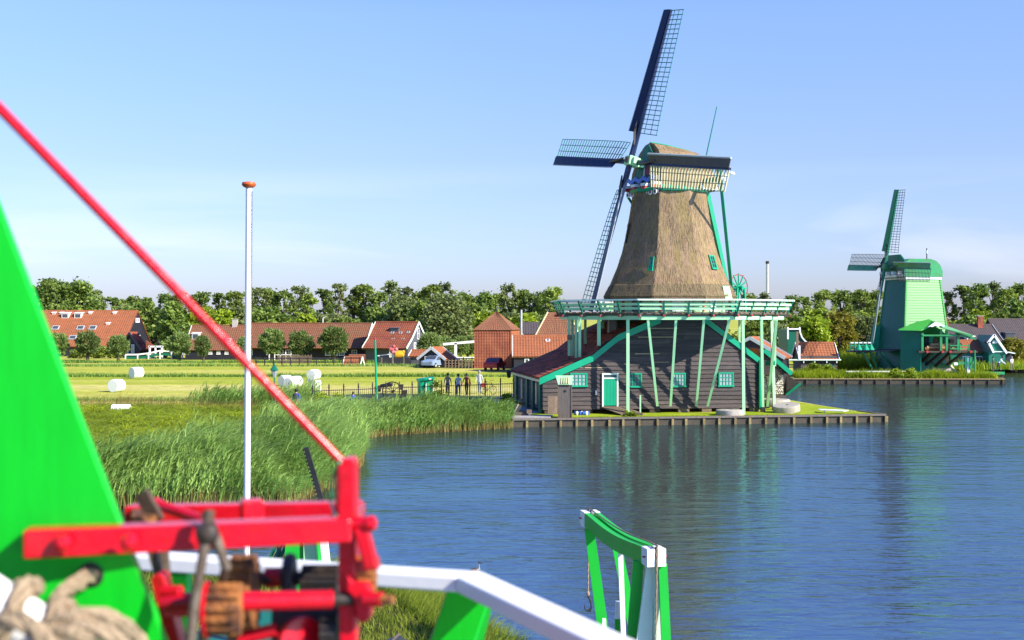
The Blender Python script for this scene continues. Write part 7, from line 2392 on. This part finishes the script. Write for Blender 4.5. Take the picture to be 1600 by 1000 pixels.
for px_, y0_, y1_ in ((626, 601, 609), (632, 610, 620)):
    tag(MB().prism([W(px_ - 4, y0_, 87.5), W(px_ + 4, y0_ - .5, 87.5), W(px_ + 3.2, y1_, 87.5), W(px_ - 3.2, y1_, 87.5)], (0, .3, 0)).build('planter', M['iron']), 'dark planter hanging high on the iron fence' if y0_ == 601 else 'dark planter hanging low on the iron fence', 'planter', 'planters on the iron fence')
pt = thing('picnic_table', 'dark picnic table on the paving beside the reed belt', 'table', (X(770, 84), 84, GZ))
tc_ = Vector((X(769, 83), 83.6, GZ))
MB().box(tc_ + Vector((0, 0, .74)), (1.2, .8, .06)).build('table_top', M['tarp'], pt)
for sy in (-.65, .65): MB().box(tc_ + Vector((0, sy, .45)), (1.2, .28, .05)).build('seat', M['tarp'], pt)
for sx in (-.45, .45):
    for sy in (-1, 1): MB().beam(tc_ + Vector((sx, .2 * sy, .72)), tc_ + Vector((sx, .6 * sy, 0)), .09, .06, up=(1, 0, 0)).build('leg', M['tarp'], pt)
# pink pig and yellow digger playthings above the board fence
tf = [('pink_play_animal', 612, 545.5, (.55, .12, .12), 'pink and red play animal standing above the dark board fence'), ('pink_play_animal', 616, 550, (.6, .2, .22), 'small pink play figure beside the yellow ride'), ('yellow_ride', 624, 554, (.65, .36, .02), 'yellow fairground ride above the dark board fence')]
for nm_, px_, py_, col_, lb_ in tf:
    c0_ = W(px_, py_, 163)
    t = thing(nm_, lb_, 'play ride', (c0_.x, 163, GZ))
    mm = mat(nm_ + '_paint', col_, .4, .1, 3)
    sc_ = 1.5 if nm_ == 'yellow_ride' else .8
    MB().lathe([(.05, -.45 * sc_), (.32 * sc_, -.3 * sc_), (.36 * sc_, 0), (.3 * sc_, .3 * sc_), (.04, .45 * sc_)], c0_, 12, ax=(1, 0, .15)).build('body', mm, t, smooth=True)
    MB().lathe([(.02, -.2), (.2, -.1), (.22, .05), (.12, .18), (.02, .22)], c0_ + Vector((.35 * sc_, -.1, .35)), 10).build('head', mm, t, smooth=True)
    for dx in (-.25, .25): MB().cyl(Vector((c0_.x + dx, 163, GZ)), c0_ + Vector((dx, 0, -.1)), .07, n=8).build('leg', M['whitew'], t)
MB().beam(W(590, 556, 164), W(613, 553, 164), .5, .12).build('play_roof', M['whitew'])
tag(bpy.data.objects['play_roof'], 'flat white canopy edge above the dark board fence', 'canopy')
for px_ in (593, 611): MB().beam(W(px_, 555, 164), (X(px_, 164), 164, GZ), .1, .1, up=(0, 1, 0)).build('canopy_post', M['whitew'], bpy.data.objects['play_roof'])


# ------------------------------------------------------------------ people
def person(px, d, h, label, cols, stride=.18, facing=0.0, arm=(0.1, -0.1), bag=None, group='visitors along the path', bend=0.0):
    """one skinned figure: skeleton grown with a Skin modifier; clothes are zones of the one surface, hair is a child"""
    s = h / 1.72
    J, E, Rd = [], [], []

    def j(x_, y_, z_, r_, par=None):
        J.append(Vector((x_, y_, z_)) * s); Rd.append(r_ * s)
        if par is not None: E.append((par, len(J) - 1))
        return len(J) - 1
    pel = j(0, 0, .95, .135)
    wst = j(0, bend * .15, 1.10, .12, pel)
    chs = j(0, bend * .35, 1.30, .145, wst)
    nck = j(0, bend * .5, 1.48, .058, chs)
    hd0 = j(0, bend * .55 - .01, 1.55, .075, nck)
    hd1 = j(0, bend * .6 - .02, 1.64, .095, hd0)
    j(0, bend * .62 - .01, 1.71, .06, hd1)
    hands = []
    for sd, sw in ((-1, arm[0]), (1, arm[1])):
        sh_ = j(sd * .17, bend * .35, 1.40, .062, chs)
        el = j(sd * .235, bend * .3 - sw * .6, 1.14, .045, sh_)
        wr = j(sd * .245, bend * .3 - sw * 1.6, .92, .032, el)
        hn = j(sd * .245, bend * .3 - sw * 1.85, .84, .036, wr)
        hands.append(J[hn].copy())
        hp_ = j(sd * .09, 0, .90, .10, pel)
        kn_ = j(sd * .10, -sd * stride * .45 - .02, .50, .068, hp_)
        an = j(sd * .10, -sd * stride + .03, .09, .045, kn_)
        j(sd * .11, -sd * stride - .11, .045, .042, an)
    me = bpy.data.meshes.new('body')
    me.from_pydata([tuple(q) for q in J], E, [])
    o = bpy.data.objects.new('person', me)
    COL.objects.link(o)
    o.modifiers.new('skin', 'SKIN')
    for i, sv in enumerate(me.skin_vertices[0].data):
        sv.radius = (Rd[i], Rd[i] * (.8 if i in (0, 1, 2) else 1.0)); sv.use_root = (i == 0)
    sub_ = o.modifiers.new('sub', 'SUBSURF'); sub_.levels = 1; sub_.render_levels = 1
    dg = bpy.context.evaluated_depsgraph_get()
    me2 = bpy.data.meshes.new_from_object(o.evaluated_get(dg))
    o.modifiers.clear()
    o.data = me2
    me2.materials.clear()
    for c_ in cols[:4]: me2.materials.append(c_)           # skin, shirt, trousers, shoes
    for pl in me2.polygons:
        z_ = pl.center.z / s
        x_ = abs(pl.center.x) / s
        pl.material_index = 3 if z_ < .10 else (2 if z_ < .97 and x_ < .19 else (1 if (z_ < 1.46 and not (x_ > .2 and z_ < cols[5])) else 0))
        if z_ < cols[6] and z_ >= .10 and x_ < .19: pl.material_index = 0
        pl.use_smooth = True
    o.location = (X(px, d), d, GZ + .02)
    o.rotation_euler = (0, 0, facing)
    tag(o, label, 'person', group)
    # fingers and thumb, added to the same surface's object as a child glove of skin
    for sd, hn in zip((-1, 1), hands):
        fb_ = MB()
        for k_ in range(4):
            fb_.tube([hn + Vector((0, (k_ - 1.5) * .018, -.02)) * s, hn + Vector((-sd * .01, (k_ - 1.5) * .02, -.07 + .008 * abs(k_ - 1.5))) * s, hn + Vector((-sd * .025, (k_ - 1.5) * .02, -.105 + .012 * abs(k_ - 1.5))) * s], [.009 * s, .008 * s, .005 * s], 5)
        fb_.tube([hn + Vector((-sd * .01, -.03, .01)) * s, hn + Vector((-sd * .02, -.055, -.03)) * s, hn + Vector((-sd * .03, -.06, -.06)) * s], [.010 * s, .009 * s, .005 * s], 5)
        ob = fb_.build('fingers', cols[0], org=(0, 0, 0), smooth=True); ob.parent = o
    hb = MB()
    hc_ = J[hd1]
    hb.lathe([(.02, .125), (.07, .105), (.10, .06), (.108, 0), (.10, -.05), (.085, -.085)], hc_ + Vector((0, .022, .0)) * s, 12, ax=(0, .25, 1)) if s else None
    hb.v = [tuple((Vector(v_) - hc_) * (s if s < 1 else 1) + hc_) for v_ in hb.v]
    hr = hb.build('hair', cols[4], org=(0, 0, 0), smooth=True); hr.parent = o
    fc = MB()
    fc.tube([hc_ + Vector((0, -.095, .0)) * s, hc_ + Vector((0, -.118, -.025)) * s, hc_ + Vector((0, -.095, -.03)) * s], [.012 * s, .015 * s, .01 * s], 6)
    f2 = fc.build('nose', cols[0], org=(0, 0, 0)); f2.parent = o
    ey = MB()
    for sd in (-1, 1): ey.lathe([(.002, -.008), (.011, 0), (.002, .008)], hc_ + Vector((sd * .035, -.09, .012)) * s, 6, ax=(0, -1, 0))
    e2 = ey.build('eyes', M['iron'], org=(0, 0, 0)); e2.parent = o
    if bag is not None:
        bb2 = MB()
        c_ = J[chs] + Vector((0, .19, -.06)) * s
        rings = []
        for zz, wq, dq in ((-.24, .12, .06), (-.2, .16, .09), (0, .165, .1), (.16, .14, .08), (.22, .08, .04)):
            rings.append([c_ + Vector((math.cos(a_) * wq, math.sin(a_) * dq, zz)) * s for a_ in [i * math.pi / 5 for i in range(10)]])
        bb2.loft(rings)
        ob = bb2.build('backpack', bag, org=(0, 0, 0), smooth=True); ob.parent = o
    return o


skin = mat('skin', (.48, .27, .19), .55, .06, 8)
cl = {k: mat('cloth_' + k, c_, .8, .12, 12, .15, 60) for k, c_ in dict(blue=(.03, .07, .38), red=(.45, .02, .03), grey=(.48, .49, .50), dark=(.03, .03, .04), jeans=(.05, .09, .22), plum=(.38, .06, .07), white=(.65, .67, .70), brown=(.13, .085, .06), check=(.30, .20, .17), khaki=(.22, .17, .11), ltblue=(.42, .50, .68)).items()}
hair = {k: mat('hair_' + k, c_, .6, .2, 20) for k, c_ in dict(dark=(.02, .014, .01), brown=(.07, .04, .02), grey=(.3, .29, .28)).items()}
person(463, 77.5, 1.66, 'walker in blue top and red shorts with dark backpack beside the reeds', (skin, cl['blue'], cl['red'], cl['dark'], hair['dark'], .99, .55), .12, R(165), (.1, -.05), cl['dark'])
person(552, 80.5, 1.30, 'child in blue shirt half hidden behind the iron fence', (skin, cl['blue'], cl['jeans'], cl['dark'], hair['dark'], 1.1, 0), .1, R(20))
person(699.5, 97.5, 1.72, 'man in brown checked shirt, leftmost of the three on the path', (skin, cl['check'], cl['brown'], cl['dark'], hair['brown'], 1.05, 0), .12, R(-10))
person(716, 96.0, 1.74, 'person in white and blue jacket with jeans, middle of the three on the path', (skin, cl['ltblue'], cl['jeans'], cl['dark'], hair['dark'], .8, 0), .16, R(8), (.15, -.12))
person(729, 98, 1.68, 'person in plum red jacket and dark trousers, rightmost of the three on the path', (skin, cl['plum'], cl['dark'], cl['dark'], hair['brown'], .8, 0), .2, R(-15), (.2, -.2))
person(749, 100.5, 1.78, 'person all in pale grey walking on the path near the bicycle', (skin, cl['grey'], cl['ltblue'], cl['white'], hair['grey'], .8, 0), .1, R(160))
person(1552, 142.5, 1.6, 'person in brown coat standing before the green gabled house', (skin, cl['brown'], cl['brown'], cl['dark'], hair['dark'], .8, 0), .05, R(60), group='visitors by the green gabled house')
person(1560, 143, 1.6, 'person in pale shirt stooping before the green gabled house', (skin, cl['white'], cl['dark'], cl['dark'], hair['dark'], .8, 0), .2, R(60), (.3, .3), group='visitors by the green gabled house', bend=-.8)
person(1581, 143.5, 1.55, 'person in khaki trousers and white top right of the green gabled house', (skin, cl['white'], cl['khaki'], cl['khaki'], hair['grey'], 1.1, 0), .05, R(10), group='visitors by the green gabled house')

# bicycle on the path
bc = thing('bicycle', 'dark bicycle with rear bags standing on the path', 'bicycle', (X(763, 100), 100, GZ))
c_ = Vector((X(763, 100), 100, GZ + .35))
dirb = Vector((.75, -.66, 0))
for sgn in (-.52, .52):
    wv_ = c_ + dirb * sgn
    w2_ = MB().tube([wv_ + dirb * (math.cos(i * math.pi / 10) * .33) + Vector((0, 0, math.sin(i * math.pi / 10) * .33)) for i in range(21)], .022, 6, caps=False).build('wheel', M['tarp'], bc)
    sp = MB()
    for i in range(8): sp.cyl(wv_, wv_ + dirb * (math.cos(i * .785) * .32) + Vector((0, 0, math.sin(i * .785) * .32)), .005, n=4)
    sp.build('spokes', M['grey_edge'], w2_)
fr_ = MB()
A0, B0, S0, H0 = c_ - dirb * .52, c_ + dirb * .52, c_ - dirb * .2 + Vector((0, 0, .5)), c_ + dirb * .38 + Vector((0, 0, .55))
bb0 = c_ - dirb * .05 + Vector((0, 0, -.05))
for a_, b_ in ((A0, S0), (A0, bb0), (bb0, S0), (bb0, H0), (S0, H0), (H0, B0)): fr_.cyl(a_, b_, .02, n=6)
fr_.build('frame', M['iron'], bc)
MB().lathe([(.02, -.03), (.1, 0), (.08, .05), (.02, .06)], S0 + Vector((0, 0, .1)), 10).build('saddle', M['tarp'], bc)
MB().tube([H0 + Vector((.2, .22, .22)), H0 + Vector((0, 0, .2)), H0 + Vector((-.2, -.22, .22))], .016, 6).build('handlebar', M['iron'], bc)
MB().box(A0 + Vector((0, 0, .35)), (.3, .45, .3)).build('pannier', M['redm'], bc)
